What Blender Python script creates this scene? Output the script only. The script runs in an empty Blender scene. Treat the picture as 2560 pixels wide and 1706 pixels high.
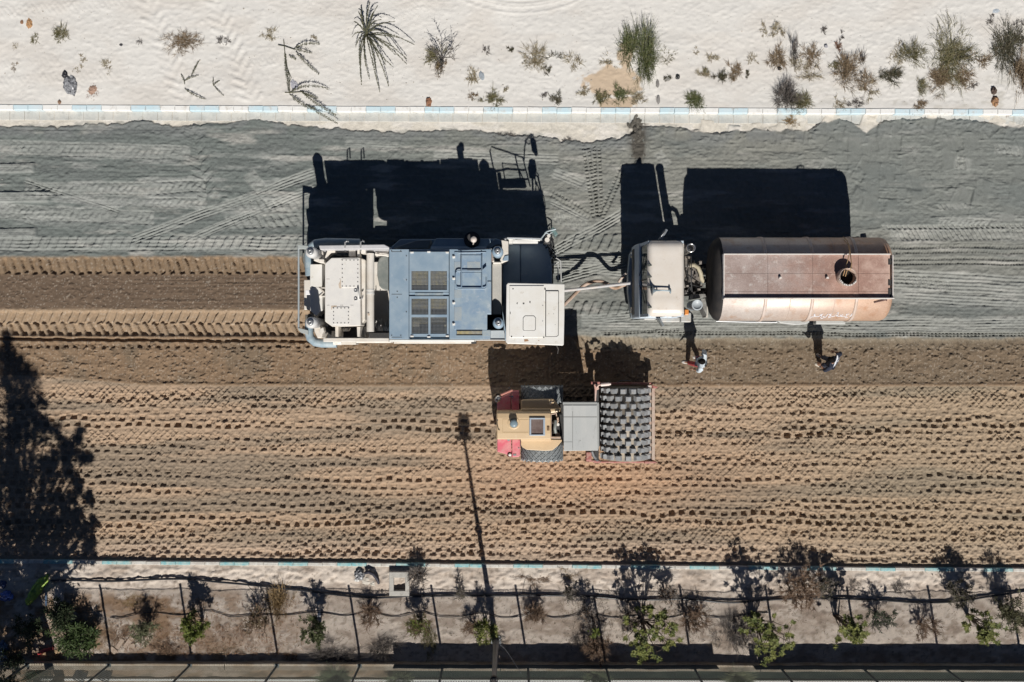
import bpy, bmesh, math, random
import numpy as np
from mathutils import Vector, Matrix

random.seed(7)
RNG = np.random.RandomState(11)
scene = bpy.context.scene

# ------------------------------------------------------------------ camera, sky, sun
D = 30.0                       # camera height above the road
LENS = 32.73
S = 2560 / (36.0 / LENS * D)   # photograph pixels per metre on the road

cam_data = bpy.data.cameras.new("drone_camera")
cam_data.lens = LENS
cam_data.sensor_width = 36.0
cam_data.clip_start = 0.1
cam_data.clip_end = 5000.0
cam = bpy.data.objects.new("drone_camera", cam_data)
cam.location = (0, 0, D)
cam.rotation_euler = (0, 0, 0)
scene.collection.objects.link(cam)
scene.camera = cam

SUN_TRAVEL = Vector((-0.157, 0.988, -1.0)).normalized()
world = bpy.data.worlds.new("World")
scene.world = world
world.use_nodes = True
wn = world.node_tree.nodes
wn.clear()
sky = wn.new("ShaderNodeTexSky")
sky.sky_type = 'NISHITA'
sky.sun_disc = False
sky.sun_elevation = math.radians(45)
sky.sun_rotation = math.radians(171)
sky.altitude = 0
sky.air_density = 0.35
sky.dust_density = 0.0
sky.ozone_density = 1.0
bgn = wn.new("ShaderNodeBackground")
bgn.inputs["Strength"].default_value = 0.05
wo = wn.new("ShaderNodeOutputWorld")
world.node_tree.links.new(sky.outputs[0], bgn.inputs[0])
world.node_tree.links.new(bgn.outputs[0], wo.inputs[0])

sun_data = bpy.data.lights.new("sun", 'SUN')
sun_data.energy = 5.0
sun_data.angle = math.radians(0.5)
sun_data.color = (1.0, 0.955, 0.89)
sun = bpy.data.objects.new("sun", sun_data)
sun.location = (5, -30, 30)
sun.rotation_euler = SUN_TRAVEL.to_track_quat('-Z', 'Y').to_euler()
scene.collection.objects.link(sun)

scene.view_settings.view_transform = 'Standard'
scene.view_settings.look = 'None'
scene.view_settings.exposure = -0.03
scene.view_settings.gamma = 1.0
scene.view_settings.use_curve_mapping = False
scene.cycles.max_bounces = 4
scene.cycles.diffuse_bounces = 2
scene.cycles.glossy_bounces = 2
scene.cycles.transparent_max_bounces = 6

# ------------------------------------------------------------------ helpers
def W(px, py, z=0.0):
    """world point that stands at height z under the given pixel of the survey photo"""
    k = (D - z) / D
    return Vector(((px - 1280.0) / S * k, (853.0 - py) / S * k, z))

ORG = {}
SPLIT = {'bumper_tube','frame_hose','drum_frame','wear_pad','lower_bracket','corner_bracket','top_bracket','hatch_plate','front_bracket','column_pocket','guard_arm','cab_pillar','window_pillar','canopy_post','roof_sheet','hydraulic_motor','marker_lamp_shadow','rear_bracket','side_guard','side_step','chassis_frame','lower_beam','inner_frame','rear_cross_beam','cab_trim','engine_bay_floor','deck_rail','red_tank','lamp_lens','control_knob'}

class MB:
    def __init__(s):
        s.v = []; s.f = []; s.sm = []; s.mi = []
    def add(s, verts, faces, smooth=False, mi=0):
        b = len(s.v)
        s.v.extend([tuple(p) for p in verts])
        for f in faces:
            s.f.append([b + i for i in f]); s.sm.append(smooth); s.mi.append(mi)
        return s
    def box(s, x0, x1, y0, y1, z0, z1, mi=0):
        if x0 > x1: x0, x1 = x1, x0
        if y0 > y1: y0, y1 = y1, y0
        v = [(x0,y0,z0),(x1,y0,z0),(x1,y1,z0),(x0,y1,z0),(x0,y0,z1),(x1,y0,z1),(x1,y1,z1),(x0,y1,z1)]
        return s.add(v, [(3,2,1,0),(4,5,6,7),(0,1,5,4),(1,2,6,5),(2,3,7,6),(3,0,4,7)], mi=mi)
    def pbox(s, px0, py0, px1, py1, z0, z1, mi=0):
        a = W(px0, py0, z1); b = W(px1, py1, z1)
        return s.box(a.x, b.x, b.y, a.y, z0, z1, mi)
    def prism(s, pts, z0, z1, scale=1.0, mi=0, smooth=False, off=(0, 0)):
        """pts: world xy outline of the top, counter clockwise or not; scale grows the base about the middle"""
        n = len(pts)
        area = sum(pts[i][0]*pts[(i+1)%n][1]-pts[(i+1)%n][0]*pts[i][1] for i in range(n))
        if area < 0: pts = pts[::-1]
        cx = sum(p[0] for p in pts)/n; cy = sum(p[1] for p in pts)/n
        lo = [(cx+(p[0]-cx)*scale+off[0], cy+(p[1]-cy)*scale+off[1], z0) for p in pts]
        hi = [(p[0], p[1], z1) for p in pts]
        s.add(lo+hi, [list(range(n-1,-1,-1)), list(range(n,2*n))], mi=mi)
        b = len(s.v)-2*n
        for i in range(n):
            j = (i+1) % n
            s.f.append([b+i, b+j, b+n+j, b+n+i]); s.sm.append(smooth); s.mi.append(mi)
        return s
    def pprism(s, pp, z0, z1, scale=1.0, mi=0, off=(0, 0)):
        return s.prism([(W(x, y, z1).x, W(x, y, z1).y) for x, y in pp], z0, z1, scale, mi, False, off)
    def tube(s, pts, r, n=8, mi=0, smooth=True):
        pts = [Vector(p) for p in pts]
        m = len(pts)
        rr = r if isinstance(r, (list, tuple)) else [r]*m
        vs = []
        up = None
        for i, p in enumerate(pts):
            t = (pts[min(i+1, m-1)] - pts[max(i-1, 0)])
            t = t.normalized() if t.length > 1e-9 else Vector((0,0,1))
            if up is None:
                up = Vector((0,0,1)) if abs(t.z) < .9 else Vector((1,0,0))
            a = up - t*up.dot(t)
            if a.length < 1e-6: a = Vector((1,0,0)) - t*t.x
            a.normalize(); up = a
            b = t.cross(a)
            for k in range(n):
                an = 2*math.pi*k/n
                vs.append(p + (a*math.cos(an) + b*math.sin(an))*rr[i])
        fs = []
        for i in range(m-1):
            for k in range(n):
                k2 = (k+1) % n
                fs.append((i*n+k, i*n+k2, (i+1)*n+k2, (i+1)*n+k))
        s.add(vs, fs, smooth, mi)
        s.add(vs[:n], [list(range(n-1,-1,-1))], False, mi)
        s.add(vs[-n:], [list(range(n))], False, mi)
        return s
    def ptube(s, pp, r, n=8, mi=0):
        return s.tube([W(*p) for p in pp], r, n, mi)
    def cyl(s, c, r, z0, z1, n=20, r0=None, mi=0):
        r0 = r if r0 is None else r0
        lo = [(c[0]+r0*math.cos(2*math.pi*k/n), c[1]+r0*math.sin(2*math.pi*k/n), z0) for k in range(n)]
        hi = [(c[0]+r*math.cos(2*math.pi*k/n), c[1]+r*math.sin(2*math.pi*k/n), z1) for k in range(n)]
        s.add(lo+hi, [(k,(k+1)%n,n+(k+1)%n,n+k) for k in range(n)], True, mi)
        s.add(hi, [list(range(n))], False, mi)
        s.add(lo, [list(range(n-1,-1,-1))], False, mi)
        return s
    def pcyl(s, px, py, r, z0, z1, n=20, r0=None, mi=0):
        return s.cyl(W(px, py, z1), r, z0, z1, n, r0, mi)
    def lathe(s, c, prof, n=24, axis='z', mi=0, smooth=True):
        """prof: (radius, height along axis)"""
        vs = []
        for r, h in prof:
            for k in range(n):
                a = 2*math.pi*k/n
                u, w = r*math.cos(a), r*math.sin(a)
                if axis == 'z': vs.append((c[0]+u, c[1]+w, c[2]+h))
                elif axis == 'y': vs.append((c[0]+w, c[1]+h, c[2]+u))
                else: vs.append((c[0]+h, c[1]+u, c[2]+w))
        fs = []
        for i in range(len(prof)-1):
            for k in range(n):
                k2 = (k+1) % n
                fs.append((i*n+k, i*n+k2, (i+1)*n+k2, (i+1)*n+k))
        s.add(vs, fs, smooth, mi)
        return s
    def ball(s, c, rx, ry, rz, n=12, m=8, mi=0):
        vs = [(c[0], c[1], c[2]-rz)]
        for i in range(1, m):
            t = math.pi*i/m
            for k in range(n):
                a = 2*math.pi*k/n
                vs.append((c[0]+rx*math.sin(t)*math.cos(a), c[1]+ry*math.sin(t)*math.sin(a), c[2]-rz*math.cos(t)))
        vs.append((c[0], c[1], c[2]+rz))
        fs = [(0, 1+(k+1)%n, 1+k) for k in range(n)]
        for i in range(m-2):
            for k in range(n):
                k2 = (k+1) % n
                fs.append((1+i*n+k, 1+i*n+k2, 1+(i+1)*n+k2, 1+(i+1)*n+k))
        e = len(vs)-1; b = 1+(m-2)*n
        fs += [(b+k, b+(k+1)%n, e) for k in range(n)]
        return s.add(vs, fs, True, mi)
    def leaf(s, p, d, l, w, up=None, mi=0):
        """a folded four cornered leaf from p along d"""
        d = d.normalized()
        side = d.cross(up if up is not None else Vector((0,0,1)))
        if side.length < 1e-4: side = Vector((1,0,0))
        side.normalize()
        q = p + d*l
        mdl = p + d*l*.45
        return s.add([p, mdl+side*w*.5, q, mdl-side*w*.5], [(0,1,2,3)], False, mi)
    def blade(s, p, d, l, w, droop=.3, mi=0):
        d = d.normalized()
        side = d.cross(Vector((0,0,1)))
        if side.length < 1e-4: side = Vector((1,0,0))
        side = side.normalized()*w*.5
        m_ = p + d*l*.55
        e = p + d*l + Vector((0,0,-droop*l))
        return s.add([p-side, p+side, m_+side, m_-side, e], [(0,1,2,3),(3,2,4)], False, mi)
    def mesh(s, name, org=(0,0,0)):
        me = bpy.data.meshes.new(name)
        o = Vector(org)
        me.from_pydata([(a-o.x, b-o.y, c-o.z) for a, b, c in s.v], [], s.f)
        me.polygons.foreach_set("use_smooth", s.sm)
        if any(s.mi): me.polygons.foreach_set("material_index", s.mi)
        me.update()
        return me
    def islands(s):
        n = len(s.v); p = list(range(n))
        def find(a):
            while p[a] != a: p[a] = p[p[a]]; a = p[a]
            return a
        for f in s.f:
            for i in f[1:]: p[find(i)] = find(f[0])
        out = {}
        for k, f in enumerate(s.f):
            m = out.setdefault(find(f[0]), (MB(), {}))
            idx = []
            for i in f:
                if i not in m[1]: m[1][i] = len(m[0].v); m[0].v.append(s.v[i])
                idx.append(m[1][i])
            m[0].f.append(idx); m[0].sm.append(s.sm[k]); m[0].mi.append(s.mi[k])
        return [m for m, _ in out.values()]
    def build(s, name, mat, parent=None, bevel=0.0, loc=None):
        if name in SPLIT:
            parts = s.islands()
            if len(parts) > 1:
                return [m.build_one(name, mat, parent, bevel, loc) for m in parts][0]
        return s.build_one(name, mat, parent, bevel, loc)
    def build_one(s, name, mat, parent=None, bevel=0.0, loc=None):
        if parent is not None: org = ORG[parent.name]
        else: org = tuple(loc) if loc is not None else (0,0,0)
        me = s.mesh(name, org)
        ms = mat if isinstance(mat, (list, tuple)) else [mat]
        for m in ms: me.materials.append(m)
        o = bpy.data.objects.new(name, me)
        scene.collection.objects.link(o)
        if parent is not None: o.parent = parent
        else: o.location = org
        ORG[o.name] = org
        if bevel:
            b = o.modifiers.new("edge", 'BEVEL')
            b.width = bevel; b.segments = 2; b.limit_method = 'ANGLE'; b.angle_limit = math.radians(40)
            b.use_clamp_overlap = True
        return o

def tag(o, label=None, cat=None, group=None, kind=None):
    if label: o["label"] = label
    if cat: o["category"] = cat
    if group: o["group"] = group
    if kind: o["kind"] = kind
    return o

def thing(name, label, cat, loc, group=None):
    o = bpy.data.objects.new(name, None)
    o.empty_display_size = .3
    scene.collection.objects.link(o)
    o.location = loc
    ORG[o.name] = tuple(loc)
    return tag(o, label, cat, group)

def place(name, me, parent, loc, rot=None, scale=None):
    """a piece that shares its mesh with its likes"""
    o = bpy.data.objects.new(name, me)
    scene.collection.objects.link(o)
    o.parent = parent
    org = ORG[parent.name] if parent is not None else (0,0,0)
    o.location = Vector(loc) - Vector(org)
    if rot is not None: o.rotation_euler = rot
    if scale is not None: o.scale = scale
    return o

# ------------------------------------------------------------------ materials
def rgba(c): return (c[0], c[1], c[2], 1.0)

def M(name, base, rough=.6, metal=0.0, alt=None, alt_amt=.5, scale=2.5, grime=None, grime_amt=.0, gscale=6.0, bump=0.0,
      bscale=60.0, fine=.10, fscale=70.0, stretch=None, coat=0.0, alpha=None, spec=.5):
    m = bpy.data.materials.new(name)
    m.use_nodes = True
    nt = m.node_tree; N = nt.nodes; L = nt.links
    b = N["Principled BSDF"]
    b.inputs["Roughness"].default_value = rough
    b.inputs["Metallic"].default_value = metal
    b.inputs["Specular IOR Level"].default_value = spec
    b.inputs["Coat Weight"].default_value = coat
    geo = N.new("ShaderNodeNewGeometry")
    mp = N.new("ShaderNodeMapping")
    if stretch: mp.inputs["Scale"].default_value = stretch
    L.new(geo.outputs["Position"], mp.inputs["Vector"])
    def noise(sc, det=5, r=.6):
        n = N.new("ShaderNodeTexNoise")
        n.inputs["Scale"].default_value = sc; n.inputs["Detail"].default_value = det; n.inputs["Roughness"].default_value = r
        L.new(mp.outputs[0], n.inputs["Vector"]); return n.outputs["Fac"]
    def ramp(fac, lo, hi):
        r = N.new("ShaderNodeMapRange"); r.clamp = True
        r.inputs["From Min"].default_value = lo; r.inputs["From Max"].default_value = hi
        L.new(fac, r.inputs["Value"]); return r.outputs[0]
    def mix(fac, a, c, mode='MIX'):
        x = N.new("ShaderNodeMix"); x.data_type = 'RGBA'; x.blend_type = mode
        if isinstance(fac, float): x.inputs[0].default_value = fac
        else: L.new(fac, x.inputs[0])
        for sock, val in ((x.inputs[6], a), (x.inputs[7], c)):
            if isinstance(val, tuple): sock.default_value = val
            else: L.new(val, sock)
        return x.outputs[2]
    def scaled(fac, k):
        x = N.new("ShaderNodeMath"); x.operation = 'MULTIPLY'; x.inputs[1].default_value = k
        L.new(fac, x.inputs[0]); return x.outputs[0]
    col = rgba(base)
    if alt is not None:
        col = mix(scaled(ramp(noise(scale), .35, .65), alt_amt*2 if alt_amt < .5 else 1.0), col, rgba(alt))
    if grime is not None and grime_amt > 0:
        col = mix(scaled(ramp(noise(gscale, 8, .7), .62 - grime_amt*.3, .72), min(1.0, .5+grime_amt)), col, rgba(grime))
    if fine:
        f = N.new("ShaderNodeMapRange")
        f.inputs["From Min"].default_value = .25; f.inputs["From Max"].default_value = .75
        f.inputs["To Min"].default_value = 1-fine*2; f.inputs["To Max"].default_value = 1+fine*2
        L.new(noise(fscale, 3, .6), f.inputs["Value"])
        v = N.new("ShaderNodeVectorMath"); v.operation = 'SCALE'
        if isinstance(col, tuple): v.inputs[0].default_value = col[:3]
        else: L.new(col, v.inputs[0])
        L.new(f.outputs[0], v.inputs["Scale"])
        col = v.outputs[0]
    if isinstance(col, tuple): b.inputs["Base Color"].default_value = col
    else: L.new(col, b.inputs["Base Color"])
    if bump:
        bp = N.new("ShaderNodeBump"); bp.inputs["Strength"].default_value = 1.0; bp.inputs["Distance"].default_value = bump
        L.new(noise(bscale, 4, .6), bp.inputs["Height"])
        L.new(bp.outputs[0], b.inputs["Normal"])
    if alpha is not None: b.inputs["Alpha"].default_value = alpha
    return m

def ground_mat(name, rough=.95, fine=.16, bump=.012):
    """soil: the colour of each spot comes with the mesh, grain and grit are added here"""
    m = bpy.data.materials.new(name); m.use_nodes = True
    nt = m.node_tree; N = nt.nodes; L = nt.links
    b = N["Principled BSDF"]
    b.inputs["Roughness"].default_value = rough
    b.inputs["Specular IOR Level"].default_value = .15
    at = N.new("ShaderNodeAttribute"); at.attribute_name = "soil"
    geo = N.new("ShaderNodeNewGeometry")
    def noise(sc, det=4, r=.65):
        n = N.new("ShaderNodeTexNoise"); n.inputs["Scale"].default_value = sc
        n.inputs["Detail"].default_value = det; n.inputs["Roughness"].default_value = r
        L.new(geo.outputs["Position"], n.inputs["Vector"]); return n
    n1 = noise(9, 8, .75); n2 = noise(70, 3)
    f1 = N.new("ShaderNodeMapRange"); f1.inputs["From Min"].default_value = .3; f1.inputs["From Max"].default_value = .7
    f1.inputs["To Min"].default_value = 1-fine; f1.inputs["To Max"].default_value = 1+fine
    L.new(n1.outputs["Fac"], f1.inputs["Value"])
    f2 = N.new("ShaderNodeMapRange"); f2.inputs["From Min"].default_value = .3; f2.inputs["From Max"].default_value = .7
    f2.inputs["To Min"].default_value = 1-fine*.7; f2.inputs["To Max"].default_value = 1+fine*.7
    L.new(n2.outputs["Fac"], f2.inputs["Value"])
    mu = N.new("ShaderNodeMath"); mu.operation = 'MULTIPLY'
    L.new(f1.outputs[0], mu.inputs[0]); L.new(f2.outputs[0], mu.inputs[1])
    v = N.new("ShaderNodeVectorMath"); v.operation = 'SCALE'
    L.new(at.outputs["Color"], v.inputs[0]); L.new(mu.outputs[0], v.inputs["Scale"])
    L.new(v.outputs[0], b.inputs["Base Color"])
    bp = N.new("ShaderNodeBump"); bp.inputs["Strength"].default_value = 1.0; bp.inputs["Distance"].default_value = bump
    n3 = noise(38, 6, .7)
    L.new(n3.outputs["Fac"], bp.inputs["Height"]); L.new(bp.outputs[0], b.inputs["Normal"])
    return m
# ------------------------------------------------------------------ ground: height fields in survey pixels
_TAB = np.random.RandomState(5).rand(16, 256, 256).astype(np.float32)
def vn(x, y, seed=0):
    t = _TAB[seed % 16]
    o = (seed // 16) * 37
    xi = np.floor(x).astype(np.int32); yi = np.floor(y).astype(np.int32)
    fx = (x-xi).astype(np.float32); fy = (y-yi).astype(np.float32)
    fx = fx*fx*(3-2*fx); fy = fy*fy*(3-2*fy)
    x0 = (xi+o) & 255; x1 = (xi+1+o) & 255; y0 = yi & 255; y1 = (yi+1) & 255
    a = t[y0, x0]; b = t[y0, x1]; c = t[y1, x0]; d = t[y1, x1]
    return (a+(b-a)*fx) + ((c+(d-c)*fx) - (a+(b-a)*fx))*fy
def fbm(x, y, seed=0, octs=4, gain=.55):
    r = 0; amp = 1; tot = 0
    for i in range(octs):
        r = r + amp*vn(x*(2**i)+17*i, y*(2**i)+31*i, seed+i); tot += amp; amp *= gain
    return r/tot
def sst(a, b, x):
    t = np.clip((x-a)/(b-a), 0, 1)
    return t*t*(3-2*t)
def box1(d, half, soft):
    return 1 - sst(half-soft, half+soft, np.abs(d))
def lin(u, pts):
    p = np.array(pts, dtype=float)
    return np.interp(u, p[:,0], p[:,1])
def mixc(A, c, m):
    return A + (np.array(c, dtype=np.float32) - A)*m[..., None]

def coords(lo, hi, step, far_lo, far_hi):
    core = list(np.arange(lo, hi+step*.5, step))
    def grow(dist):
        r, s_, x = [], step, 0
        while x < dist:
            s_ *= 1.35; x = min(dist, x+s_); r.append(x)
        return r
    left = [lo-x for x in grow(lo-far_lo)][::-1] if far_lo < lo else []
    right = [hi+x for x in grow(far_hi-hi)] if far_hi > hi else []
    return np.array(left+core+right)

def sheet(name, us, vs, slope, zref, hfun, cfun, mat):
    U, V0 = np.meshgrid(us, vs)
    V = V0 + slope*(U-1280)
    H = hfun(U, V).astype(np.float32)
    C = cfun(U, V, H).astype(np.float32)
    k = (D-zref)/D
    nv, nu = U.shape
    co = np.empty((nv*nu, 3), dtype=np.float32)
    co[:,0] = ((U-1280)/S*k).ravel(); co[:,1] = ((853-V)/S*k).ravel(); co[:,2] = H.ravel()
    idx = np.arange(nv*nu, dtype=np.int32).reshape(nv, nu)
    q = np.stack([idx[1:,:-1], idx[1:,1:], idx[:-1,1:], idx[:-1,:-1]], axis=-1).reshape(-1, 4)
    me = bpy.data.meshes.new(name)
    me.vertices.add(nv*nu); me.vertices.foreach_set("co", co.ravel())
    nf = len(q)
    me.loops.add(nf*4); me.loops.foreach_set("vertex_index", q.ravel())
    me.polygons.add(nf)
    me.polygons.foreach_set("loop_start", np.arange(0, nf*4, 4, dtype=np.int32))
    me.polygons.foreach_set("use_smooth", np.ones(nf, dtype=bool))
    me.update(calc_edges=True)
    a = me.color_attributes.new("soil", 'FLOAT_COLOR', 'POINT')
    c4 = np.ones((nv*nu, 4), dtype=np.float32); c4[:,:3] = C.reshape(-1, 3)
    a.data.foreach_set("color", c4.ravel())
    me.materials.append(mat)
    o = bpy.data.objects.new(name, me)
    scene.collection.objects.link(o)
    ORG[name] = (0,0,0)
    return tag(o, kind="structure")

GREY_EDGE = [(-4000,318),(0,316),(150,318),(250,312),(370,305),(430,318),(560,310),(640,298),(690,305),(760,320),(900,328),(1000,332),
             (1130,325),(1200,330),(1300,340),(1390,345),(1400,352),(1480,356),(1560,345),(1600,322),(1680,318),(1740,330),(1780,334),(1900,325),(2020,330),
             (2060,306),(2100,300),(2140,312),(2165,334),(2190,318),(2210,304),(2300,298),(2400,302),(2480,312),(2560,322),(6000,320)]
def soil_edge(u): return lin(u, [(-4000,642),(770,642),(1000,700),(1330,836),(1500,842),(1700,846),(6000,846)])

TRACKS = [  # x0,y0,x1,y1,width,kind,depth,period
    (-60,366,480,384,34,'wave',.012,17), (60,474,520,468,30,'wave',.014,17), (-60,524,390,548,34,'wave',.012,16),
    (240,500,520,512,24,'wave',.010,16),
    (60,452,300,530,16,'rib',.016,6), (330,604,790,432,22,'rib',.018,7), (430,620,790,470,20,'rib',.014,7),
    (-60,423,90,420,22,'plate',.035,5), (-60,495,126,492,26,'plate',.04,5), (-60,585,95,582,22,'plate',.035,5),
    (478,305,520,500,52,'lug',.011,26), (655,405,675,455,54,'lug',.011,24), (620,430,690,520,30,'wave',.015,16),
    (-60,612,770,612,34,'rib',.014,9), 
    (560,560,780,548,30,'slash',.018,20), (560,510,760,520,24,'slash',.014,20),
    (1462,365,1492,545,22,'tread',.022,9), (1490,360,1500,545,22,'tread',.022,9), (1555,420,1502,548,20,'tread',.018,9),
    (1375,480,1480,540,20,'tread',.012,9), (1375,505,1475,552,14,'rib',.014,6),
    (1350,648,1570,530,26,'rib',.022,7),  
    (1380,640,1560,646,26,'rib',.018,6), (1380,666,1560,672,40,'rib',.014,7), (1400,700,1570,655,24,'rib',.02,7),
    (1450,806,2600,812,34,'rib',.012,7), (1480,800,1700,776,22,'rib',.018,6), (1640,832,2620,838,10,'tread',.03,9),
    (1700,826,1500,836,8,'tread',.03,9),
    (2200,626,2640,622,22,'tread',.016,7), (2200,655,2640,652,20,'tread',.016,7), (2220,590,2640,586,24,'slash',.018,12),
    (2200,570,2640,565,10,'slash',.03,13), (2340,556,2480,560,22,'wave',.014,12), (2340,520,2430,516,12,'slash',.02,12),
    (2380,405,2430,415,26,'slash',.02,12), (2480,372,2560,382,20,'slash',.03,14),
    (2200,700,2640,720,50,'rib',.010,9), (2230,690,2380,720,26,'slash',.016,14), (2230,740,2640,760,36,'rib',.01,8),
    (1640,380,1670,420,20,'wave',.012,12), (860,360,1000,366,16,'rib',.012,6), (1080,390,1400,400,24,'rib',.010,8),
    (1380,540,1480,575,24,'slash',.014,14), (1380,430,1480,470,24,'rib',.008,8),
]
RECTS = []
_r = random.Random(3)
for _i in range(44):
    RECTS.append((_r.uniform(1990,2600), _r.uniform(305,530), _r.uniform(9,19), _r.uniform(18,46), _r.gauss(0,.22)+(.5 if _r.random()<.12 else 0), _r.uniform(-.012,.018)))
for _i in range(22):
    RECTS.append((_r.uniform(1600,2000), _r.uniform(318,365), _r.uniform(12,22), _r.uniform(10,22), _r.gauss(0,.15), _r.uniform(-.01,.012)))
for _p in ((2145,500,20,24,.55,.03),(2452,480,18,30,.22,.03),(2290,492,13,14,0,.022),(2228,515,14,13,0,.02),(2175,505,14,14,.4,.016),
           (2135,370,14,34,0,.014),(2088,372,18,16,0,.014),(2178,470,18,60,.05,.008)):
    RECTS.append(_p)
ROWS = [(983,.3),(1088,.35),(1104,.3),(1171,.4),(1318,.45),(1349,.35),(1365,.4),(1001,.35),(1018,.5),(1035,.6),(1053,.85),(1070,1.0),(1121,.4),(1136,.4),(1152,.35),(1190,.7),(1208,.45),(1226,.45),(1250,.6),
        (1266,.7),(1284,1.0),(1303,1.0),(1333,.4),(1380,.7),(1390,.6)]

def window(us, vs, x0, x1, y0, y1):
    return slice(max(0, np.searchsorted(vs, y0)), np.searchsorted(vs, y1)+1), slice(max(0, np.searchsorted(us, x0)), np.searchsorted(us, x1)+1)

def road_height(U, V):
    us, vs = U[0], V[:,0]
    gz = sst(-1.5, 1.5, V - (lin(U, GREY_EDGE) + (fbm(U/18, V/40, 1, 3)-.5)*14))     # 1 on the milled road
    sb = soil_edge(U) + (fbm(U/26, V/60, 3, 3)-.5)*8
    br = sst(-3, 3, V - sb)
    H = (fbm(U/160, V/90, 20, 3)-.5)*.05 + (fbm(U/11, V/11, 24, 4)-.5)*.020 + (fbm(U/40, V/16, 26, 3)-.5)*.02
    # milled grey: fine raking lines along the road
    H += gz*(1-br)*((fbm(U/140, V/5.0, 30, 3)-.5)*.030 + (fbm(U/9, V/7, 35, 3)-.5)*.045 + sst(.56,.66,fbm(U/70,V/14,37,3))*(fbm(U/12,V/6,39,3)-.3)*.06)
    # sand and grey spill next to the gutter
    H = H*(.4+.6*gz) + gz*.035 + (1-gz)*(-.012 + (fbm(U/22, V/16, 33, 3)-.45)*.05*sst(304, 318, V-.0047*(U-1280)))
    rag = (1-sst(0, 26, np.abs(V-lin(U, GREY_EDGE)-10)))*gz
    H += rag*(fbm(U/9, V/7, 40, 3)-.35)*.09*sst(1150, 1300, U)
    # rough soil
    clod = sst(.60, .74, fbm(U/9, V/6, 44, 3))
    rough = np.zeros_like(U)
    zone_mid = box1(V-733, 44, 5)*(1-sst(740, 1000, U))
    zone_low = box1(V-912-(1-sst(0, 300, U))*-8, 50, 6)
    rough = np.maximum(zone_mid*.55, zone_low)
    H += br*rough*(clod*.046 + (vn(U/4.5, V/46, 47)-.5)*.034 + (fbm(U/4, V/4, 53, 2)-.5)*.02 + (fbm(U/22, V/12, 49, 3)-.5)*.05)
    H += zone_mid*br*sst(280, 420, U)*(vn(U/150, V/3.2, 51)-.5)*.025
    # wheel bands of the stabilizer
    per = 23.0
    def lugs(v0, v1, slant, fill, ph=0):
        t = (V-v0)/(v1-v0)
        fr = ((U - slant*t + ph + (fbm(U/60, V/40, 55, 2)-.5)*9 + (vn(U/9, V/9, 56)-.5)*3)/per) % 1.0
        e = 1-sst(fill-.08, fill+.08, np.abs(fr-.5)*2)
        return e*box1(V-(v0+v1)*.5+(vn(U/7, V*0+v0, 57)-.5)*5, (v1-v0)*.5, 2.0)
    left = 1-sst(790, 860, U)
    right = sst(1400, 1450, U)
    rfade = right*(.45+.55*(1-sst(1640, 1760, U))) * (.5+fbm(U/50, V/50, 57, 2))
    vr = .6+.8*vn(U/55, V/30, 58)
    H -= left*vr*.10*lugs(646, 684, 9, .52) + left*vr*.075*lugs(780, 809, -14, .72, 2) + left*vr*.09*lugs(809, 838, 13, .55, 8)
    H -= left*.03*box1(V-810, 30, 3)
    H -= rfade*.07*lugs(840, 874, 10, .55)
    fur = 847+U*.0085+(vn(U/14, V*0, 60)-.5)*3
    H -= left*.095*box1(V-fur, 3.6, 1.6)
    H += left*.02*box1(V-fur+7, 4, 3) + left*.03*box1(V-fur-6, 5, 3)
    H -= left*.075*lugs(857, 870, 3, .45, 6)
    # padfoot and tyre prints
    pad_top = lin(U, [(-4000,938),(0,938),(130,944),(260,955),(360,964),(600,966),(1500,968),(2600,966),(6000,966)])
    pz = sst(-2, 2, V-pad_top-(vn(U/20, V*0, 62)-.5)*3)*(1-sst(1398, 1402, V-.0085*(U-1280)))
    H += (1-pz)*box1(V-pad_top+4, 4, 3)*.03
    vv = V + (fbm(U/130, V/300, 64, 2)-.5)*16 - U*.004 + (fbm(U/34, V/30, 63, 2)-.5)*9
    cellu = np.floor((U+vv)/15); cellv = np.floor((U-vv)/15)
    keep = .5 + .5*sst(.30, .55, vn(cellu*.77+.3, cellv*.77+.1, 66))
    dm = pz*(.6+.4*sst(.35, .6, fbm(U/110, V/26, 68, 3)))
    wa = np.abs((((U+vv)/15) % 1.0)-.5)*2; wb = np.abs((((U-vv)/15) % 1.0)-.5)*2
    jit = (vn(U/5, V/5, 70)-.5)*.14
    ridge = np.maximum(sst(.68, .84, wa+jit), sst(.68, .84, wb+jit))
    band = np.zeros_like(U)
    for (vc, hw, a_) in ((990,24,1.0),(1097,22,.75),(1170,14,.5),(1238,10,.4),(1330,26,.8),(1362,14,.6)):
        band = np.maximum(band, a_*box1(V-vc-7*np.sin(U/430.0)-(U-700)*.004-(fbm(U/120,U*0+vc,61,2)-.5)*26, hw, 9))
    band = np.maximum(band, .55*sst(.5,.62,fbm(U/140, V/40, 59, 3)))
    brk = sst(.28,.5,vn(U/7+91, V/7, 65))
    H += dm*keep*(.22+.78*band)*(.35+.65*brk)*ridge*.060
    for i, (v0, st) in enumerate(ROWS):
        row = v0 + 7*np.sin(U/430.0+i*.35) + (fbm(U/90, U*0+i*7.7, 72, 2)-.5)*16 + (U-700)*.004
        sl = (.38+.7*st)*(.55+.6*sst(.3, .62, vn(U/170+i*3.1, U*0+i*1.7, 74)))
        ph = (i % 2)*12.5 + vn(U/70+i*9, U*0, 75)*9
        fr = (((U+ph)/25.0) % 1.0)-.5
        hole = box1(fr*25, 7.2, 1.0)*box1(V-row+(vn(np.floor((U+ph)/25.0), U*0+i, 76)-.5)*5, 6.2, 1.0)
        rim = box1(fr*25, 10, 3)*box1(V-row, 9, 3)
        H += pz*sl*(rim*.024 - hole*.10*(.65+.7*vn(np.floor((U+ph)/25.0)+.5, U*0+i+.5, 77)))
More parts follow.
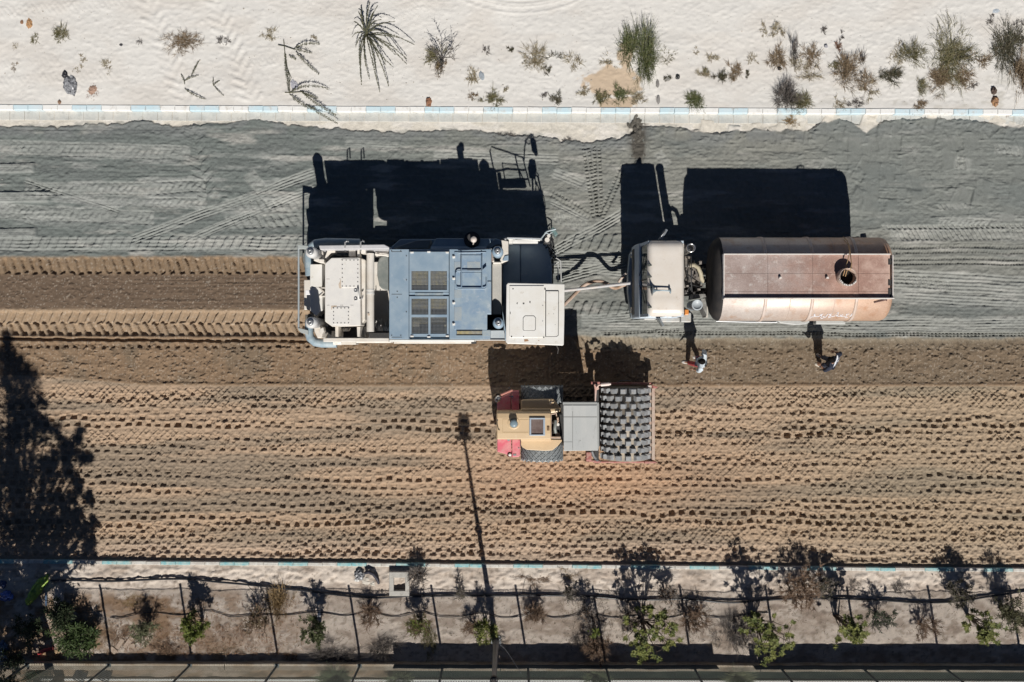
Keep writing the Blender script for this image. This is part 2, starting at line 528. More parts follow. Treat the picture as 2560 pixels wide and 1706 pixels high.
    H += pz*(fbm(U/7, V/6, 78, 3)-.5)*.046 + pz*(sst(.62,.75,fbm(U/60,V/9,80,2)))*(fbm(U/6, V/5, 82, 2)-.4)*.05
    # soil edge standing along the kerb
    H += sst(1384, 1392, V-.0085*(U-1280))*.025*(1+.6*np.sign(np.sin(U/3.9)))*pz
    # rubber tyre tracks and machine marks on the grey part
    for (x0, y0, x1, y1, w, kd, amp, p) in TRACKS:
        sl = window(us, vs, min(x0,x1)-w, max(x0,x1)+w, min(y0,y1)-w, max(y0,y1)+w)
        u, v = U[sl], V[sl]
        if u.size == 0: continue
        L_ = math.hypot(x1-x0, y1-y0); dx, dy = (x1-x0)/L_, (y1-y0)/L_
        s = (u-x0)*dx + (v-y0)*dy
        t = -(u-x0)*dy + (v-y0)*dx + (fbm(u/120, v/120, 84, 2)-.5)*8*(0 if kd in('plate','slash') else 1)
        end = sst(0, 6, s)*(1-sst(L_-6, L_, s))
        inn = box1(t, w*.5, 1.5)*end
        fade = .5 + .7*sst(.3, .6, vn(s/60, t*0+x0*.013, 86))
        if kd == 'wave':
            h = np.sin(2*np.pi*(s/p + .28*np.sin(2*np.pi*t/w)))*.5 - .5 - .6*box1(np.abs(t)-w*.5, 2.2, 1.2)
            h = h*fade
        elif kd == 'rib':
            h = (np.cos(2*np.pi*t/p)*.6-.6)*fade
        elif kd == 'tread':
            h = (np.sign(np.sin(2*np.pi*s/p))*.35-.6)*(box1(np.abs(t)-w*.28, w*.16, 1.2))*1.6
        elif kd == 'slash':
            fr = ((s - t*.55 + (vn(s/40, t/40, 87)-.5)*6)/p) % 1.0
            h = -(1-sst(.38, .52, np.abs(fr-.5)*2))*1.0*fade
        elif kd == 'lug':
            fr = ((s + np.abs(t)*.7 + (t > 0)*p*.5)/p) % 1.0
            h = (1-sst(.42, .58, np.abs(fr-.5)*2))*fade*1.2
        else:
            h = .8 + .10*np.cos(2*np.pi*t/p)
        if kd == 'plate': inn = box1(t, w*.5, 1.2)*(1-sst(L_-2, L_+2, s))
        H[sl] += amp*1.9*h*inn*(gz[sl] if kd != 'plate' else 1)
    for (x0, y0, x1, w, p) in ((1392,607,1548,38,23),(1425,772,1585,34,23),(-60,608,770,30,23)):
        sl = window(us, vs, x0-w, x1+w, y0-w, y0+w)
        u, v = U[sl], V[sl]
        fr = ((u + (v-y0)*.42 + (vn(u/40, v/40, 88)-.5)*4)/p) % 1.0
        H[sl] += .045*(1-sst(.34,.46,np.abs(fr-.5)*2))*box1(v-y0, w*.5, 2)*box1(u-(x0+x1)/2, (x1-x0)/2, 6)*(.5+.7*vn(u/50, v/50, 89))*gz[sl]
    for (cx, cy, a, b, an, lift) in RECTS:
        R = math.hypot(a, b)+4
        sl = window(us, vs, cx-R, cx+R, cy-R, cy+R)
        u, v = U[sl]-cx, V[sl]-cy
        if u.size == 0: continue
        x = u*math.cos(an)+v*math.sin(an); y = -u*math.sin(an)+v*math.cos(an)
        m = box1(x, a, 2.2)*box1(y, b, 2.2)*(.35+.65*sst(.3,.55,fbm(U[sl]/24, V[sl]/24, 83, 2)))
        edge = box1(x, a+4, 2)*box1(y, b+4, 2) - m
        H[sl] = H[sl]*(1-m*.85) + m*(.03+lift*1.6) + np.clip(edge, 0, 1)*.013*gz[sl]
    return H

def road_colour(U, V, H):
    C = np.empty(U.shape+(3,), dtype=np.float32)
    e = lin(U, GREY_EDGE) + (fbm(U/18, V/40, 1, 3)-.5)*14
    gz = sst(-2.5, 2.5, V-e)
    sb = soil_edge(U) + (fbm(U/26, V/60, 3, 3)-.5)*8
    br = sst(-5, 5, V-sb)
    C[:] = (.60, .565, .50)                               # sand washed over the gutter
    C = mixc(C, (.66,.63,.58), sst(.45,.7,fbm(U/40, V/20, 90, 3)))
    C = mixc(C, (.33,.33,.30), .75*sst(.52,.72,fbm(U/30, V/14, 91, 3))*sst(e-16, e-3, V))
    dark = fbm(U/170, V/60, 92, 4)
    grey = mixc(np.full(U.shape+(3,), (.155,.174,.166), dtype=np.float32), (.235,.235,.212), sst(700, 1500, U)*.8)
    grey = mixc(grey, (.145,.16,.155), sst(.45, .72, dark)*.75)
    grey = mixc(grey, (.36,.355,.33), sst(.6, .8, fbm(U/120, V/22, 94, 4))*.8)
    grey = mixc(grey, (.19,.20,.20), (1-sst(10, 45, V-e))*.65*sst(.3,.55,fbm(U/50,V/30,95,2)))
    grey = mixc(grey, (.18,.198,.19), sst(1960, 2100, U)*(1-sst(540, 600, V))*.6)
    lt = np.zeros_like(U); us, vs = U[0], V[:,0]
    for (x0, y0, x1, y1, w, kd, amp, p) in TRACKS:
        if kd not in ('wave','rib','plate','slash'): continue
        sl = window(us, vs, min(x0,x1)-w, max(x0,x1)+w, min(y0,y1)-w, max(y0,y1)+w)
        u, v = U[sl], V[sl]
        if u.size == 0: continue
        L_ = math.hypot(x1-x0, y1-y0); dx, dy = (x1-x0)/L_, (y1-y0)/L_
        s = (u-x0)*dx+(v-y0)*dy; t = -(u-x0)*dy+(v-y0)*dx+(fbm(u/120, v/120, 84, 2)-.5)*8
        lt[sl] = np.maximum(lt[sl], box1(t, w*.5+2, 3)*sst(0,8,s)*(1-sst(L_-8,L_,s))*(.45+.55*fbm(u/30, v/10, 85, 2)))
    grey = mixc(grey, (.35,.36,.34), lt*.62)
    lt2 = sst(.52,.66,fbm(U/100, V/14, 93, 4))*(1-sst(640,800,U))*box1(V-470, 90, 30)
    grey = mixc(grey, (.34,.35,.335), lt2*.55)
    C = C*(1-gz[...,None]) + grey*gz[...,None]
    soil = np.empty_like(C); soil[:] = (.23,.16,.104)
    soil = mixc(soil, (.138,.10,.072), box1(V-733, 46, 6)*(1-sst(740,1000,U))*.95)
    soil = mixc(soil, (.245,.178,.118), box1(V-664, 20, 5)*.8*(1-sst(760,900,U)))
    soil = mixc(soil, (.33,.243,.165), box1(V-806, 33, 5)*(1-sst(760,900,U)))
    soil = mixc(soil, (.30,.255,.19), box1(V-852, 22, 8)*sst(1400,1500,U))
    soil = mixc(soil, (.175,.135,.095), sst(.5,.68,fbm(U/60, V/60, 96, 4))*box1(V-905, 55, 8)*.7)
    soil = mixc(soil, (.175,.135,.095), box1(V-905, 52, 8)*sst(1500,1700,U)*.8)
    pad_top = lin(U, [(-4000,938),(0,938),(130,944),(260,955),(360,964),(600,966),(1500,968),(2600,966),(6000,966)])
    pz = sst(-4, 3, V-pad_top)
    pads = np.empty_like(C); pads[:] = (.38,.28,.197)
    pads = mixc(pads, (.25,.20,.15), sst(.42,.66,fbm(U/330, V/34, 98, 4))*.9)
    pads = mixc(pads, (.45,.29,.185), np.exp(-(((U-1480)/330)**2+((V-1195)/75)**2))*.85)
    pads = mixc(pads, (.43,.33,.25), sst(1340,1370,V)*.7)
    pads = mixc(pads, (.30,.255,.18), sst(1700,2300,U)*.35)
    soil = soil*(1-pz[...,None]) + pads*pz[...,None]
    C = C*(1-br[...,None]) + soil*br[...,None]
    # dark seep across the gutter below the kerb, and its drip on the grey
    wet = np.exp(-(((U-1594-(V-330)*.03)/(19-6*sst(350,400,V)))**2))*sst(284,290,V)*(1-sst(380,425,V))*sst(.22,.40,fbm(U/8,V/13,100,3))*1.3
    C = mixc(C, (.075,.068,.058), np.clip(wet*1.4,0,1)*.92)
    tan = np.exp(-((U-1560)/60)**2)*(1-sst(296,306,V))*sst(.45,.6,fbm(U/14,V/8,102,3))
    C = mixc(C, (.46,.35,.24), tan*.8)
    dots = sst(.80,.84,vn(U/2.6, V/2.6, 104))*br
    C = mixc(C, (.50,.45,.38), dots*.35*(1-pz))
    return C

def sand_height(U, V):
    us, vs = U[0], V[:,0]
    H = .165 + (fbm(U/150, V/110, 110, 3)-.5)*.07 + (fbm(U/13, V/11, 113, 4)-.5)*.015 + sst(.60,.68,fbm(U/9,V/5,119,2))*.010
    H += sst(.58,.75,fbm(U/20,V/14,116,3))*(fbm(U/7,V/6,118,2)-.5)*.03
    def trk(x0,y0,x1,y1,w,p,amp,kind):
        L_ = math.hypot(x1-x0,y1-y0); dx,dy=(x1-x0)/L_,(y1-y0)/L_
        s=(U-x0)*dx+(V-y0)*dy; t=-(U-x0)*dy+(V-y0)*dx
        inn = box1(t,w*.5,2)*sst(0,10,s)*(1-sst(L_-10,L_,s))
        if kind=='v':
            fr=((s+np.abs(t)*.8+(t>0)*p*.5)/p)%1.0
            return amp*1.5*inn*(1-sst(.40,.55,np.abs(fr-.5)*2))*(.2+1.1*vn(s/22,t/16,120))
        fr=((s-t*.6)/p)%1.0
        return amp*1.3*inn*(1-sst(.38,.55,np.abs(fr-.5)*2))*(.3+vn(s/30,t/20,121))
    H += trk(345,-60,470,275,62,26,.016,'v') + trk(510,-60,640,280,62,26,.016,'v')
    H += trk(-60,40,330,0,30,13,.014,'s') + trk(-60,210,290,186,26,13,.014,'s') + trk(590,165,700,152,22,12,.012,'s')
    H += trk(870,70,1080,-8,16,10,.014,'s') + trk(980,52,1100,0,14,10,.012,'s') + trk(-60,168,160,150,20,13,.01,'s')
    rr = np.hypot(U-1300, (V+230)*1.15)
    for R in (262,276,284,303):
        H += .016*box1(rr-R, 2.5, 2)
    H += np.exp(-(((U-1606)/70)**2+((V-135)/45)**2))*.06
    # level with the kerb at the edge
    ed = sst(248, 264, V-.0047*(U-1280))
    return H*(1-ed)+.172*ed

def sand_colour(U, V, H):
    C = np.empty(U.shape+(3,), dtype=np.float32); C[:] = (.67,.655,.625)
    C = mixc(C, (.63,.60,.56), sst(.4,.7,fbm(U/120,V/60,122,4))*.8)
    C = mixc(C, (.70,.68,.645), sst(.5,.75,fbm(U/200,V/90,124,3))*.7)
    n = (fbm(U/16,V/14,126,3)-.5)*1.3
    d1 = ((U-1530)/76)**2+((V-205)/42)**2
    d2 = ((U-1562)/22)**2+((V-140)/36)**2
    d3 = ((U-1545)/52)**2+((V-262)/26)**2
    m = np.maximum(np.maximum(1-sst(.75,.95,d1+n), 1-sst(.7,.95,d2+n)), 1-sst(.6,.95,d3+n))
    C = mixc(C, (.53,.41,.29), m*.9)
    C = mixc(C, (.47,.45,.40), sst(.58,.72,fbm(U/26,V/16,128,3))*sst(150,230,V)*sst(1900,2200,U)*.5)
    return C

def verge_height(U, V):
    e = V-.0085*(U-1280)
    H = .165+(fbm(U/90,V/50,130,3)-.5)*.04*sst(1430,1450,e)+(fbm(U/12,V/9,133,4)-.5)*.03
    H += box1(e-1444,24,8)*(sst(.45,.62,fbm(U/15,V/9,136,3))*.045-.015)
    H += sst(.66,.72,fbm(U/10,V/8,138,2))*.02
    ed = 1-sst(1424,1432,e)
    H = H*(1-ed)+.155*ed
    pit = np.exp(-(((U-950)/26)**2+((V-1455)/16)**2))
    return H+pit*.05

def verge_colour(U, V, H):
    C = np.empty(U.shape+(3,), dtype=np.float32); C[:] = (.555,.485,.42)
    C = mixc(C, (.60,.53,.46), (1-sst(1440,1475,V))*.8)
    C = mixc(C, (.38,.31,.255), sst(.45,.7,fbm(U/70,V/40,140,4))*.7)
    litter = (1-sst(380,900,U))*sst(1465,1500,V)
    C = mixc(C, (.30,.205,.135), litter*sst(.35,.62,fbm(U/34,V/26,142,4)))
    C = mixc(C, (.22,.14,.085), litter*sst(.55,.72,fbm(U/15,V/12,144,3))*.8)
    C = mixc(C, (.24,.19,.15), sst(.58,.72,fbm(U/9,V/8,146,3))*.6)
    C = mixc(C, (.27,.21,.165), sst(.52,.66,fbm(U/45,V/22,148,4))*sst(1480,1520,V)*.6)
    C = mixc(C, (.60,.55,.48), np.exp(-(((U-335)/24)**2+((V-1600)/24)**2))*.6)
    return C

def outer_height(U, V): return -.0 + (fbm(U/14,V/12,150,3)-.5)*.05
def outer_colour(U, V, H):
    C = np.empty(U.shape+(3,), dtype=np.float32); C[:] = (.30,.225,.155)
    C = mixc(C, (.40,.34,.27), sst(.45,.65,fbm(U/40,V/14,152,3)))
    C = mixc(C, (.17,.14,.10), sst(.5,.7,fbm(U/22,V/10,154,3))*.7)
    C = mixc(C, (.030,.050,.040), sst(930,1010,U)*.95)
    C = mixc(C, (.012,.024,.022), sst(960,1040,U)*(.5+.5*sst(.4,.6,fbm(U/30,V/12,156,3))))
    return C

soil_mat = ground_mat("soil")
sand_mat = ground_mat("sand", fine=.05, bump=.008)
US = coords(-40, 2600, 1.85, -6000, 8600)
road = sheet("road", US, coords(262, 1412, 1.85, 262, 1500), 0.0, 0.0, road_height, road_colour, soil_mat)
sand_ground = sheet("sand_ground", coords(-40, 2600, 3.6, -6000, 8600), coords(-40, 272, 3.0, -6000, 272), .0047, .17, sand_height, sand_colour, sand_mat)
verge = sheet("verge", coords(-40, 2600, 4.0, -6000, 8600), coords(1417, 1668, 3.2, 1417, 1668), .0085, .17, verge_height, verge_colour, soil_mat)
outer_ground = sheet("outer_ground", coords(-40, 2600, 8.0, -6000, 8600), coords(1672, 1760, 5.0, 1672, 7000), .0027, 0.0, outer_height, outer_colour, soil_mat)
tm = MB(); tm.add([(-2500,-2500,-.6),(2500,-2500,-.6),(2500,2500,-.6),(-2500,2500,-.6)], [(0,1,2,3)])
terrain = tag(tm.build("terrain", M("far_sand", (.55,.51,.45), .95, fine=.05, fscale=1.0)), kind="structure")
# ------------------------------------------------------------------ kerbs, gutter, wall, fence
white_kerb = M("white_kerb_paint", (.80,.80,.78), .7, grime=(.45,.41,.35), grime_amt=.30, gscale=5, fine=.06)
blue_kerb = M("pale_blue_kerb_paint", (.54,.70,.77), .7, alt=(.64,.73,.77), grime=(.45,.41,.35), grime_amt=.30, gscale=5, fine=.06)
teal_kerb = M("turquoise_kerb_paint", (.16,.42,.46), .7, alt=(.42,.54,.52), alt_amt=.6, scale=6, grime=(.42,.36,.30), grime_amt=.35, gscale=8)
white_kerb2 = M("weathered_white_kerb_paint", (.62,.62,.58), .75, alt=(.45,.42,.38), scale=6, grime=(.40,.34,.28), grime_amt=.3, gscale=8)
blue_kerb2 = M("bright_blue_kerb_paint", (.07,.34,.52), .7, alt=(.45,.62,.68), alt_amt=.7, scale=9)
slab_mat = M("gutter_concrete", (.45,.46,.445), .9, alt=(.55,.545,.51), scale=3, grime=(.30,.30,.28), grime_amt=.3, gscale=4, bump=.004)
concrete = M("concrete", (.40,.39,.36), .9, alt=(.48,.46,.42), scale=5, grime=(.25,.23,.20), grime_amt=.25, bump=.005)

def block_mesh(name, lx, ly, h, mats, ch=.012):
    bm = bmesh.new()
    bmesh.ops.create_cube(bm, size=1.0)
    bmesh.ops.scale(bm, vec=(lx, ly, h), verts=bm.verts)
    bmesh.ops.translate(bm, vec=(0, 0, h/2), verts=bm.verts)
    top = [e for e in bm.edges if all(v.co.z > h*.9 for v in e.verts)]
    bmesh.ops.bevel(bm, geom=top, offset=ch, segments=1, affect='EDGES')
    me = bpy.data.meshes.new(name); bm.to_mesh(me); bm.free()
    for m in mats: me.materials.append(m)
    return me

def kerb_run(name, x_off, colour, slope, v_mid, width, h, z0, mats, jit):
    root = thing(name, None, None, (0,0,0)); tag(root, kind="structure")
    pitch = 36.75
    L_ = pitch/S*(D-h-z0)/D
    meshes = [block_mesh("kerb_stone", L_-.008, width, h, [m], .014) for m in mats]
    i = -24
    while x_off + i*pitch < 3400:
        px = x_off + (i+.5)*pitch
        p = W(px, v_mid + slope*(px-1280), z0+h)
        mi = colour(i)
        place("kerb_stone", meshes[mi], root, (p.x, p.y+random.gauss(0,jit), z0+random.gauss(0,jit*.6)), (random.gauss(0,.004), random.gauss(0,.004), -slope+random.gauss(0,.006)))
        i += 1
    return root
kerb_run("painted_kerb", 32.5, lambda i: 1 if (i % 4) in (0,1) else 0, .0047, 274.0, .17, .26, -.06, [white_kerb, blue_kerb], .003)
kerb_run("lower_kerb", 34.0-36.75*2, lambda i: (2 if i in (54,55,58,59) else 1) if (i % 4) in (0,1) else 0, .0085, 1415.6, .115, .27, -.09, [white_kerb2, teal_kerb, blue_kerb2], .003)
gutter = tag(thing("gutter", None, None, (0,0,0)), kind="structure")
for k in range(3):
    pass
slab_meshes = [block_mesh("slab", 36.6/S-.012, .285, .05, [slab_mat], .006) for _ in range(1)]
i = -24
while 25 + i*36.9 < 3400:
    px = 25+(i+.5)*36.9
    p = W(px, 295.0+.0047*(px-1280), .0)
    place("slab", slab_meshes[0], gutter, (p.x, p.y+random.gauss(0,.003), -.042+random.gauss(0,.004)), (random.gauss(0,.008), random.gauss(0,.006), -.0047+random.gauss(0,.004)))
    i += 1

wall = thing("low_wall", "long low concrete wall under the chain link fence at the planting strip", "wall", W(1280,1668,0))
WZ = .43
def WL(px, dv=0.0, z=WZ):      # along the wall
    return W(px, 1661.5+.0027*(px-1280)+dv, z)
def wall_piece(x0, x1):
    m = MB()
    n = max(2, int((x1-x0)/60))
    vs = []; 
    for i in range(n+1):
        px = x0+(x1-x0)*i/n
        a = WL(px); 
        j = random.gauss(0,.006)
        vs += [(a.x,a.y+j,-.4),(a.x,a.y+j,WZ-.012),(a.x,a.y-.012+j,WZ),(a.x,a.y-.205+j,WZ+random.gauss(0,.003)),(a.x,a.y-.215+j,WZ-.012),(a.x,a.y-.215+j,-.4)]
    fs = []
    for i in range(n):
        for k in range(5):
            fs.append((i*6+k, i*6+k+1, (i+1)*6+k+1, (i+1)*6+k))
    fs += [tuple(range(5,-1,-1)), tuple(range(n*6, n*6+6))]
    m.add(vs, fs)
    return m
cap_mat = M("weathered_wall_concrete", (.42,.38,.31), .9, alt=(.30,.24,.17), alt_amt=.6, scale=2, grime=(.20,.145,.10), grime_amt=.4, gscale=9, bump=.01, bscale=35)
for x0, x1 in ((-900,-122),(-120,560),(562,1250),(1252,1900),(1902,2700),(2702,3500)):
    wall_piece(x0, x1).build("wall_section", cap_mat, wall)

# chain link fence on the wall
post_mat = M("fence_post_paint", (.10,.13,.14), .5, metal=.2, grime=(.28,.2,.13), grime_amt=.2)
galv = M("galvanised_wire", (.17,.175,.15), .6, metal=.2, fine=.05)
rail_mat = M("pale_rail_paint", (.72,.74,.72), .45, grime=(.4,.3,.2), grime_amt=.15)
fence = thing("chain_link_fence", "tall chain link fence with dark posts standing on the low wall", "fence", tuple(WL(1280,6)))
TOPZ = 2.62
posts_px = [-139, 67, 272, 474, 692, 899, 1107, 1320, 1514, 1734, 1950, 2155, 2360, 2566]
for px in posts_px:
    a = WL(px, 5)
    m = MB()
    m.tube([(a.x,a.y,WZ-.05),(a.x,a.y,TOPZ+.05)], .036, 10)
    m.cyl((a.x,a.y), .042, TOPZ+.05, TOPZ+.075, 10, .036)
    m.box(a.x-.07,a.x+.07,a.y-.06,a.y+.06,WZ-.01,WZ+.015)
    m.build("fence_post", post_mat, fence)
for i in range(len(posts_px)-1):
    a = WL(posts_px[i], 5); b = WL(posts_px[i+1], 5)
    pts = []
    for k in range(9):
        t = k/8
        p = a.lerp(b, t)
        pts.append((p.x, p.y, TOPZ-.03-.09*math.sin(math.pi*t)*random.uniform(.3,1.1)+random.gauss(0,.008)))
    MB().tube(pts, .013, 6).build("top_wire", post_mat, fence)
    # the woven wire of one bay
    m = MB()
    x0, x1 = a.x, b.x
    yb = (a.y+b.y)/2
    per = .078; hgt = TOPZ-.08-(WZ+.02)
    def wire(xa, za, xb, zb, dy):
        r = .0046
        ya = a.y+(b.y-a.y)*((xa-x0)/(x1-x0))+dy; yb_ = a.y+(b.y-a.y)*((xb-x0)/(x1-x0))+dy
        m.add([(xa-r,ya-r,za),(xa+r,ya-r,za),(xa,ya+r,za),(xb-r,yb_-r,zb),(xb+r,yb_-r,zb),(xb,yb_+r,zb)], [(0,1,4,3),(1,2,5,4),(2,0,3,5)])
    sag = random.uniform(.0,.02)
    k = -int(hgt/per)-1
    while x0+k*per < x1:
        for sgn in (1,-1):
            xs = x0+k*per if sgn == 1 else x1-k*per
            za, zb = WZ+.02, TOPZ-.08
            xa, xb = xs, xs+sgn*hgt*.92
            lo, hi = x0, x1
            if xa < lo and sgn == 1: za += (lo-xa)/.92; xa = lo
            if xb > hi and sgn == 1: zb -= (xb-hi)/.92; xb = hi
            if xa > hi and sgn == -1: za += (xa-hi)/.92; xa = hi
            if xb < lo and sgn == -1: zb -= (lo-xb)/.92; xb = lo
            if zb-za > .02: wire(xa, za, xb, zb, .004*sgn)
        k += 1
    tag(m.build("chain_link_mesh", galv, fence), kind="stuff")
em = MB()
for k in range(30):
    x0 = 100+k*90
    p = W(x0, 1703+.0027*(x0-1280), .06); q = W(x0+89.6, 1703+.0027*(x0+89.6-1280), .06)
    em.box(p.x, q.x, p.y-.03, p.y+.03, -.05, .06)
tag(em.build("edging_strip", rail_mat, None, loc=tuple(W(1280,1703,0))), "long thin white edging strip on the ground behind the fence", "edging", None)
sheet_mat = M("dark_screen_cloth", (.030,.050,.065), .85, alt=(.05,.07,.085), scale=4, bump=.01, bscale=20)
for x0, x1, zt in ((985,1792,.79),(1882,2700,.81)):
    m = MB(); n = int((x1-x0)/16); vs = []; fs = []
    for i in range(n+1):
        px = x0+(x1-x0)*i/n
        a = WL(px, 5)
        w_ = math.sin(i*.9)*.006+random.gauss(0,.004)
        zt_ = zt+random.gauss(0,.008)-.02*abs(math.sin(i*.23))
        vs += [(a.x,a.y+.04+w_,WZ-.05),(a.x,a.y+.046+w_,zt_),(a.x,a.y+.052+w_,zt_),(a.x,a.y+.046+w_,WZ-.05)]
    for i in range(n):
        for k in range(4): fs.append((i*4+k, i*4+(k+1)%4, (i+1)*4+(k+1)%4, (i+1)*4+k))
    m.add(vs, fs)
    m.build("screen_cloth", sheet_mat, fence)

# lamp post
pole_mat = M("lamp_post_steel", (.22,.235,.25), .5, metal=.5, grime=(.3,.25,.2), grime_amt=.15)
black_mat = M("black_rubber", (.018,.018,.020), .6, fine=.1)
lp = W(1240, 1603, .17)
lamp = thing("lamp_post", "tall grey steel lamp post rising from the planting strip with wires at its foot", "lamp post", tuple(lp))
m = MB()
prof = [(.10,0),(.10,.5),(.088,.55),(.075,2.4),(.045,6.45)]
m.lathe(lp, prof, 10, 'z', smooth=False)
m.cyl(lp, .06, lp.z+6.44, lp.z+6.46, 10)
m.build("pole", pole_mat, lamp)
m = MB(); m.lathe(lp, [(.084,3.36),(.115,3.36),(.115,3.50),(.084,3.50)], 12); m.build("pole_band", black_mat, lamp)
m = MB(); m.box(lp.x-.17,lp.x+.17,lp.y-.17,lp.y+.17,lp.z-.03,lp.z+.02); m.build("base_plate", pole_mat, lamp, .005)
m = MB()
hd = [(-.11,-.02),(-.18,.18),(-.19,.50),(-.14,.68),(.14,.68),(.19,.50),(.18,.18),(.11,-.02)]
m.prism([(lp.x+a, lp.y+b) for a, b in hd], lp.z+6.42, lp.z+6.56, 1.0)
m.box(lp.x-.27,lp.x+.27,lp.y-.03,lp.y+.04,lp.z+6.40,lp.z+6.47)
m.build("lamp_head", pole_mat, lamp, .02)
m = MB()
rr = random.Random(4)
for k in range(9):
    c = lp+Vector((rr.uniform(-.06,.22), rr.uniform(-.05,.16), .05)); R = rr.uniform(.05,.11); tl = rr.uniform(-.6,.6)
    pts = [c+Vector((R*math.cos(a), R*math.sin(a)*.8, .03+R*tl*math.sin(a)+.01*a)) for a in [j*.55 for j in range(rr.randint(7,12))]]
    m.tube(pts, .007, 5)
m.build("loose_wires", black_mat, lamp)
m = MB()
m.tube([W(1250,1612,.25),W(1262,1622,.35),W(1275,1640,.55),W(1290,1664,.9),W(1303,1684,1.2)], .007, 5)
tag(m.build("thin_cable", M("grey_cable",(.35,.36,.38),.6), None, loc=tuple(W(1250,1612,.2))), "thin pale cable running from the foot of the lamp post up to the fence", "cable")

# concrete inspection box with an open square hole
ib = thing("inspection_pit", "square concrete inspection pit with an open dark hole in the planting strip", "inspection pit", tuple(W(997,1461,.17)))
a = W(973,1431,.36); b = W(1023,1491,.36); ha = W(984,1445,.36); hb = W(1013,1478,.36)
m = MB(); z0, z1 = -.5, .36
m.box(a.x, b.x, ha.y, a.y, z0, z1)
m.box(a.x, b.x, b.y, hb.y, z0, z1)
m.box(a.x, ha.x, hb.y+.0005, ha.y-.0005, z0, z1-.002)
m.box(hb.x, b.x, hb.y+.0005, ha.y-.0005, z0, z1-.002)
m.build("pit_wall", concrete, ib, .01)
m = MB(); m.box(ha.x-.005, hb.x+.005, hb.y-.005, ha.y+.005, -.5, -.42); m.build("pit_floor", M("pit_dark",(.03,.03,.028),.9), ib)
m = MB(); m.pcyl(998,1458,.035,-.42,-.30,10); m.ptube([(999,1462,-.3),(1002,1456,-.25),(1000,1450,-.3)], .02, 6); m.build("valve", rail_mat, ib)

# irrigation hoses
hose_mat = M("black_hose", (.022,.024,.03), .28, fine=.05)
def hose(name, pp, r, z, label, cat="hose", mat=None, sub=4, wob=1.0, group=None):
    P = []
    for i in range(len(pp)-1):
        for k in range(sub):
            t = k/sub
            P.append((pp[i][0]+(pp[i+1][0]-pp[i][0])*t, pp[i][1]+(pp[i+1][1]-pp[i][1])*t))
    P.append(pp[-1])
    A = np.array(P); 
    for _ in range(4):
        B = A.copy(); B[1:-1] = (A[:-2]+2*A[1:-1]+A[2:])/4; A = B
    rr = random.Random(int(pp[0][0]*7+pp[0][1]))
    m = MB(); m.tube([W(x, y+rr.gauss(0,.12)*wob, z+rr.gauss(0,.003)) for x, y in A], r, 8)
    c = W(A[len(A)//2][0], A[len(A)//2][1], z)
    return tag(m.build(name, mat or hose_mat, None, loc=tuple(c)), label, cat, group)
hose("irrigation_pipe", [(128,1452),(200,1451),(270,1454),(340,1451),(420,1447),(480,1448),(540,1455),(600,1460),(690,1469),(780,1479),(850,1489),(910,1494),(960,1495),(1010,1491),(1060,1489)], .034, .232,
     "thick black irrigation pipe running past the inspection pit along the planting strip", "pipe")
hose("irrigation_pipe", [(1030,1492),(1100,1490),(1180,1489),(1260,1490),(1330,1489),(1420,1489),(1480,1491),(1540,1497),(1600,1500),(1660,1499),(1720,1497),(1770,1503),(1830,1508),(1890,1502),(1950,1498),(2060,1496),(2140,1498),(2210,1501),(2290,1507),(2360,1507),(2420,1500),(2480,1490),(2620,1470)], .034, .232,
     "thick black irrigation pipe running beside the lamp post and the big shrubs", "pipe")
drip = [(275,1544),(300,1548),(345,1534),(372,1530),(410,1533),(440,1540),(480,1536),(505,1524),(545,1530),(575,1546),(608,1540),(640,1536),(690,1539),(752,1536),(772,1528),(828,1534),(860,1543),(900,1534),(925,1524),(966,1543),(1000,1543),(1030,1534),(1060,1528),(1096,1545),(1150,1543),(1180,1536),(1215,1530),(1240,1546),(1290,1545),(1320,1536),(1340,1526),(1366,1545),(1410,1547),(1446,1536),(1470,1524),(1510,1545),(1556,1546),(1600,1535),(1640,1547),(1690,1544),(1715,1532),(1745,1535),(1775,1546),(1840,1544),(1870,1534),(1920,1532)]
hose("drip_line", drip, .014, .20, "thin dark drip line looping from plant to plant along the planting strip", "hose", sub=3)
def hoop(x0, y0, x1, y1, h, label):
    a = W(x0,y0,.2); b = W(x1,y1,.2)
    pts = [a.lerp(b, t)+Vector((0, .25*math.sin(math.pi*t)*h, h*math.sin(math.pi*t))) for t in [k/14 for k in range(15)]]
    m = MB(); m.tube(pts, .009, 5)
    tag(m.build("hose_loop", hose_mat, None, loc=tuple(a)), label, "hose", "hose loops off the irrigation pipe")
hoop(1306,1488,1343,1486,.45,"thin black hose loop arching off the pipe beside the dry bush past the lamp post")
hoop(1434,1488,1464,1490,.40,"thin black hose loop arching off the pipe above the dark bush at the wall")
hoop(1690,1494,1716,1498,.30,"thin black hose loop arching off the pipe next to the broad leaved shrub")
hoop(618,1462,668,1500,.25,"thin black hose loop arching off the pipe near the dry tan grass")
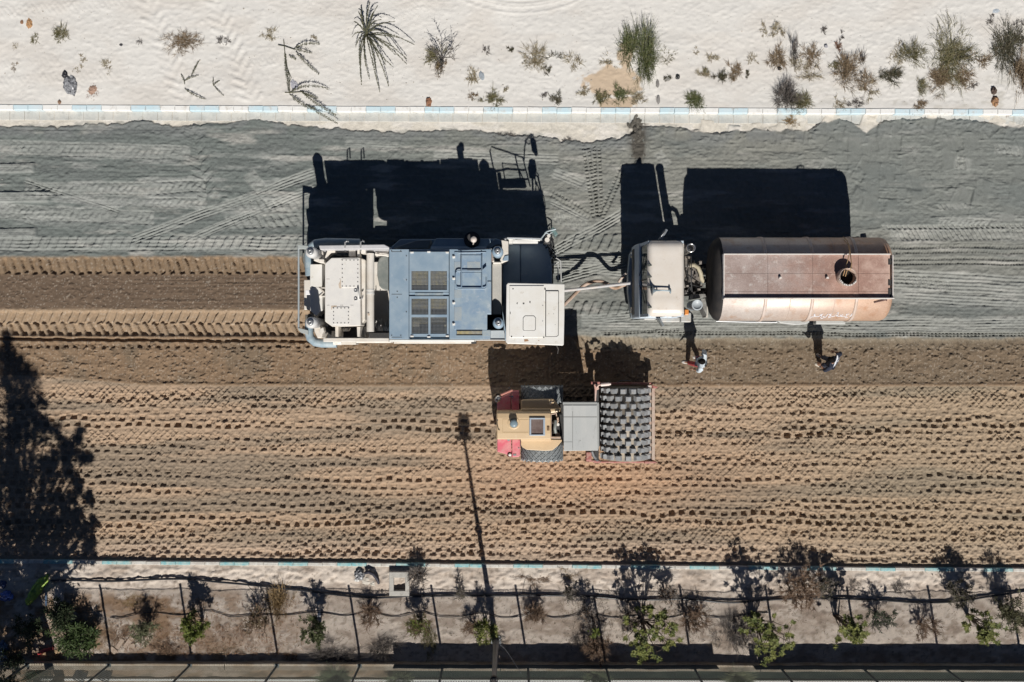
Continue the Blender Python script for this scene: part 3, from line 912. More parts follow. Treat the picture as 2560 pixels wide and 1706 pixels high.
# ------------------------------------------------------------------ paint
DUST = (.46,.40,.32)
cream = M("cream_machine_paint", (.72,.69,.64), .5, alt=(.64,.59,.52), scale=2.2, grime=(.36,.28,.20), grime_amt=.12, gscale=5, fine=.03)
white_p = M("white_machine_paint", (.76,.755,.73), .45, alt=(.70,.68,.63), scale=1.8, grime=(.45,.38,.30), grime_amt=.10, gscale=6, fine=.03)
hoodblue = M("grey_blue_hood_paint", (.215,.30,.385), .55, alt=(.29,.37,.44), alt_amt=.6, scale=2.4, grime=(.48,.53,.56), grime_amt=.10, gscale=3, fine=.05)
hoodblue2 = M("worn_blue_plate", (.20,.29,.40), .5, alt=(.31,.385,.44), alt_amt=.6, scale=3.5, grime=(.55,.57,.57), grime_amt=.20, gscale=5, fine=.05)
steel = M("bare_steel", (.38,.39,.40), .4, metal=.6, grime=(.3,.22,.15), grime_amt=.2)
dark_steel = M("oily_dark_steel", (.035,.035,.036), .55, grime=(.10,.08,.06), grime_amt=.3, gscale=12)
mid_grey = M("grey_plastic", (.17,.19,.18), .45, alt=(.24,.25,.235), scale=5)
tyre_m = M("dusty_tyre", (.045,.045,.045), .85, alt=(.14,.125,.105), alt_amt=.5, scale=8, bump=.01)
rust = M("rust_patch", (.30,.145,.07), .9, alt=(.42,.27,.16), scale=25)
seam_m = M("dark_seam", (.055,.055,.055), .8)
glass = M("dark_glass", (.03,.045,.05), .08, fine=0)
chrome = M("dull_chrome", (.62,.60,.57), .25, metal=.9, fine=.02)
engine_yellow = M("engine_yellow", (.55,.47,.22), .6, alt=(.40,.40,.38), alt_amt=.6, scale=5, grime=(.05,.06,.09), grime_amt=.35, gscale=6)
grille_steel = M("grille_wire", (.20,.215,.23), .5)
hyd = M("hydraulic_hose", (.02,.02,.022), .45)

R = thing("soil_stabilizer", "large white and grey-blue soil stabilizing machine with offset cab and milling rotor", "construction machine", tuple(W(1010,740,0)))
def rp(mb, name, mat, parent=None, bevel=0.0):
    return mb.build(name, mat, parent if parent is not None else R, bevel)

# running gear
def wheel(name, c, r, w, parent, tyre=tyre_m, rim=cream, lugs=22, pattern='chevron'):
    m = MB()
    m.lathe((c.x, c.y, c.z), [(r*.55,-w/2*.8),(r*.62,-w/2),(r*.93,-w/2),(r,-w/2*.82),(r*1.005,0),(r,w/2*.82),(r*.93,w/2),(r*.62,w/2),(r*.55,w/2*.8)], 32, 'y')
    if pattern == 'chevron':
        for k in range(lugs):
            for sgn in (-1,1):
                a0 = 2*math.pi*(k+(.5 if sgn > 0 else 0))/lugs; da = .11
                vs = []
                for (t, yy) in ((0,.02),(1,.98)):
                    an = a0+da*t*1.3
                    for (q, rr_) in ((-.045,r*.985),(.045,r*.985),(.04,r*1.05),(-.04,r*1.05)):
                        aa = an+q
                        vs.append((c.x+rr_*math.sin(aa), c.y+sgn*yy*w/2*.92, c.z+rr_*math.cos(aa)))
                m.add(vs, [(0,1,2,3),(7,6,5,4),(0,4,5,1),(1,5,6,2),(2,6,7,3),(3,7,4,0)])
    elif pattern == 'diamond':
        n_ = 22
        for k in range(n_):
            for j in (-1.5,-.5,.5,1.5,2.5,-2.5):
                a0 = 2*math.pi*(k+(.5 if int(j+.5) % 2 else 0))/n_
                yy = j*w*.165
                def pt(da, dy, rr_): return (c.x+rr_*math.sin(a0+da), c.y+yy+dy, c.z+rr_*math.cos(a0+da))
                q = 2*math.pi/n_*.47; e = w*.155
                lo = [pt(-q,0,r*.99), pt(0,-e,r*.99), pt(q,0,r*.99), pt(0,e,r*.99)]
                s_ = .84
                hi = [pt(-q*s_,0,r*1.035), pt(0,-e*s_,r*1.035), pt(q*s_,0,r*1.035), pt(0,e*s_,r*1.035)]
                m.add(lo+hi, [(4,5,6,7),(0,1,5,4),(1,2,6,5),(2,3,7,6),(3,0,4,7)], mi=1)
    o = m.build(name, tyre, parent)
    m = MB(); m.lathe((c.x,c.y,c.z), [(0,-w*.3),(r*.3,-w*.32),(r*.33,-w*.38),(r*.56,-w*.40),(r*.56,w*.40),(r*.33,w*.38),(r*.3,w*.32),(0,w*.3)], 24, 'y')
    m.build("rim", rim, o)
    return o
for px, py in ((832,664),(832,808),(1318,664),(1318,808)):
    c = W(px, py, .78)
    wheel("wheel", Vector((c.x, c.y, .80)), .80, .56, R)
m = MB()
m.pbox(800,655,1265,830,.75,1.25); m.pbox(760,700,800,775,.7,1.2)
rp(m, "chassis_frame", cream, bevel=.02)
m = MB()      # rotor housing in the middle
m.pprism([(1000,598),(1180,598),(1225,640),(1225,846),(1180,852),(1000,852),(975,840),(975,620)], .12, 1.5)
rp(m, "rotor_housing", hoodblue, bevel=.03)
m = MB(); m.pbox(985,605,1190,860,.03,.55); rp(m, "milling_rotor", dark_steel)

# engine hood
HZ = 3.30
m = MB(); m.pbox(973,623,1216,849,1.3,2.86); rp(m, "hood_body", hoodblue, bevel=.02)
GX = [(1028.5,1071),(1076,1117.5)]
GY = [(678,725.5),(747,787),(793.5,835)]
def frame_strips(mb, x0, x1, y0, y1, xs, ys, z0, z1):
    """a plate with rectangular openings, made of butted strips"""
    cy = y0
    for (a, b) in ys:
        if a > cy: mb.pbox(x0, cy, x1, a, z0, z1)
        cx = x0
        for (c, d) in xs:
            if c > cx: mb.pbox(cx, a, c, b, z0, z1-.0)
            cx = d
        if cx < x1: mb.pbox(cx, a, x1, b, z0, z1)
        cy = b
    if cy < y1: mb.pbox(x0, cy, x1, y1, z0, z1)
m = MB(); m.pbox(973,623.5,1022,848.5,2.87,HZ); rp(m, "hood_side_cover", hoodblue, bevel=.012)
for y in (629,735.5,843):
    m = MB(); m.pbox(979,y,1005,y+1.2,HZ-.001,HZ+.004); rp(m, "panel_seam", seam_m)
m = MB()
for (x, y) in ((993,729),(993,744),(1002,628),(979,628),(1002,839),(979,839),(1016,640),(1016,700),(1016,780)):
    m.pcyl(x, y, .016, HZ-.01, HZ+.012, 8)
rp(m, "bolt_heads", seam_m)
m = MB(); frame_strips(m, 1023.2, 1122, 630, 730.5, GX, GY[:1], 2.9, HZ+.015)
o = rp(m, "grille_door", hoodblue, bevel=0)
m = MB(); frame_strips(m, 1023.2, 1122, 741, 842.5, GX, GY[1:], 2.9, HZ+.015)
o2 = rp(m, "grille_door", hoodblue, bevel=0)
m = MB(); m.pbox(1023.2,731.8,1122,739.8,2.87,HZ-.03); rp(m, "door_gap_channel", hoodblue)
m = MB(); m.pbox(1038,733,1108,739,HZ-.03,HZ-.012); rp(m, "worn_tread_strip", M("worn_tread", (.33,.37,.38), .6, alt=(.20,.27,.33), scale=9), None)
for (a, b) in GX:
    for (c, d) in GY:
        m = MB()
        x = a
        while x < b:
            m.pbox(x, c, x+.6, d, HZ-.012, HZ+.006); x += 3.4
        y = c
        while y < d:
            m.pbox(a, y, b, y+.6, HZ-.02, HZ+.001); y += 3.4
        rp(m, "grille", grille_steel, o if c < 730 else o2)
m = MB()      # what shows under the grilles
m.pbox(1029,676,1117,718,2.80,3.17); m.pbox(1028,744,1080,788,2.80,3.14); m.pbox(1076,744,1117,772,2.8,3.16); m.pbox(1028,790,1112,806,2.8,3.15); m.pbox(1030,806,1048,834,2.8,3.1); m.pbox(1030,800,1070,812,2.80,3.0); m.pbox(1095,750,1112,772,2.80,3.12)
m.pbox(1078,796,1112,812,2.80,2.95); m.pbox(1110,812,1116,834,2.8,3.1)
rp(m, "engine_block", engine_yellow, bevel=.01)
for (x, y) in ((1026,631.5),(1114,631.5),(1026,841),(1114,840.5),(1068,630),(1068,842.5)):
    m = MB(); m.pbox(x,y-1.8,x+8,y+2.2,HZ,HZ+.045); m.pcyl(x+4,y,.018,HZ+.04,HZ+.06,8); rp(m, "door_hinge", white_p, o if y < 730 else o2, .004)
# front cover with rails
m = MB(); m.pprism([(1123.5,623.5),(1228,623.5),(1228,786),(1217.5,786),(1217.5,825),(1226,825),(1226,848.5),(1123.5,848.5)], 2.87, HZ-.01); rp(m, "hood_front_cover", hoodblue, bevel=.012)
m = MB(); m.pprism([(1136,630),(1216,630),(1216,704),(1228,704),(1228,784),(1218,784),(1218,824),(1136,824)], HZ-.012, HZ+.025); rp(m, "front_hatch", hoodblue2, bevel=.008)
m = MB(); m.pbox(1152,638,1206,676,HZ+.024,HZ+.05); m.pbox(1155,681,1205,722,HZ+.024,HZ+.045); rp(m, "hatch_plate", hoodblue2, bevel=.01)
m = MB()
m.pbox(1136,655,1154,676,HZ+.026,HZ+.029); m.pbox(1136,725,1154,745,HZ+.026,HZ+.029); m.pbox(1136,768,1154,802,HZ+.026,HZ+.029); m.pbox(1168,655,1200,677,HZ+.052,HZ+.054)
rp(m, "wear_pad", M("grey_wear_pad", (.33,.37,.385), .75, alt=(.28,.34,.39), scale=6))
def loop(px0, py0, px1, py1, r, z):
    pts = []
    for cx, cy, a0 in ((px1-r,py0+r,-90),(px1-r,py1-r,0),(px0+r,py1-r,90),(px0+r,py0+r,180)):
        for k in range(5):
            an = math.radians(a0+k*22.5)
            pts.append((cx+r*math.cos(an), cy+r*math.sin(an), z))
    return pts+[pts[0]]
m = MB(); m.ptube(loop(1140,678,1217,723,7,HZ+.12), .02, 6)
for x in (1153.5,1205): m.ptube([(x,632,HZ+.02),(x,638,HZ+.13),(x,721,HZ+.13)], .018, 6)
m.ptube([(1146,633,HZ+.10),(1214,631,HZ+.10)], .018, 6)
rp(m, "guard_rail", hoodblue2)
m = MB(); m.pprism([(1205,676),(1216,666),(1219,690),(1210,694)], HZ+.1, HZ+.14); rp(m, "lamp_bracket", hoodblue2)
for (x, y) in ((1131,643),(1131,697),(1131,758),(1131,811)):
    m = MB(); m.pbox(x,y-3,x+7,y+3,HZ,HZ+.05); m.pcyl(x+3,y,.02,HZ+.04,HZ+.065,8); rp(m, "cover_hinge", white_p, None, .004)
m = MB(); m.pbox(1142,828,1205,838,HZ-.012,HZ+.002); gb = rp(m, "side_vent", engine_yellow)
m = MB(); x = 1142
while x < 1206: m.pbox(x,828,x+.9,838,HZ,HZ+.022); x += 3.1
m.pbox(1141,827,1206,828.4,HZ,HZ+.024); m.pbox(1141,837.6,1206,839,HZ,HZ+.024); rp(m, "vent_bars", dark_steel, gb)
m = MB(); m.pbox(1206,826,1226,841,HZ-.012,HZ+.004); rp(m, "worn_corner", M("worn_corner_paint",(.36,.40,.41),.6,alt=(.26,.34,.40),scale=7))
m = MB(); m.pbox(973,849.5,1185,855,1.4,3.0); m.pbox(1185,849.5,1262,851.5,1.4,3.05); rp(m, "side_sill", white_p, bevel=.015)
m = MB(); m.ptube([(985,857,1.9),(1178,857,1.9)], .03, 8)
for x in (990,1080,1170): m.ptube([(x,852,1.9),(x,857,1.9)], .02, 6)
rp(m, "side_rail", cream)
m = MB(); m.pbox(1226,826,1262,851,2.2,3.0); rp(m, "front_corner_box", M("corner_grey",(.50,.53,.53),.55,alt=(.40,.46,.5),scale=4), bevel=.02)

# north side locker and exhaust
m = MB(); m.pprism([(1077,620),(1090,596),(1238,597),(1216,619)], 1.1, 2.55, 1.0); rp(m, "side_locker", hoodblue, bevel=.02)
m = MB(); m.pbox(1077,616.5,1216,622,2.3,2.62); rp(m, "locker_edge", M("pale_edge",(.55,.62,.67),.5))
m = MB(); m.pprism([(983,621),(1040,602),(1078,600),(1070,621)], 1.0, 2.0, 1.0); rp(m, "side_step_box", M("grey_step",(.17,.19,.20),.7), bevel=.02)
m = MB(); c = W(1180,600,2.6); m.cyl(c, .24, 2.5, 2.62, 24); m.cyl(c, .10, 2.6, 3.3, 16); o = rp(m, "exhaust_stack", dark_steel)
m = MB(); c = W(1184,599,3.5); m.lathe((c.x,c.y,3.3), [(.0,0.04),(.075,.04),(.085,.10),(.09,.2),(.06,.235),(0,.245)], 18); m.tube([(c.x-.01,c.y-.08,3.3),(c.x-.03,c.y-.10,3.15)], .02, 6); rp(m, "exhaust_cap", M("pale_exhaust_cap",(.62,.55,.50),.5), o)

# rear water box
m = MB(); oct_ = [(811.8,659),(828,644.7),(900,643.7),(902,815),(830,817),(811.8,804)]
m.pprism(oct_, 1.4, 3.02, 1.0)
m.pprism([(899,644.5),(914,650),(913,800),(901,814.5)], 1.6, 2.72)
wb = rp(m, "rear_tank", cream, bevel=.03)
wt = M("rear_tank_top_paint", (.74,.72,.68), .5, alt=(.68,.665,.64), scale=4, grime=(.50,.42,.33), grime_amt=.12, gscale=7, fine=.03)
def rounded(px0, py0, px1, py1, r):
    pts = []
    for cx, cy, a0 in ((px1-r,py0+r,-90),(px1-r,py1-r,0),(px0+r,py1-r,90),(px0+r,py0+r,180)):
        for k in range(5):
            an = math.radians(a0+k*22.5); pts.append((cx+r*math.cos(an), cy+r*math.sin(an)))
    return pts
m = MB(); m.pprism([(813.5,660),(828.8,646.3),(898.8,645.5),(900.5,813.5),(831,815.4),(813.5,803)], 3.018, 3.028); rp(m, "tank_top", wt, wb)
for (x0,y0,x1,y1,nx,ny) in ((852.6,648,897.5,719,5,7),(831,768,874,811,5,5)):
    m = MB(); m.pprism(rounded(x0,y0,x1,y1,4), 3.026, 3.046); pl = rp(m, "access_plate", wt, wb, .004)
    m = MB()
    for i in range(nx):
        for j in range(ny):
            if i in (0,nx-1) or j in (0,ny-1):
                m.pcyl(x0+3+(x1-x0-6)*i/(nx-1), y0+3+(y1-y0-6)*j/(ny-1), .014, 3.04, 3.062, 6)
    rp(m, "plate_bolts", dark_steel, wb)
m = MB()
for (x,y) in ((889.4,727),(889.4,747.7)): m.lathe(W(x,y,3.03), [(0,.004),(.03,.004),(.034,.03),(.05,.03),(.055,0)], 14)
rp(m, "filler_cap", steel, wb)
m = MB(); m.ptube([(894,722,3.03),(895,722,3.14),(897,747,3.14),(898,749,3.05)], .02, 6); m.ptube([(898,749,3.08),(906,746,2.95),(908,738,2.9)], .02, 6); rp(m, "grab_handle", white_p, wb)
m = MB()
for (x,y,w_) in ((816,697.5,8),(848,697.5,7),(817,763,7),(850,763,8),(876,763,8)): m.pbox(x,y,x+w_,y+.8,3.028,3.0295)
rp(m, "weld_seam", seam_m, wb)
for pp in ([(852,699),(858,698),(858,706),(853,722),(848,721),(846,712)],[(828,765),(842,764),(841,768),(831,769),(830,775),(828,774)],[(858,705),(861,704),(860,709),(857,710)],[(918.5,784),(923,783),(924,789),(920,790)]):
    m = MB(); z = 3.030 if pp[0][0] < 900 else 2.885; m.pprism(pp, z-.002, z+.0012 if z > 3 else z+.03); rp(m, "rust_spot", M("thin_rust", (.46,.36,.27), .85, alt=(.60,.52,.43), alt_amt=.6, scale=20), wb)
for i in range(2):
    m = MB(); m.ptube([(813+i,822-i,2.3),(820+i*2,830,2.2),(833+i*3,838,2.0)], .03, 6); m.ptube([(814+i*2,815,2.4),(818+i*3,826,2.1),(826+i*2,836,1.8)], .022, 6); rp(m, "hydraulic_hoses", hyd)
# cream air duct
m = MB(); a = W(926,634,2.78); b = W(926,830,2.78)
m.tube([(a.x,a.y,2.78),(b.x,b.y,2.78)], .112, 20); du = rp(m, "air_duct", cream)
m = MB(); 
for y in (726,731,735): 
    p = W(926,y,2.78); m.tube([(p.x,p.y-.018,2.78),(p.x,p.y+.018,2.78)], .124 if y != 731 else .118, 20)
rp(m, "duct_clamp", white_p, du)
m = MB(); m.pbox(938,640,973,838,.9,1.1); m.pbox(905,830,973,846,1.2,1.7); rp(m, "engine_bay_floor", dark_steel)
m = MB(); m.pprism([(943,660),(948,645),(958,640),(971,640),(971,727),(965,726),(955,722),(948,715),(943,690)], 2.40, 2.5, 1.0); rp(m, "grey_cover", mid_grey, bevel=.03)
m = MB()
rr = random.Random(9)
for k in range(14):
    x = rr.uniform(938,966); y = rr.uniform(806,828); m.ptube([(x,y,1.7),(x+rr.uniform(-2,2),y-rr.uniform(2,14),2.1+rr.uniform(0,.3))], .014, 5)
m.pbox(945,815,955,827,1.7,2.1); m.pbox(960,818,968,826,1.7,2.2); m.pbox(962,824,972,827,1.6,2.3)
rp(m, "valve_fittings", white_p)
m = MB(); m.pbox(938,628,972,640,2.2,2.5); m.ptube([(938,636,2.6),(972,640,2.6)], .03, 6); m.ptube([(940,640,2.55),(955,636,2.6),(971,642,2.6)], .02, 6); rp(m, "cable_tray", cream, bevel=.01)

# rear beams and brackets
m = MB(); m.pprism([(797,614),(960,611.5),(980,622),(975,623),(800,625)], 2.3, 3.14); rp(m, "upper_beam", M("lavender_beam",(.58,.57,.58),.5,alt=(.5,.5,.52),scale=4), bevel=.02)
m = MB(); m.pbox(808,855.5,972,845.5,2.3,2.75); m.pbox(890,853,978,858,2.0,2.5); rp(m, "lower_beam", cream, bevel=.015)
m = MB(); m.pbox(850,849,890,862,1.7,2.2); c=W(841,855,2.3); m.tube([(c.x-.1,c.y,2.2),(c.x+.15,c.y,2.2)], .1, 14); m.lathe((c.x,c.y,2.2), [(0,.12),(.05,.12),(.07,.1),(.07,0)], 14); rp(m, "lift_cylinder", cream, bevel=.02)
bl = M("blue_grey_tube", (.25,.34,.40), .45, alt=(.40,.47,.5), scale=4)
m = MB(); m.ptube([(774,800,2.0),(772,830,2.0),(776,846,2.0),(788,856,2.0),(805,859,2.0),(842,859,2.0)], .13, 14); m.ptube([(774,690,2.0),(772,640,2.0),(776,620,2.0),(790,609,2.0),(815,606,2.0),(900,608,2.0)], .13, 14); rp(m, "bumper_tube", bl)
m = MB(); m.pbox(775,661,805,717,1.2,2.5); m.pprism([(775,718),(800,718),(806,724),(806,775),(790,790),(775,776)], 1.2, 2.48); m.pbox(806,668,810,716,1.2,2.1); rb = rp(m, "rear_cross_beam", white_p, bevel=.015)
m = MB(); m.pbox(763.5,725.5,783,737,2.0,2.2); rp(m, "tow_tab", M("white_tab",(.80,.79,.80),.5), None, .01)
m = MB(); m.pbox(797,719,813,721.5,2.3,2.5); m.pbox(797,740,813,743,2.3,2.5); m.ptube([(799,721,2.5),(810,731,2.5),(799,741,2.5)], .03, 6); rp(m, "hose_bracket", cream)
m = MB(); m.pbox(776,664,783,668,2.35,2.39); m.pbox(794,664,796,667,2.35,2.4); m.pbox(794,776,797,784,2.3,2.38); rp(m, "beam_bolt", seam_m)
# corner lift columns
for (x, y, z) in ((776,630,3.5),(776,807,3.5),(1244,629,3.25),(1246,808,3.25)):
    m = MB(); c = W(x, y, z); m.lathe((c.x,c.y,0), [(.15,1.1),(.15,z-.35),(.165,z-.33),(.165,z-.10),(.13,z-.04),(0,z-.04)], 22)
    col = rp(m, "lift_column", M("column_paint",(.55,.56,.56) if x < 800 else (.22,.31,.40),.5,alt=(.62,.60,.57) if x < 800 else (.30,.39,.47),scale=5))
    m = MB(); m.lathe((c.x,c.y,z-.05), [(.085,0),(.085,.07),(.06,.10),(.02,.10),(.015,.07),(0,.07)], 16); m.box(c.x-.09,c.x+.09,c.y-.02,c.y+.02,z-.02,z+.02); rp(m, "column_cap", steel, col)
m = MB()
m.pprism([(786,622),(806,627),(812,648),(800,658),(784,652)], 1.8, 2.6); m.pprism([(784,815),(802,815),(810,826),(804,845),(794,846),(786,830)], 1.8, 2.6)
m.pbox(797,648,810,657,2.0,2.75); m.pprism([(797,832),(800,822),(808,818),(810,828),(803,840)], 2.6, 2.9)
rp(m, "corner_bracket", cream, bevel=.02)
m = MB(); m.pprism([(820,622),(838,622),(838,632),(826,634),(816,648),(812,644)], 2.5, 2.85); m.pbox(872,624,889,642,2.4,2.8); m.pbox(893,622,899,642,2.5,2.9); m.pbox(902,624,914,634,2.4,2.9); m.pbox(838,626,872,631,2.3,2.6); rp(m, "top_bracket", cream, bevel=.012)
m = MB(); m.pbox(838,817,846,842,2.0,2.8); m.pbox(829,828,840,843,1.8,2.2); m.pprism([(892,817),(901,817),(899,842),(893,842)], 2.2, 2.9); m.pbox(906,817,916,846,1.7,2.3); m.pprism([(840,822),(872,820),(868,828),(838,830)], 1.8, 2.2); rp(m, "lower_bracket", cream, bevel=.012)
m = MB(); m.pbox(812,640,873,646,1.4,1.9); m.pbox(805,660,812,805,1.3,1.8); m.pbox(810,816,905,848,1.2,1.5); rp(m, "inner_frame", dark_steel)
for x in (863,902):
    m = MB(); m.ptube([(x,628,2.95),(x-.5,606,3.4),(x+6,602,3.42),(x+8,605,3.1)], .022, 6); rp(m, "grab_rail", steel)
# rear guard bar
m = MB(); m.ptube([(746.5,616,2.15),(746.5,640,2.15),(746.8,720,2.12),(746.5,822,2.15)], .03, 8); gr = rp(m, "rear_guard_bar", M("bar_grey",(.36,.40,.42),.5))
m = MB(); m.pprism([(744,612),(770,615),(770,624),(750,622),(745,624)], 2.05, 2.2); m.pprism([(745,820),(770,826),(770,838),(752,832),(746,826)], 2.05, 2.2); rp(m, "guard_arm", M("arm_grey",(.38,.41,.40),.5), gr, .01)
m = MB(); m.pprism([(757,634),(768,630),(769,672),(763,676),(757,650)], 1.5, 1.65); rp(m, "mud_flap", M("flap_grey",(.12,.13,.12),.8,alt=(.2,.2,.18),scale=9))

# front part: cross beam, platform, bracket, rails
beige = M("beige_beam_paint", (.47,.455,.42), .55, alt=(.42,.41,.38), scale=4, grime=(.33,.28,.22), grime_amt=.1)
m = MB(); m.pbox(1230.5,660,1254,787,1.8,2.62); rp(m, "front_cross_beam", beige, bevel=.02)
m = MB(); m.pbox(1218,788,1257,825,1.3,1.7); rp(m, "column_pocket", dark_steel)
m = MB(); m.pprism([(1216,623),(1230,621),(1234,640),(1236,656),(1228,654),(1218,640)], 2.0, 2.75); m.pprism([(1252,600),(1271,603),(1271,652),(1256,658),(1252,658),(1250,650),(1256,636),(1255,620)], 2.0, 2.7); m.pbox(1232,655,1253,660,2.4,2.75); rp(m, "front_bracket", cream, bevel=.02)
m = MB(); m.pprism([(1257,652),(1262,641),(1271,639),(1271,652)], 2.7, 2.74); rp(m, "blue_plate", hoodblue2)
m = MB(); m.pcyl(1226,638,.09,2.6,2.85,16); m.pcyl(1230,649,.06,2.5,2.8,12); rp(m, "hydraulic_motor", M("brown_cap",(.30,.25,.22),.6))
m = MB(); m.pprism([(1215,618),(1238,596),(1252,600),(1253,612),(1240,612),(1222,624)], 1.8, 2.45); rp(m, "fender_corner", hoodblue, bevel=.015)
m = MB(); m.pbox(1256,606,1300,852,1.1,1.98); m.pprism([(1300.5,608),(1366,610),(1376,640),(1380,672),(1380,850),(1300.5,850)], 1.1, 1.9); rp(m, "front_platform", hoodblue, bevel=.03)
m = MB(); m.pbox(1272,598,1282,607,2.0,2.5); m.pbox(1282,600,1345,608,2.05,2.3); m.ptube([(1264,597,2.5),(1300,597,2.6),(1350,601,2.6)], .03, 8); rp(m, "ladder_beam", white_p, bevel=.01)
m = MB()
m.ptube([(1265,600,2.3),(1262,597,3.25),(1268,596,3.42),(1350,597,3.02),(1354,600,2.0)], .024, 6)
m.ptube([(1290,600,2.2),(1290,597,2.8),(1330,598,2.75),(1344,601,2.0)], .022, 6); m.ptube([(1318,600,2.2),(1352,600,2.25)], .022, 6); m.ptube([(1332,598,2.2),(1330,597,3.08)], .024, 6)
rp(m, "platform_rail", M("rail_grey",(.45,.47,.49),.45))
m = MB(); m.ptube([(1352,598,2.9),(1360,588,3.3),(1366,580,3.45),(1374,577,3.5),(1390,573,3.5)], .022, 6); m.ptube([(1362,582,3.45),(1373,586,3.4),(1385,578,3.4)], .016, 6); mi = rp(m, "mirror_arm", M("mirror_arm_grey",(.40,.46,.48),.45))
def mirror(px, py, w_, h_, an, z0, z1):
    c = W(px, py, z1); m = MB()
    ca, sa = math.cos(an), math.sin(an)
    pts = [(c.x+ca*a-sa*b, c.y+sa*a+ca*b) for a, b in ((-w_/2,-h_/2),(w_/2,-h_/2),(w_/2,h_/2),(-w_/2,h_/2))]
    m.prism(pts, z0, z1); return m
rp(mirror(1386,579,.10,.24,.6,3.0,3.5), "mirror", M("mirror_back",(.12,.20,.20),.4,alt=(.2,.28,.26),scale=10), mi, .015)
rp(mirror(1370,595,.34,.20,1.4,2.4,2.75), "work_lamp", dark_steel, mi, .03)
m = MB(); m.pcyl(1368,600,.07,2.7,2.78,14); m.pcyl(1372,590,.05,2.75,2.82,12); rp(m, "lamp_lens", cream, mi)
m = MB()
m.ptube([(1360,612,1.9),(1368,600,2.5),(1380,596,2.3),(1384,615,2.0),(1376,640,1.9)], .03, 8); m.ptube([(1365,620,1.9),(1376,612,2.3),(1386,630,2.0),(1384,646,1.7)], .025, 8); m.ptube([(1370,625,1.8),(1382,634,2.0),(1390,640,1.8),(1386,652,1.6)], .022, 8)
m.ptube([(1372,610,2.2),(1376,600,2.6),(1384,600,2.4)], .018, 6)
rp(m, "front_hoses", hyd)
m = MB()
for x0, y0, x1, y1 in ((1376,622,1388,640),(1380,634,1392,646),(1374,618,1384,628),(1386,622,1392,640)): m.ptube([(x0,y0,1.9),((x0+x1)/2+3,(y0+y1)/2,2.1),(x1,y1,1.8)], .012, 5)
rp(m, "hose_springs", steel)
m = MB(); m.ptube([(1374,651,1.2),(1378,646,1.5),(1392,646,1.5),(1402,653,1.5),(1403,706,1.5)], .022, 6); m.ptube([(1395,662,1.35),(1395,706,1.35)], .02, 6); m.ptube([(1380,663,1.3),(1398,655,1.4)], .02, 6); rp(m, "front_ladder_rail", M("ladder_rail_grey",(.50,.50,.49),.45))

# cab
CZ = 3.34
m = MB(); m.pprism([(1270,716),(1406,714),(1406,858),(1270,858)], 1.2, 2.0, 1.0); cab = rp(m, "cab_body", white_p, bevel=.03)
m = MB(); m.pprism([(1270,714),(1407,714),(1407,858),(1270,858)], 2.001, 3.2, 1.0); rp(m, "cab_glass", glass, cab)
m = MB()
for (x, y) in ((1269,713),(1404,712),(1404,855),(1269,855),(1336,712),(1336,855)): m.pbox(x,y,x+5,y+5,1.9,3.22)
rp(m, "cab_pillar", white_p, cab)
m = MB(); m.pprism([(1266,712),(1270,707.5),(1411.5,710.5),(1411,788),(1409.5,862),(1407,864.5),(1268,859.5),(1264.5,855)], 3.2, CZ-.03)
roof = rp(m, "cab_roof", white_p, cab, .045)
m = MB(); m.pprism([(1274,715),(1360,715),(1360,844),(1276,844),(1274,842)], CZ-.035, CZ); rp(m, "roof_panel", white_p, roof, .008)
m = MB(); m.pprism([(1365.5,728.5),(1395,728.5),(1396,731),(1395,838),(1391,841),(1365,841)], CZ-.035, CZ+.004); rp(m, "roof_hatch", white_p, roof, .004)
m = MB(); m.pprism([(1363.6,727),(1396.6,727),(1397.5,731),(1396.5,839),(1391.6,842.6),(1363.3,842.6)], CZ-.03, CZ-.012); m.pprism([(1307.2,794.5),(1312.5,789.2),(1334.6,789.2),(1339.8,794.5),(1339.3,824.6),(1336,827.2),(1309.4,827.2),(1307,824.6)], CZ-.004, CZ+.002); rp(m, "hatch_gasket", seam_m, roof)
m = MB(); m.pprism([(1308.5,795),(1313,790.5),(1334,790.5),(1338.5,795),(1338,824),(1335.5,826),(1310,826),(1308.3,824)], CZ-.005, CZ+.012); rp(m, "roof_vent", white_p, roof, .005)
m = MB()
for (x, y, r_) in ((1282.6,722.8,.018),(1363,724,.02),(1357,764,.012),(1357,803,.012),(1309,842,.014),(1279,842,.02),(1359.5,844,.018),(1397,758,.01),(1384,785,.008),(1372,785,.008),(1388,812,.008)): m.pcyl(x,y,r_,CZ-.034,CZ+.01,8)
m.pbox(1275,780,1276.6,786,CZ-.002,CZ+.008)
rp(m, "roof_bolts", seam_m, roof)
for pp in ([(1310,849),(1319,848.5),(1322,853),(1311,855)],[(1345,851),(1348,851),(1348,854)],[(1307,757),(1311,757),(1311,761),(1307,761)],[(1323.5,753),(1326.5,753),(1326,759),(1323.5,757)],[(1291,758),(1295,756),(1293,762)]):
    m = MB(); m.pprism(pp, CZ-.036, CZ-.026 if pp[0][1] > 845 else CZ+.002); rp(m, "rust_spot", rust if pp[0][1] > 845 else dark_steel, roof)
m = MB(); m.ptube([(1392,866,2.6),(1396,872,2.4),(1394,884,1.9)], .02, 6); rp(m, "cab_step_rail", chrome)
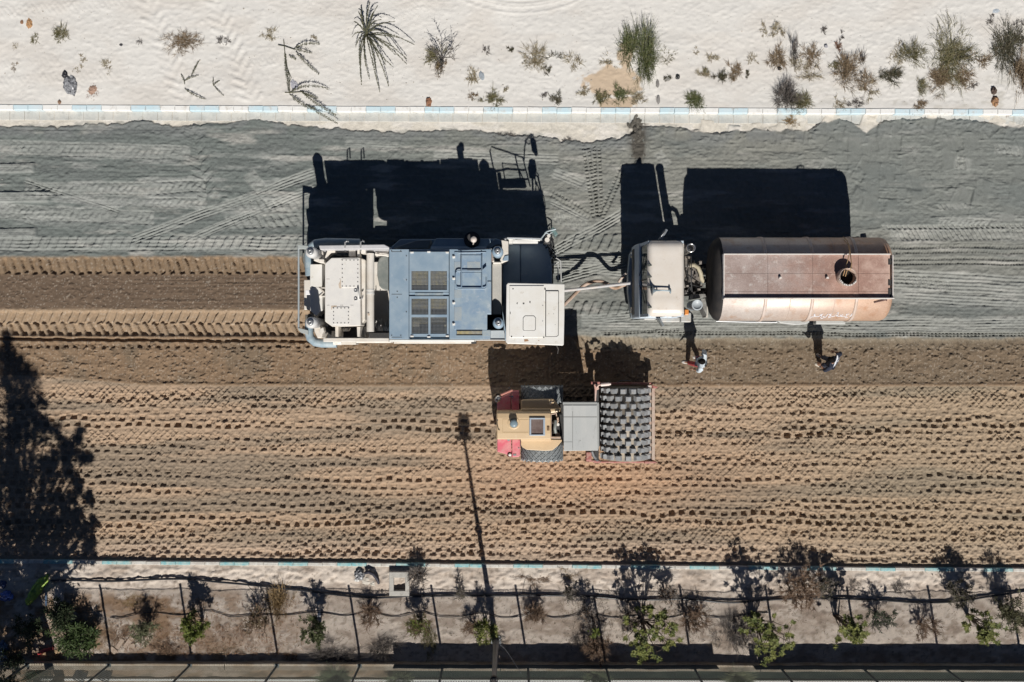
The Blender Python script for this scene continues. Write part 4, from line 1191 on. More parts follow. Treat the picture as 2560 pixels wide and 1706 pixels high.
# ------------------------------------------------------------------ water tank truck
T = thing("tank_truck", "old water tank truck with cream cab and rusty pinkish elliptical tank", "truck", tuple(W(1900,690,0)))
def tp(mb, name, mat, parent=None, bevel=0.0): return mb.build(name, mat, parent if parent is not None else T, bevel)
cabp = M("cream_cab_paint", (.70,.655,.60), .42, alt=(.66,.60,.53), scale=2, grime=(.45,.36,.28), grime_amt=.08, gscale=6, fine=.02, fscale=40)
cabshade = M("bluish_shaded_cab_front", (.42,.50,.58), .45, alt=(.50,.56,.62), scale=4, grime=(.4,.33,.25), grime_amt=.1)  # cream cab with the bluish shade of its front put into the colour
RZ = 3.0
xr0, xr1 = W(1620,700,RZ).x, W(1712,700,RZ).x
yn, ys = W(1650,600.5,RZ).y, W(1650,791.5,RZ).y
def extr(mb, prof, y0, y1, mi=0):
    """side profile (x, z) pulled across the cab"""
    n = len(prof)
    ar = sum(prof[i][0]*prof[(i+1)%n][1]-prof[(i+1)%n][0]*prof[i][1] for i in range(n))
    if ar < 0: prof = prof[::-1]
    a = [(x, y1, z) for x, z in prof]; b = [(x, y0, z) for x, z in prof]
    mb.add(a+b, [list(range(n-1,-1,-1)), list(range(n,2*n))], mi=mi)
    k = len(mb.v)-2*n
    for i in range(n):
        j = (i+1)%n
        mb.f.append([k+i, k+j, k+n+j, k+n+i]); mb.sm.append(False); mb.mi.append(mi)
# lower cab box, windows band, roof
fx = xr0+.01
m = MB(); extr(m, [(fx-.20,.75),(fx-.20,1.5),(fx-.12,1.95),(xr1,1.95),(xr1,.9),(fx+.55,.9)], ys-.02, yn+.02)
cb = tp(m, "cab", cabshade, bevel=.04)
m = MB(); extr(m, [(fx-.07,1.94),(fx+.03,2.82),(xr1-.03,2.82),(xr1-.03,1.94)], ys+.03, yn-.03); tp(m, "cab_windows", glass, cb)
m = MB()
for yy in (ys+.0, yn-.09):
    extr(m, [(fx-.10,1.94),(fx+.02,2.84),(fx+.12,2.84),(fx+.05,1.94)], yy, yy+.09)
    extr(m, [(xr1-.2,1.94),(xr1-.2,2.84),(xr1,2.84),(xr1,1.94)], yy, yy+.09)
    extr(m, [(fx+.5,1.94),(fx+.5,2.84),(fx+.56,2.84),(fx+.56,1.94)], yy, yy+.09)
tp(m, "window_pillar", cabshade, cb, .01)
m = MB(); ymid = (ys+yn)/2
m.box(xr1-.035, xr1+.002, ys+.09, yn-.09, 1.95, 2.85); tp(m, "rear_wall", cabp, cb)
# crowned roof
m = MB(); nx, ny = 14, 20; vs = []; fs = []
for i in range(nx+1):
    for j in range(ny+1):
        u = i/nx; v = j/ny
        ex = min(u, 1-u)*2; ey = min(v, 1-v)*2
        dz = -.13*max(0,1-ex*5)**2 - .16*max(0,1-ey*7)**2 - .02*(2*v-1)**2
        rib = .016*(math.exp(-((v-.165)*45)**2)+math.exp(-((v-.80)*45)**2))*(1 if .1 < u < .85 else 0)
        inset = .02*max(0,1-ex*6)
        cut = .05*max(0,1-ex*9)*max(0,1-ey*9)
        x = xr0+(xr1-xr0)*u; y = yn+(ys-yn)*v
        x += cut*(1 if u < .5 else -1); y += -cut if v < .5 else cut
        vs.append((x, y, RZ+dz+rib))
for i in range(nx):
    for j in range(ny):
        a = i*(ny+1)+j; fs.append((a, a+1, a+ny+2, a+ny+1))
b0 = len(vs)
ring = [i*(ny+1) for i in range(nx+1)] + [nx*(ny+1)+j for j in range(1,ny+1)] + [i*(ny+1)+ny for i in range(nx-1,-1,-1)] + [j for j in range(ny-1,0,-1)]
for r_ in ring: vs.append((vs[r_][0], vs[r_][1], 2.80))
for k in range(len(ring)):
    k2 = (k+1) % len(ring); fs.append((ring[k], ring[k2], b0+k2, b0+k))
m.add(vs, fs, True); rf = tp(m, "cab_roof", cabp, cb)
m = MB()
for y in (663,692,718,768):
    p = W(1622,y,RZ); m.prism([(p.x-.02,p.y+.03),(p.x+.03,p.y+.025),(p.x+.09,p.y-.02),(p.x+.02,p.y-.04),(p.x-.02,p.y-.03)], RZ-.07, RZ+.03)
tp(m, "marker_lamp_shadow", M("dark_lamp_shadow",(.10,.11,.10),.4), rf)  # dark wedges: marker lamps with their shadows built into shape and colour
m = MB(); a = W(1630,726.5,RZ+.12); b = W(1676,727.5,RZ+.12)
m.tube([(a.x,a.y,RZ+.12),(a.x+.03,a.y,RZ+.12),(a.x+.08,a.y,RZ+.12),(a.x+.13,a.y,RZ+.12),(a.x+.3,a.y,RZ+.12),(b.x,b.y,RZ+.12)], [.16,.10,.05,.025,.02,.02], 14)
m.ball((b.x,b.y,RZ+.10), .03,.09,.06, 10, 6); m.box(a.x+.15,a.x+.18,a.y-.02,a.y+.02,RZ-.01,RZ+.12); m.box(b.x-.03,b.x,b.y-.02,b.y+.02,RZ-.01,RZ+.1)
tp(m, "air_horn", M("grey_blue_horn",(.22,.28,.32),.35,metal=.3), rf)
# windscreen details
m = MB(); w0 = fx-.012
m.tube([(fx-.085,ymid,1.96),(fx+.015,ymid,2.83)], .014, 5); tp(m, "windscreen_bar", dark_steel, cb)
for y0, y1 in ((ymid-.15,ymid-.7),(ymid+.15,ymid+.75)):
    m = MB(); m.tube([(fx-.12,y0,1.97),(fx-.065,(y0+y1)/2,2.32),(fx-.04,y1,2.5)], .012, 5); tp(m, "wiper", seam_m, cb)
m = MB(); m.box(fx-.225,fx-.18,ys+.1,yn-.1,1.0,1.45); tp(m, "front_grille", dark_steel, cb, .01)
for yy in (ys+.25, yn-.25):
    m = MB(); m.lathe((fx-.23,yy,.95), [(0,-.02),(.09,-.02),(.10,.03)], 16, 'x'); tp(m, "headlight", chrome, cb)
m = MB(); m.prism([(fx-.26,yn-.2),(fx-.32,yn-.8),(fx-.33,ymid),(fx-.32,ys+.8),(fx-.22,ys+.02),(fx-.12,ys-.02),(fx-.14,yn+.02)], .5, .85); tp(m, "front_bumper", M("shaded_bumper_blue",(.20,.28,.36),.5,alt=(.40,.42,.42),scale=4), None, .03)  # the bumper's shade is painted in as dark blue
# mirrors
m = MB(); m.ptube([(1652,600,2.6),(1654,590,2.75),(1664,578,2.7)], .014, 5); m.ptube([(1655,600,2.2),(1660,586,2.3),(1665,580,2.6)], .014, 5); mm = tp(m, "mirror_arm", steel)
tp(mirror(1660,586,.07,.34,-.55,2.25,2.7), "side_mirror", M("mirror_silver",(.30,.33,.36),.3,metal=.4), mm, .01)
m = MB(); m.ptube([(1640,793,2.4),(1645,800,2.5),(1656,803,2.5)], .014, 5); m.ptube([(1648,793,2.0),(1652,803,2.2)], .014, 5); mm = tp(m, "mirror_arm", steel)
tp(mirror(1654,806,.06,.26,.5,2.1,2.5), "side_mirror", M("mirror_silver2",(.30,.33,.34),.3,metal=.4), mm, .01)
# steps, fender, tank on the sunny side
m = MB(); m.pbox(1648,793,1700,806,.7,1.15); m.pbox(1610,791,1640,800,.6,1.1); m.pbox(1702,782,1728,806,.8,1.25); tp(m, "side_step", M("silver_step",(.42,.43,.42),.5,alt=(.5,.48,.44),scale=6,grime=(.3,.25,.2),grime_amt=.2), None, .03)
m = MB(); m.pbox(1712,774,1722,788,1.7,1.9); tp(m, "orange_flasher", M("orange_plastic",(.70,.26,.06),.4), None, .02)
# engine and chassis behind the cab
m = MB(); a = W(1700,700,.9); 
m.pbox(1600,660,2190,672,.75,1.0); m.pbox(1600,728,2190,740,.75,1.0)
for x in (1740,1850,1950,2050,2150): m.pbox(x,672,x+10,728,.78,.95)
tp(m, "chassis_frame", dark_steel)
m = MB(); m.pbox(1706,668,1752,720,1.0,1.55); m.pbox(1700,720,1770,730,1.0,1.3); m.pbox(1712,725,1730,735,1.3,1.6); m.pbox(1712,640,1726,668,1.0,1.9); tp(m, "gearbox", M("oily_grey",(.10,.095,.09),.6,alt=(.22,.19,.16),scale=9,grime=(.02,.02,.02),grime_amt=.3), None, .03)
m = MB()
rr = random.Random(21)
for k in range(26):
    x = rr.uniform(1713,1758); y = rr.uniform(632,732); m.pbox(x,y,x+rr.uniform(2,8),y+rr.uniform(2,9),1.3,rr.uniform(1.5,1.8))
tp(m, "engine_fittings", M("mixed_metal",(.36,.33,.30),.5,metal=.2,alt=(.12,.10,.09),alt_amt=.6,scale=18))
m = MB(); m.ptube([(1724,664,2.0),(1736,663,2.05),(1746,670,2.05),(1752,684,2.0),(1754,698,1.9),(1758,703,1.8),(1764,702,1.7)], .065, 12); tp(m, "intake_hose", M("tan_rubber",(.36,.32,.22),.6,alt=(.45,.40,.30),scale=9))
m = MB()
for pp in ([(1716,676,1.9),(1722,700,1.9),(1726,722,1.8),(1722,750,1.7)],[(1728,640,2.2),(1728,700,2.2),(1730,730,2.0)],[(1718,650,2.0),(1728,660,2.0),(1730,690,1.9),(1722,735,1.7)],[(1712,735,1.8),(1728,712,1.9),(1752,718,1.7)]): m.ptube(pp, .016, 6)
tp(m, "engine_hoses", hyd)
c = W(1728,620,2.95); m = MB(); m.lathe((c.x,c.y,1.0), [(.12,0),(.12,1.85),(.135,1.9),(.13,1.95),(.10,1.95),(.095,1.6),(0,1.6)], 20); tp(m, "exhaust_stack", chrome)
m = MB(); m.pbox(1714,612,1724,630,1.2,2.4); tp(m, "stack_bracket", M("brown_bracket",(.20,.14,.11),.7))
c = W(1743,762.5,2.1); m = MB(); m.lathe((c.x,c.y,1.2), [(.15,0),(.15,.86),(.165,.86),(.165,.92),(.13,.92),(.12,.89),(0,.885)], 24); tp(m, "air_cleaner", M("grey_blue_drum",(.40,.44,.47),.45))
m = MB(); m.pprism([(1730,736),(1763,735),(1766,743),(1733,748)], 1.3, 1.9); m.pprism([(1752,748),(1768,745),(1767,790),(1758,772)], 1.0, 1.7); m.pbox(1766,742,1775,752,1.2,1.75); tp(m, "battery_box", M("worn_grey_box",(.30,.30,.28),.6,alt=(.16,.15,.14),scale=9), None, .01)
m = MB(); m.pbox(1765,748,1770,794,.95,1.5); tp(m, "mudguard_edge", M("edge_pale",(.52,.49,.44),.6))
# wheels
for (x, dz) in ((1660,0),(1905,0),(2035,0)):
    for sgn in (-1, 1):
        c = W(x, 700, .5)
        wheel("wheel", Vector((c.x, ymid+sgn*(1.0 if x < 1800 else .92), .50)), .50, .30 if x < 1800 else .52, T, pattern='none')
# the tank
TX0, TX1 = 6.12, 11.06
TYC = 1.845; TA = 1.245; TB = .86; TZC = 2.13; EXP = 2.35
def sec(t, sc=1.0):
    c_, s_ = math.cos(t), math.sin(t)
    return (TYC+TA*sc*math.copysign(abs(c_)**(2/EXP), c_), TZC+TB*sc*math.copysign(abs(s_)**(2/EXP), s_))
def tank_z(y):
    q = max(0, 1-abs((y-TYC)/TA)**EXP)
    return TZC+TB*q**(1/EXP)
tank_mat = M("faded_tank_paint", (.45,.385,.345), .45, alt=(.53,.475,.43), scale=1.4, grime=(.36,.21,.12), grime_amt=.30, gscale=2.6, fine=.06, fscale=25, metal=.1)
# paint runs from cream at the front to rusty orange at the back
nt = tank_mat.node_tree
bs = nt.nodes["Principled BSDF"]; src = bs.inputs["Base Color"].links[0].from_socket
geo = nt.nodes.new("ShaderNodeNewGeometry"); sep = nt.nodes.new("ShaderNodeSeparateXYZ"); nt.links.new(geo.outputs["Position"], sep.inputs[0])
nz = nt.nodes.new("ShaderNodeTexNoise"); nz.inputs["Scale"].default_value = 1.1; nz.inputs["Detail"].default_value = 6; nt.links.new(geo.outputs["Position"], nz.inputs["Vector"])
ad = nt.nodes.new("ShaderNodeMath"); ad.operation = 'MULTIPLY_ADD'; ad.inputs[1].default_value = 3.0; nt.links.new(nz.outputs["Fac"], ad.inputs[0]); nt.links.new(sep.outputs[0], ad.inputs[2])
mr = nt.nodes.new("ShaderNodeMapRange"); mr.inputs["From Min"].default_value = 8.9; mr.inputs["From Max"].default_value = 11.8; nt.links.new(ad.outputs[0], mr.inputs["Value"])
mx = nt.nodes.new("ShaderNodeMix"); mx.data_type = 'RGBA'; mx.blend_type = 'MULTIPLY'; mx.inputs[7].default_value = (1.0,.77,.61,1)
nt.links.new(mr.outputs[0], mx.inputs[0]); nt.links.new(src, mx.inputs[6]); nt.links.new(mx.outputs[2], bs.inputs["Base Color"])
m = MB(); n = 72
prof = [(TX0-.24,.30),(TX0-.22,.60),(TX0-.16,.84),(TX0-.07,.95),(TX0+.03,1.0),(TX1-.12,1.0),(TX1-.02,.975),(TX1+.05,.90),(TX1+.09,.6)]
vs = []
for (x, sc) in prof:
    for k in range(n):
        y, z = sec(2*math.pi*k/n, sc); vs.append((x, y, z))
fs = []
for i in range(len(prof)-1):
    for k in range(n):
        k2 = (k+1) % n; fs.append((i*n+k, i*n+k2, (i+1)*n+k2, (i+1)*n+k))
m.add(vs, [f[::-1] for f in fs], True); m.add(vs[:n], [list(range(n))], False, 1); m.add(vs[-n:], [list(range(n-1,-1,-1))])
for k in range(4*n): m.mi[k] = 1
front_m = M("shaded_tank_head", (.028,.028,.03), .85, alt=(.05,.045,.042), scale=3, spec=.2)  # the head's shade is put into this near-black colour
tank = tp(m, "tank", [tank_mat, front_m])
band_m = M("pale_band_paint", (.60,.51,.46), .45, alt=(.52,.40,.32), scale=5, grime=(.42,.25,.14), grime_amt=.12)
for px in (1913,2030,2140):
    x = (px-1280)/S*(D-2.85)/D; m = MB(); vs = []
    for dx, sc in ((-.045,1.0),(-.045,1.018),(.045,1.018),(.045,1.0)):
        for k in range(n):
            y, z = sec(2*math.pi*k/n, sc); vs.append((x+dx, y, z))
    fs = []
    for i in range(3):
        for k in range(n):
            k2 = (k+1) % n; fs.append((i*n+k, (i+1)*n+k, (i+1)*n+k2, i*n+k2))
    m.add(vs, fs, True); tp(m, "tank_band", band_m, tank)
# walkway on top
deck_m = M("worn_pink_deck", (.30,.225,.20), .65, alt=(.40,.325,.30), scale=1.7, grime=(.58,.55,.52), grime_amt=.28, gscale=5, fine=.10, fscale=30)
PZ = 3.06
nt = deck_m.node_tree; bs = nt.nodes["Principled BSDF"]; src = bs.inputs["Base Color"].links[0].from_socket
geo = nt.nodes.new("ShaderNodeNewGeometry"); sep = nt.nodes.new("ShaderNodeSeparateXYZ"); nt.links.new(geo.outputs["Position"], sep.inputs[0])
nz = nt.nodes.new("ShaderNodeTexNoise"); nz.inputs["Scale"].default_value = 2.6; nz.inputs["Detail"].default_value = 9; nz.inputs["Roughness"].default_value = .7; nt.links.new(geo.outputs["Position"], nz.inputs["Vector"])
ad = nt.nodes.new("ShaderNodeMath"); ad.operation = 'MULTIPLY_ADD'; ad.inputs[1].default_value = 4.5; nt.links.new(nz.outputs["Fac"], ad.inputs[0]); nt.links.new(sep.outputs[0], ad.inputs[2])
mr = nt.nodes.new("ShaderNodeMapRange"); mr.inputs["From Min"].default_value = 12.4; mr.inputs["From Max"].default_value = 13.6; mr.inputs["To Max"].default_value = .7; nt.links.new(ad.outputs[0], mr.inputs["Value"])
mx = nt.nodes.new("ShaderNodeMix"); mx.data_type = 'RGBA'; mx.inputs[7].default_value = (.60,.56,.53,1)
nt.links.new(mr.outputs[0], mx.inputs[0]); nt.links.new(src, mx.inputs[6])
mr2 = nt.nodes.new("ShaderNodeMapRange"); mr2.inputs["From Min"].default_value = 9.6; mr2.inputs["From Max"].default_value = 11.6; mr2.inputs["To Max"].default_value = .75; nt.links.new(ad.outputs[0], mr2.inputs["Value"])
mx2 = nt.nodes.new("ShaderNodeMix"); mx2.data_type = 'RGBA'; mx2.blend_type = 'MULTIPLY'; mx2.inputs[7].default_value = (1.0,.72,.60,1)
nt.links.new(mr2.outputs[0], mx2.inputs[0]); nt.links.new(mx.outputs[2], mx2.inputs[6]); nt.links.new(mx2.outputs[2], bs.inputs["Base Color"])
dx0 = W(1811,690,PZ).x; dx1 = W(2225,690,PZ).x; dyn = W(1900,637.5,PZ).y; dys = W(1900,745.5,PZ).y
rowsy = [dyn, W(0,684,PZ).y, W(0,729,PZ).y, dys]
cols = [dx0]+[(px-1280)/S*(D-PZ)/D for px in (1919.5,2032,2146)]+[dx1]
pl = []
for i in range(len(cols)-1):
    for j in range(3):
        m = MB(); m.box(cols[i]+.003, cols[i+1]-.003, rowsy[j+1]+.003, rowsy[j]-.003, PZ-.02, PZ+random.uniform(-.003,.003)); pl.append(tp(m, "deck_plate", deck_m, None, .003))
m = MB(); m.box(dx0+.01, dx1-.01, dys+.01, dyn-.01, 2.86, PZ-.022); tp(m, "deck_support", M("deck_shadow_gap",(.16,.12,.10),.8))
edge_m = M("pale_edge_paint", (.70,.66,.62), .5, grime=(.4,.25,.15), grime_amt=.15)
m = MB(); m.box(dx0-.03, dx1, dyn, dyn+.03, 2.86, PZ+.055); m.box(dx0-.03, dx1+.08, dys-.03, dys, 2.82, PZ+.125); m.box(dx0-.035, dx0-.005, dys, dyn, 2.86, PZ+.05); m.box(dx1+.055, dx1+.08, dys, dyn, 2.84, PZ+.05); tp(m, "deck_rail", edge_m, None, .004)
for px in (1975,2086):
    x = (px-1280)/S*(D-2.85)/D; m = MB(); vs = []
    for dx, sc in ((-.008,1.0),(0,1.005),(.008,1.0)):
        for k in range(n):
            y, z = sec(2*math.pi*k/n, sc); vs.append((x+dx, y, z))
    fs = []
    for i in range(2):
        for k in range(n):
            k2 = (k+1) % n; fs.append((i*n+k, (i+1)*n+k, (i+1)*n+k2, i*n+k2))
    m.add(vs, fs, True); tp(m, "weld_seam", M("weld_seam_paint",(.38,.30,.25),.6), tank)
# manhole
c = W(2121,692,PZ+.30); mhc = (c.x, c.y)
m = MB(); m.lathe((c.x,c.y,PZ), [(.255,0),(.255,.30),(.235,.30),(.225,.02)], 28); mh = tp(m, "manhole_neck", M("rusty_neck",(.36,.24,.18),.6,alt=(.50,.40,.34),scale=9))
m = MB(); m.cyl((c.x,c.y), .226, PZ-.01, PZ+.03, 28); tp(m, "manhole_opening", M("tank_inside",(.006,.006,.006),.9), mh)
m = MB()
for k in range(13):
    a = math.pi+.35+k*.19; m.box(c.x+.25*math.cos(a)-.02,c.x+.25*math.cos(a)+.02,c.y+.25*math.sin(a)-.02,c.y+.25*math.sin(a)+.02,PZ+.28,PZ+.30+.03*((k*7)%3)/2)
tp(m, "neck_flange", edge_m, mh)
rope_m = M("orange_rope", (.42,.27,.14), .7)
m = MB(); m.ptube([(2113,692,3.1),(2118,676,3.36),(2126,676,3.45),(2129,660,3.42),(2126,636,3.2),(2124,618,2.98),(2118,602,2.75),(2108,593,2.5)], .014, 6)
m.ptube([(2108,690,3.15),(2120,650,3.3),(2124,632,3.18),(2120,612,2.95),(2110,600,2.7)], .012, 6); tag(m.build("rope", rope_m, None, loc=tuple(W(2125,650,3.2))), "thin tan rope hanging from the open manhole over the tank truck side", "rope")
for x in (1951,2068.5):
    m = MB(); p = W(x,695,PZ+.08); m.prism([(p.x-.035,p.y-.02),(p.x+.05,p.y-.02),(p.x+.03,p.y+.03),(p.x-.02,p.y+.03)], PZ, PZ+.09); tp(m, "deck_lug", edge_m, None, .004)
# sign writing along the flank
def on_tank(px, py):
    z = 2.6
    for _ in range(30):
        y = (853-py)/S*(D-z)/D; z = .5*z+.5*tank_z(max(y, TYC-TA*.995))
    return Vector(((px-1280)/S*(D-z)/D, (853-py)/S*(D-z)/D, z))
strokes = [[(2030,240),(1980,270),(2010,320),(1900,330),(1960,350)],[(1890,250),(1770,260),(1800,330),(1740,350),(1620,340),(1520,300)],[(1640,265),(1600,275)],[(1560,280),(1520,290)],[(1840,400),(1700,402)],
 [(1370,212),(1470,190)],[(1440,215),(1400,330),(1380,350),(1320,270)],[(1600,350),(1430,340),(1420,372)],[(1300,330),(1200,350),(1140,340),(1090,270),(1170,240)],[(1060,250),(1100,350),(1000,360)],
 [(1020,240),(930,330),(920,380),(850,400),(780,360),(860,350)],[(1120,390),(1000,402)],[(800,250),(650,290),(690,330),(730,290),(740,350),(690,390),(720,440),(800,430)],
 [(650,350),(560,360),(440,340),(410,290),(450,250),(460,340),(380,370),(310,370),(290,400),(210,460)]]
m = MB()
for st in strokes:
    P = []
    for i in range(len(st)-1):
        for k in range(4): P.append((st[i][0]+(st[i+1][0]-st[i][0])*k/4, st[i][1]+(st[i+1][1]-st[i][1])*k/4))
    P.append(st[-1])
    pts = [on_tank(2010+x/16.8, 770+y/16.8)+Vector((0,-.004,.004)) for x, y in P]
    m.tube(pts, .012, 5)
tp(m, "sign_writing", M("white_script_paint",(.74,.74,.78),.5), tank)
m = MB(); a = on_tank(2184,757); b = on_tank(2215,750); m.tube([a+Vector((0,0,.03)), b+Vector((0,0,.05))], .018, 6); m.tube([b+Vector((0,0,.04)),b+Vector((.06,-.05,-.1)),b+Vector((.03,-.12,-.3))], .02, 6); tp(m, "rear_latch", M("dark_brown_bar",(.10,.045,.04),.6), tank)
m = MB(); 
for y in (648,700,722): m.pbox(2221,y,2228,y+14,2.9,3.08)
tp(m, "rear_bracket", dark_steel)
# guard and pipes low on the sunny side
m = MB(); m.pprism([(1943,801),(2000,801),(2024,801),(2024,806),(2015,811),(1990,813),(1950,808)], .85, 1.25); m.pbox(2040,800,2114,811,.8,1.1); m.pbox(1850,799,1943,805,.85,1.0); tp(m, "side_guard", M("pale_guard",(.52,.53,.51),.5,alt=(.45,.46,.45),scale=5,grime=(.3,.26,.2),grime_amt=.15), None, .02)
m = MB(); m.ptube([(1790,803,1.0),(1860,805,1.0),(1950,806,1.0)], .03, 8); tp(m, "side_pipe", steel)
m = MB(); m.pbox(2185,640,2200,775,.6,.85); tp(m, "rear_bumper", dark_steel, None, .02)
for k in (1835,1985,2130):
    m = MB(); m.pbox(k,655,k+24,745,1.0,1.5); tp(m, "tank_saddle", dark_steel)

# ------------------------------------------------------------------ between the machines: push bar and hose
m = MB(); m.ptube([(1405,727.5,1.12),(1455,722,1.12),(1520,714.5,1.1),(1578,708,1.05)], .05, 12); c = W(1490,718,1.1)
pb = tag(m.build("tow_bar", M("pale_bar_paint",(.42,.43,.45),.5,alt=(.52,.48,.44),alt_amt=.6,scale=5,grime=(.4,.27,.18),grime_amt=.15), None, loc=tuple(c)), "long straight pale tow bar between the stabilizer cab and the truck front", "tow bar")
hp = [(1408,764,.95),(1420,753,.88),(1436,737,.80),(1450,722,.72),(1462,712,.74),(1475,706,.85),(1490,703,1.0),(1505,704,1.0),(1518,709,.92),(1528,718,.80),(1540,722,.66),(1556,714,.62),(1590,700,.62)]
A = np.array([list(W(*p)) for p in hp])
P = []
for i in range(len(A)-1):
    for k in range(4): P.append(A[i]+(A[i+1]-A[i])*k/4)
P.append(A[-1]); P = np.array(P)
for _ in range(5):
    B = P.copy(); B[1:-1] = (P[:-2]+2*P[1:-1]+P[2:])/4; P = B
m = MB(); m.tube([Vector(p) for p in P], .058, 12)
tag(m.build("water_hose", M("dusty_pink_hose",(.50,.40,.34),.6,alt=(.34,.22,.14),alt_amt=.6,scale=4), None, loc=tuple(P[len(P)//2])), "bent dusty pink water hose looping over the tow bar", "hose")
m = MB(); m.ptube([(1546,706,.7),(1558,690,.75),(1566,684,.8)], .045, 10); tp(m, "front_pipe", M("rusty_pipe",(.34,.22,.16),.6,alt=(.6,.56,.5),scale=9))
# ------------------------------------------------------------------ padfoot roller
Q = thing("padfoot_roller", "small padfoot roller with cream hood, faded red sides, grey canopy and studded steel drum", "road roller", tuple(W(1420,1060,0)))
def qp(mb, name, mat, parent=None, bevel=0.0): return mb.build(name, mat, parent if parent is not None else Q, bevel)
hoodc = M("sand_yellow_hood", (.64,.48,.30), .42, alt=(.60,.44,.27), scale=1.8, grime=(.66,.56,.42), grime_amt=.06, gscale=5, fine=.02, fscale=40)
fred = M("faded_red_paint", (.62,.12,.17), .5, alt=(.64,.27,.28), alt_amt=.6, scale=4, grime=(.52,.40,.34), grime_amt=.18, gscale=7, fine=.04)
dred = M("dark_red_frame", (.33,.085,.075), .55, alt=(.42,.20,.17), scale=5, grime=(.50,.37,.28), grime_amt=.45, gscale=6)
canopy_m = M("grey_canopy_sheet", (.43,.445,.44), .55, alt=(.49,.495,.48), scale=2.5, grime=(.29,.29,.275), grime_amt=.12, gscale=6, fine=.03, stretch=(1,.35,1))
# tyres
for (y, zc) in ((999,.70),(1121,.70)):
    pass
ty_n = W(1352,966,.75).y; ty_s = W(1352,1149.5,.72).y
tx = W(1355,1060,.70).x
for yy in (ty_n-.25, ty_s+.25):
    wheel("wheel", Vector((tx, yy, .665)), .645, .50, Q, tyre=[M("dusty_tyre_groove",(.47,.50,.51),.85,alt=(.38,.40,.40),scale=7),M("grey_tyre_block",(.17,.19,.20),.8,alt=(.26,.28,.29),alt_amt=.6,scale=9)], rim=fred, pattern='diamond')
m = MB(); m.pbox(1290,1010,1500,1116,.55,1.0); m.pbox(1320,975,1385,1145,.55,.8); qp(m, "chassis_frame", dark_steel, bevel=.02)
# hood: rounded shoulders
HZ2 = 2.02
m = MB(); y0 = W(0,1030,HZ2).y; y1 = W(0,1098.5,HZ2-.1).y; x0 = W(1241,0,HZ2).x; x1 = W(1377,0,HZ2).x
pr = [(y0,1.0),(y0,HZ2-.10),(y0-.05,HZ2-.03),(y0-.18,HZ2),(y1+.18,HZ2),(y1+.03,HZ2-.012),(y1,HZ2-.03),(y1,1.0)]
vs = []; fs = []
xs = [x0, x0+.03, x0+.6, x1]
for i, x in enumerate(xs):
    for (yy, zz) in pr: vs.append((x, yy, zz-(.06 if i == 0 else 0)))
for i in range(3):
    for k in range(7): fs.append((i*8+k, (i+1)*8+k, (i+1)*8+k+1, i*8+k+1))
fs += [tuple(range(8)), tuple(range(31,23,-1))]
m.add(vs, fs); hood = qp(m, "engine_hood", hoodc, bevel=.012)
m = MB(); m.pprism([(1302,1030),(1302,1000),(1318,999),(1384,997.5),(1402,1021),(1401,1029)], 1.45, 1.60, 1.0); m.pprism([(1302,1034),(1302,1022),(1401,1022),(1401,1031),(1378,1034)], 1.60, 1.78); qp(m, "fender", hoodc, bevel=.05)
m = MB(); m.pprism([(1303,1099),(1405,1099.5),(1405,1103),(1396,1114),(1381,1126.5),(1360,1127.5),(1317,1125),(1306,1119),(1302,1112)], 1.42, 1.66); qp(m, "fender", hoodc, bevel=.015)
m = MB(); m.pbox(1302,1098,1378,1103,1.3,1.69); qp(m, "fender_step", hoodc, bevel=.008)
m = MB(); c = W(1284.5,1059.5,2.2)
m.lathe((c.x,c.y,HZ2-.01), [(.085,0),(.085,.10),(.115,.11),(.12,.19),(.10,.22),(.05,.235),(0,.235)], 20); qp(m, "air_intake_cap", M("grey_blue_cap",(.20,.27,.31),.35), hood)
m = MB(); m.lathe((c.x,c.y,HZ2), [(.19,0),(.185,.012),(.13,.012),(.125,.0)], 24); qp(m, "cap_collar", hoodc, hood)
m = MB()
for (a,b,c_,d) in ((1323.5,1045,1363,1048.5),(1323.5,1086.5,1363,1090),(1323.5,1048.5,1328,1086.5),(1358,1048.5,1363,1086.5)): m.pbox(a,b,c_,d,HZ2-.01,HZ2+.05)
win = qp(m, "window_frame", M("grey_blue_frame",(.36,.42,.49),.45), hood, .01)
m = MB(); m.pbox(1328,1048.5,1358,1086.5,HZ2-.02,HZ2+.012); qp(m, "window_pane", M("brown_pane",(.135,.095,.085),.25,alt=(.20,.155,.14),scale=5,grime=(.4,.33,.3),grime_amt=.08), win)
m = MB(); m.pbox(1257,1048,1270,1049,HZ2,HZ2+.006); m.pbox(1257,1081,1321,1082,HZ2,HZ2+.006); m.pbox(1299,1049,1321,1050,HZ2,HZ2+.006); m.pbox(1256,1048,1257,1082,HZ2,HZ2+.005); qp(m, "hood_crease", M("hood_crease_shade",(.48,.35,.20),.5), hood)
m = MB(); m.ptube([(1243,1050,HZ2-.02),(1243,1060,HZ2),(1246,1074,HZ2+.02),(1249,1076,HZ2+.03)], .012, 5); m.pbox(1242,1049,1245,1053,HZ2-.05,HZ2); qp(m, "hood_latch", dark_steel, hood)
m = MB(); m.pbox(1367.5,1067,1374,1077,HZ2-.01,HZ2+.03); m.pcyl(1371,1072,.018,HZ2+.02,HZ2+.045,8); qp(m, "hood_lock", M("brown_lock",(.20,.12,.06),.5), hood)
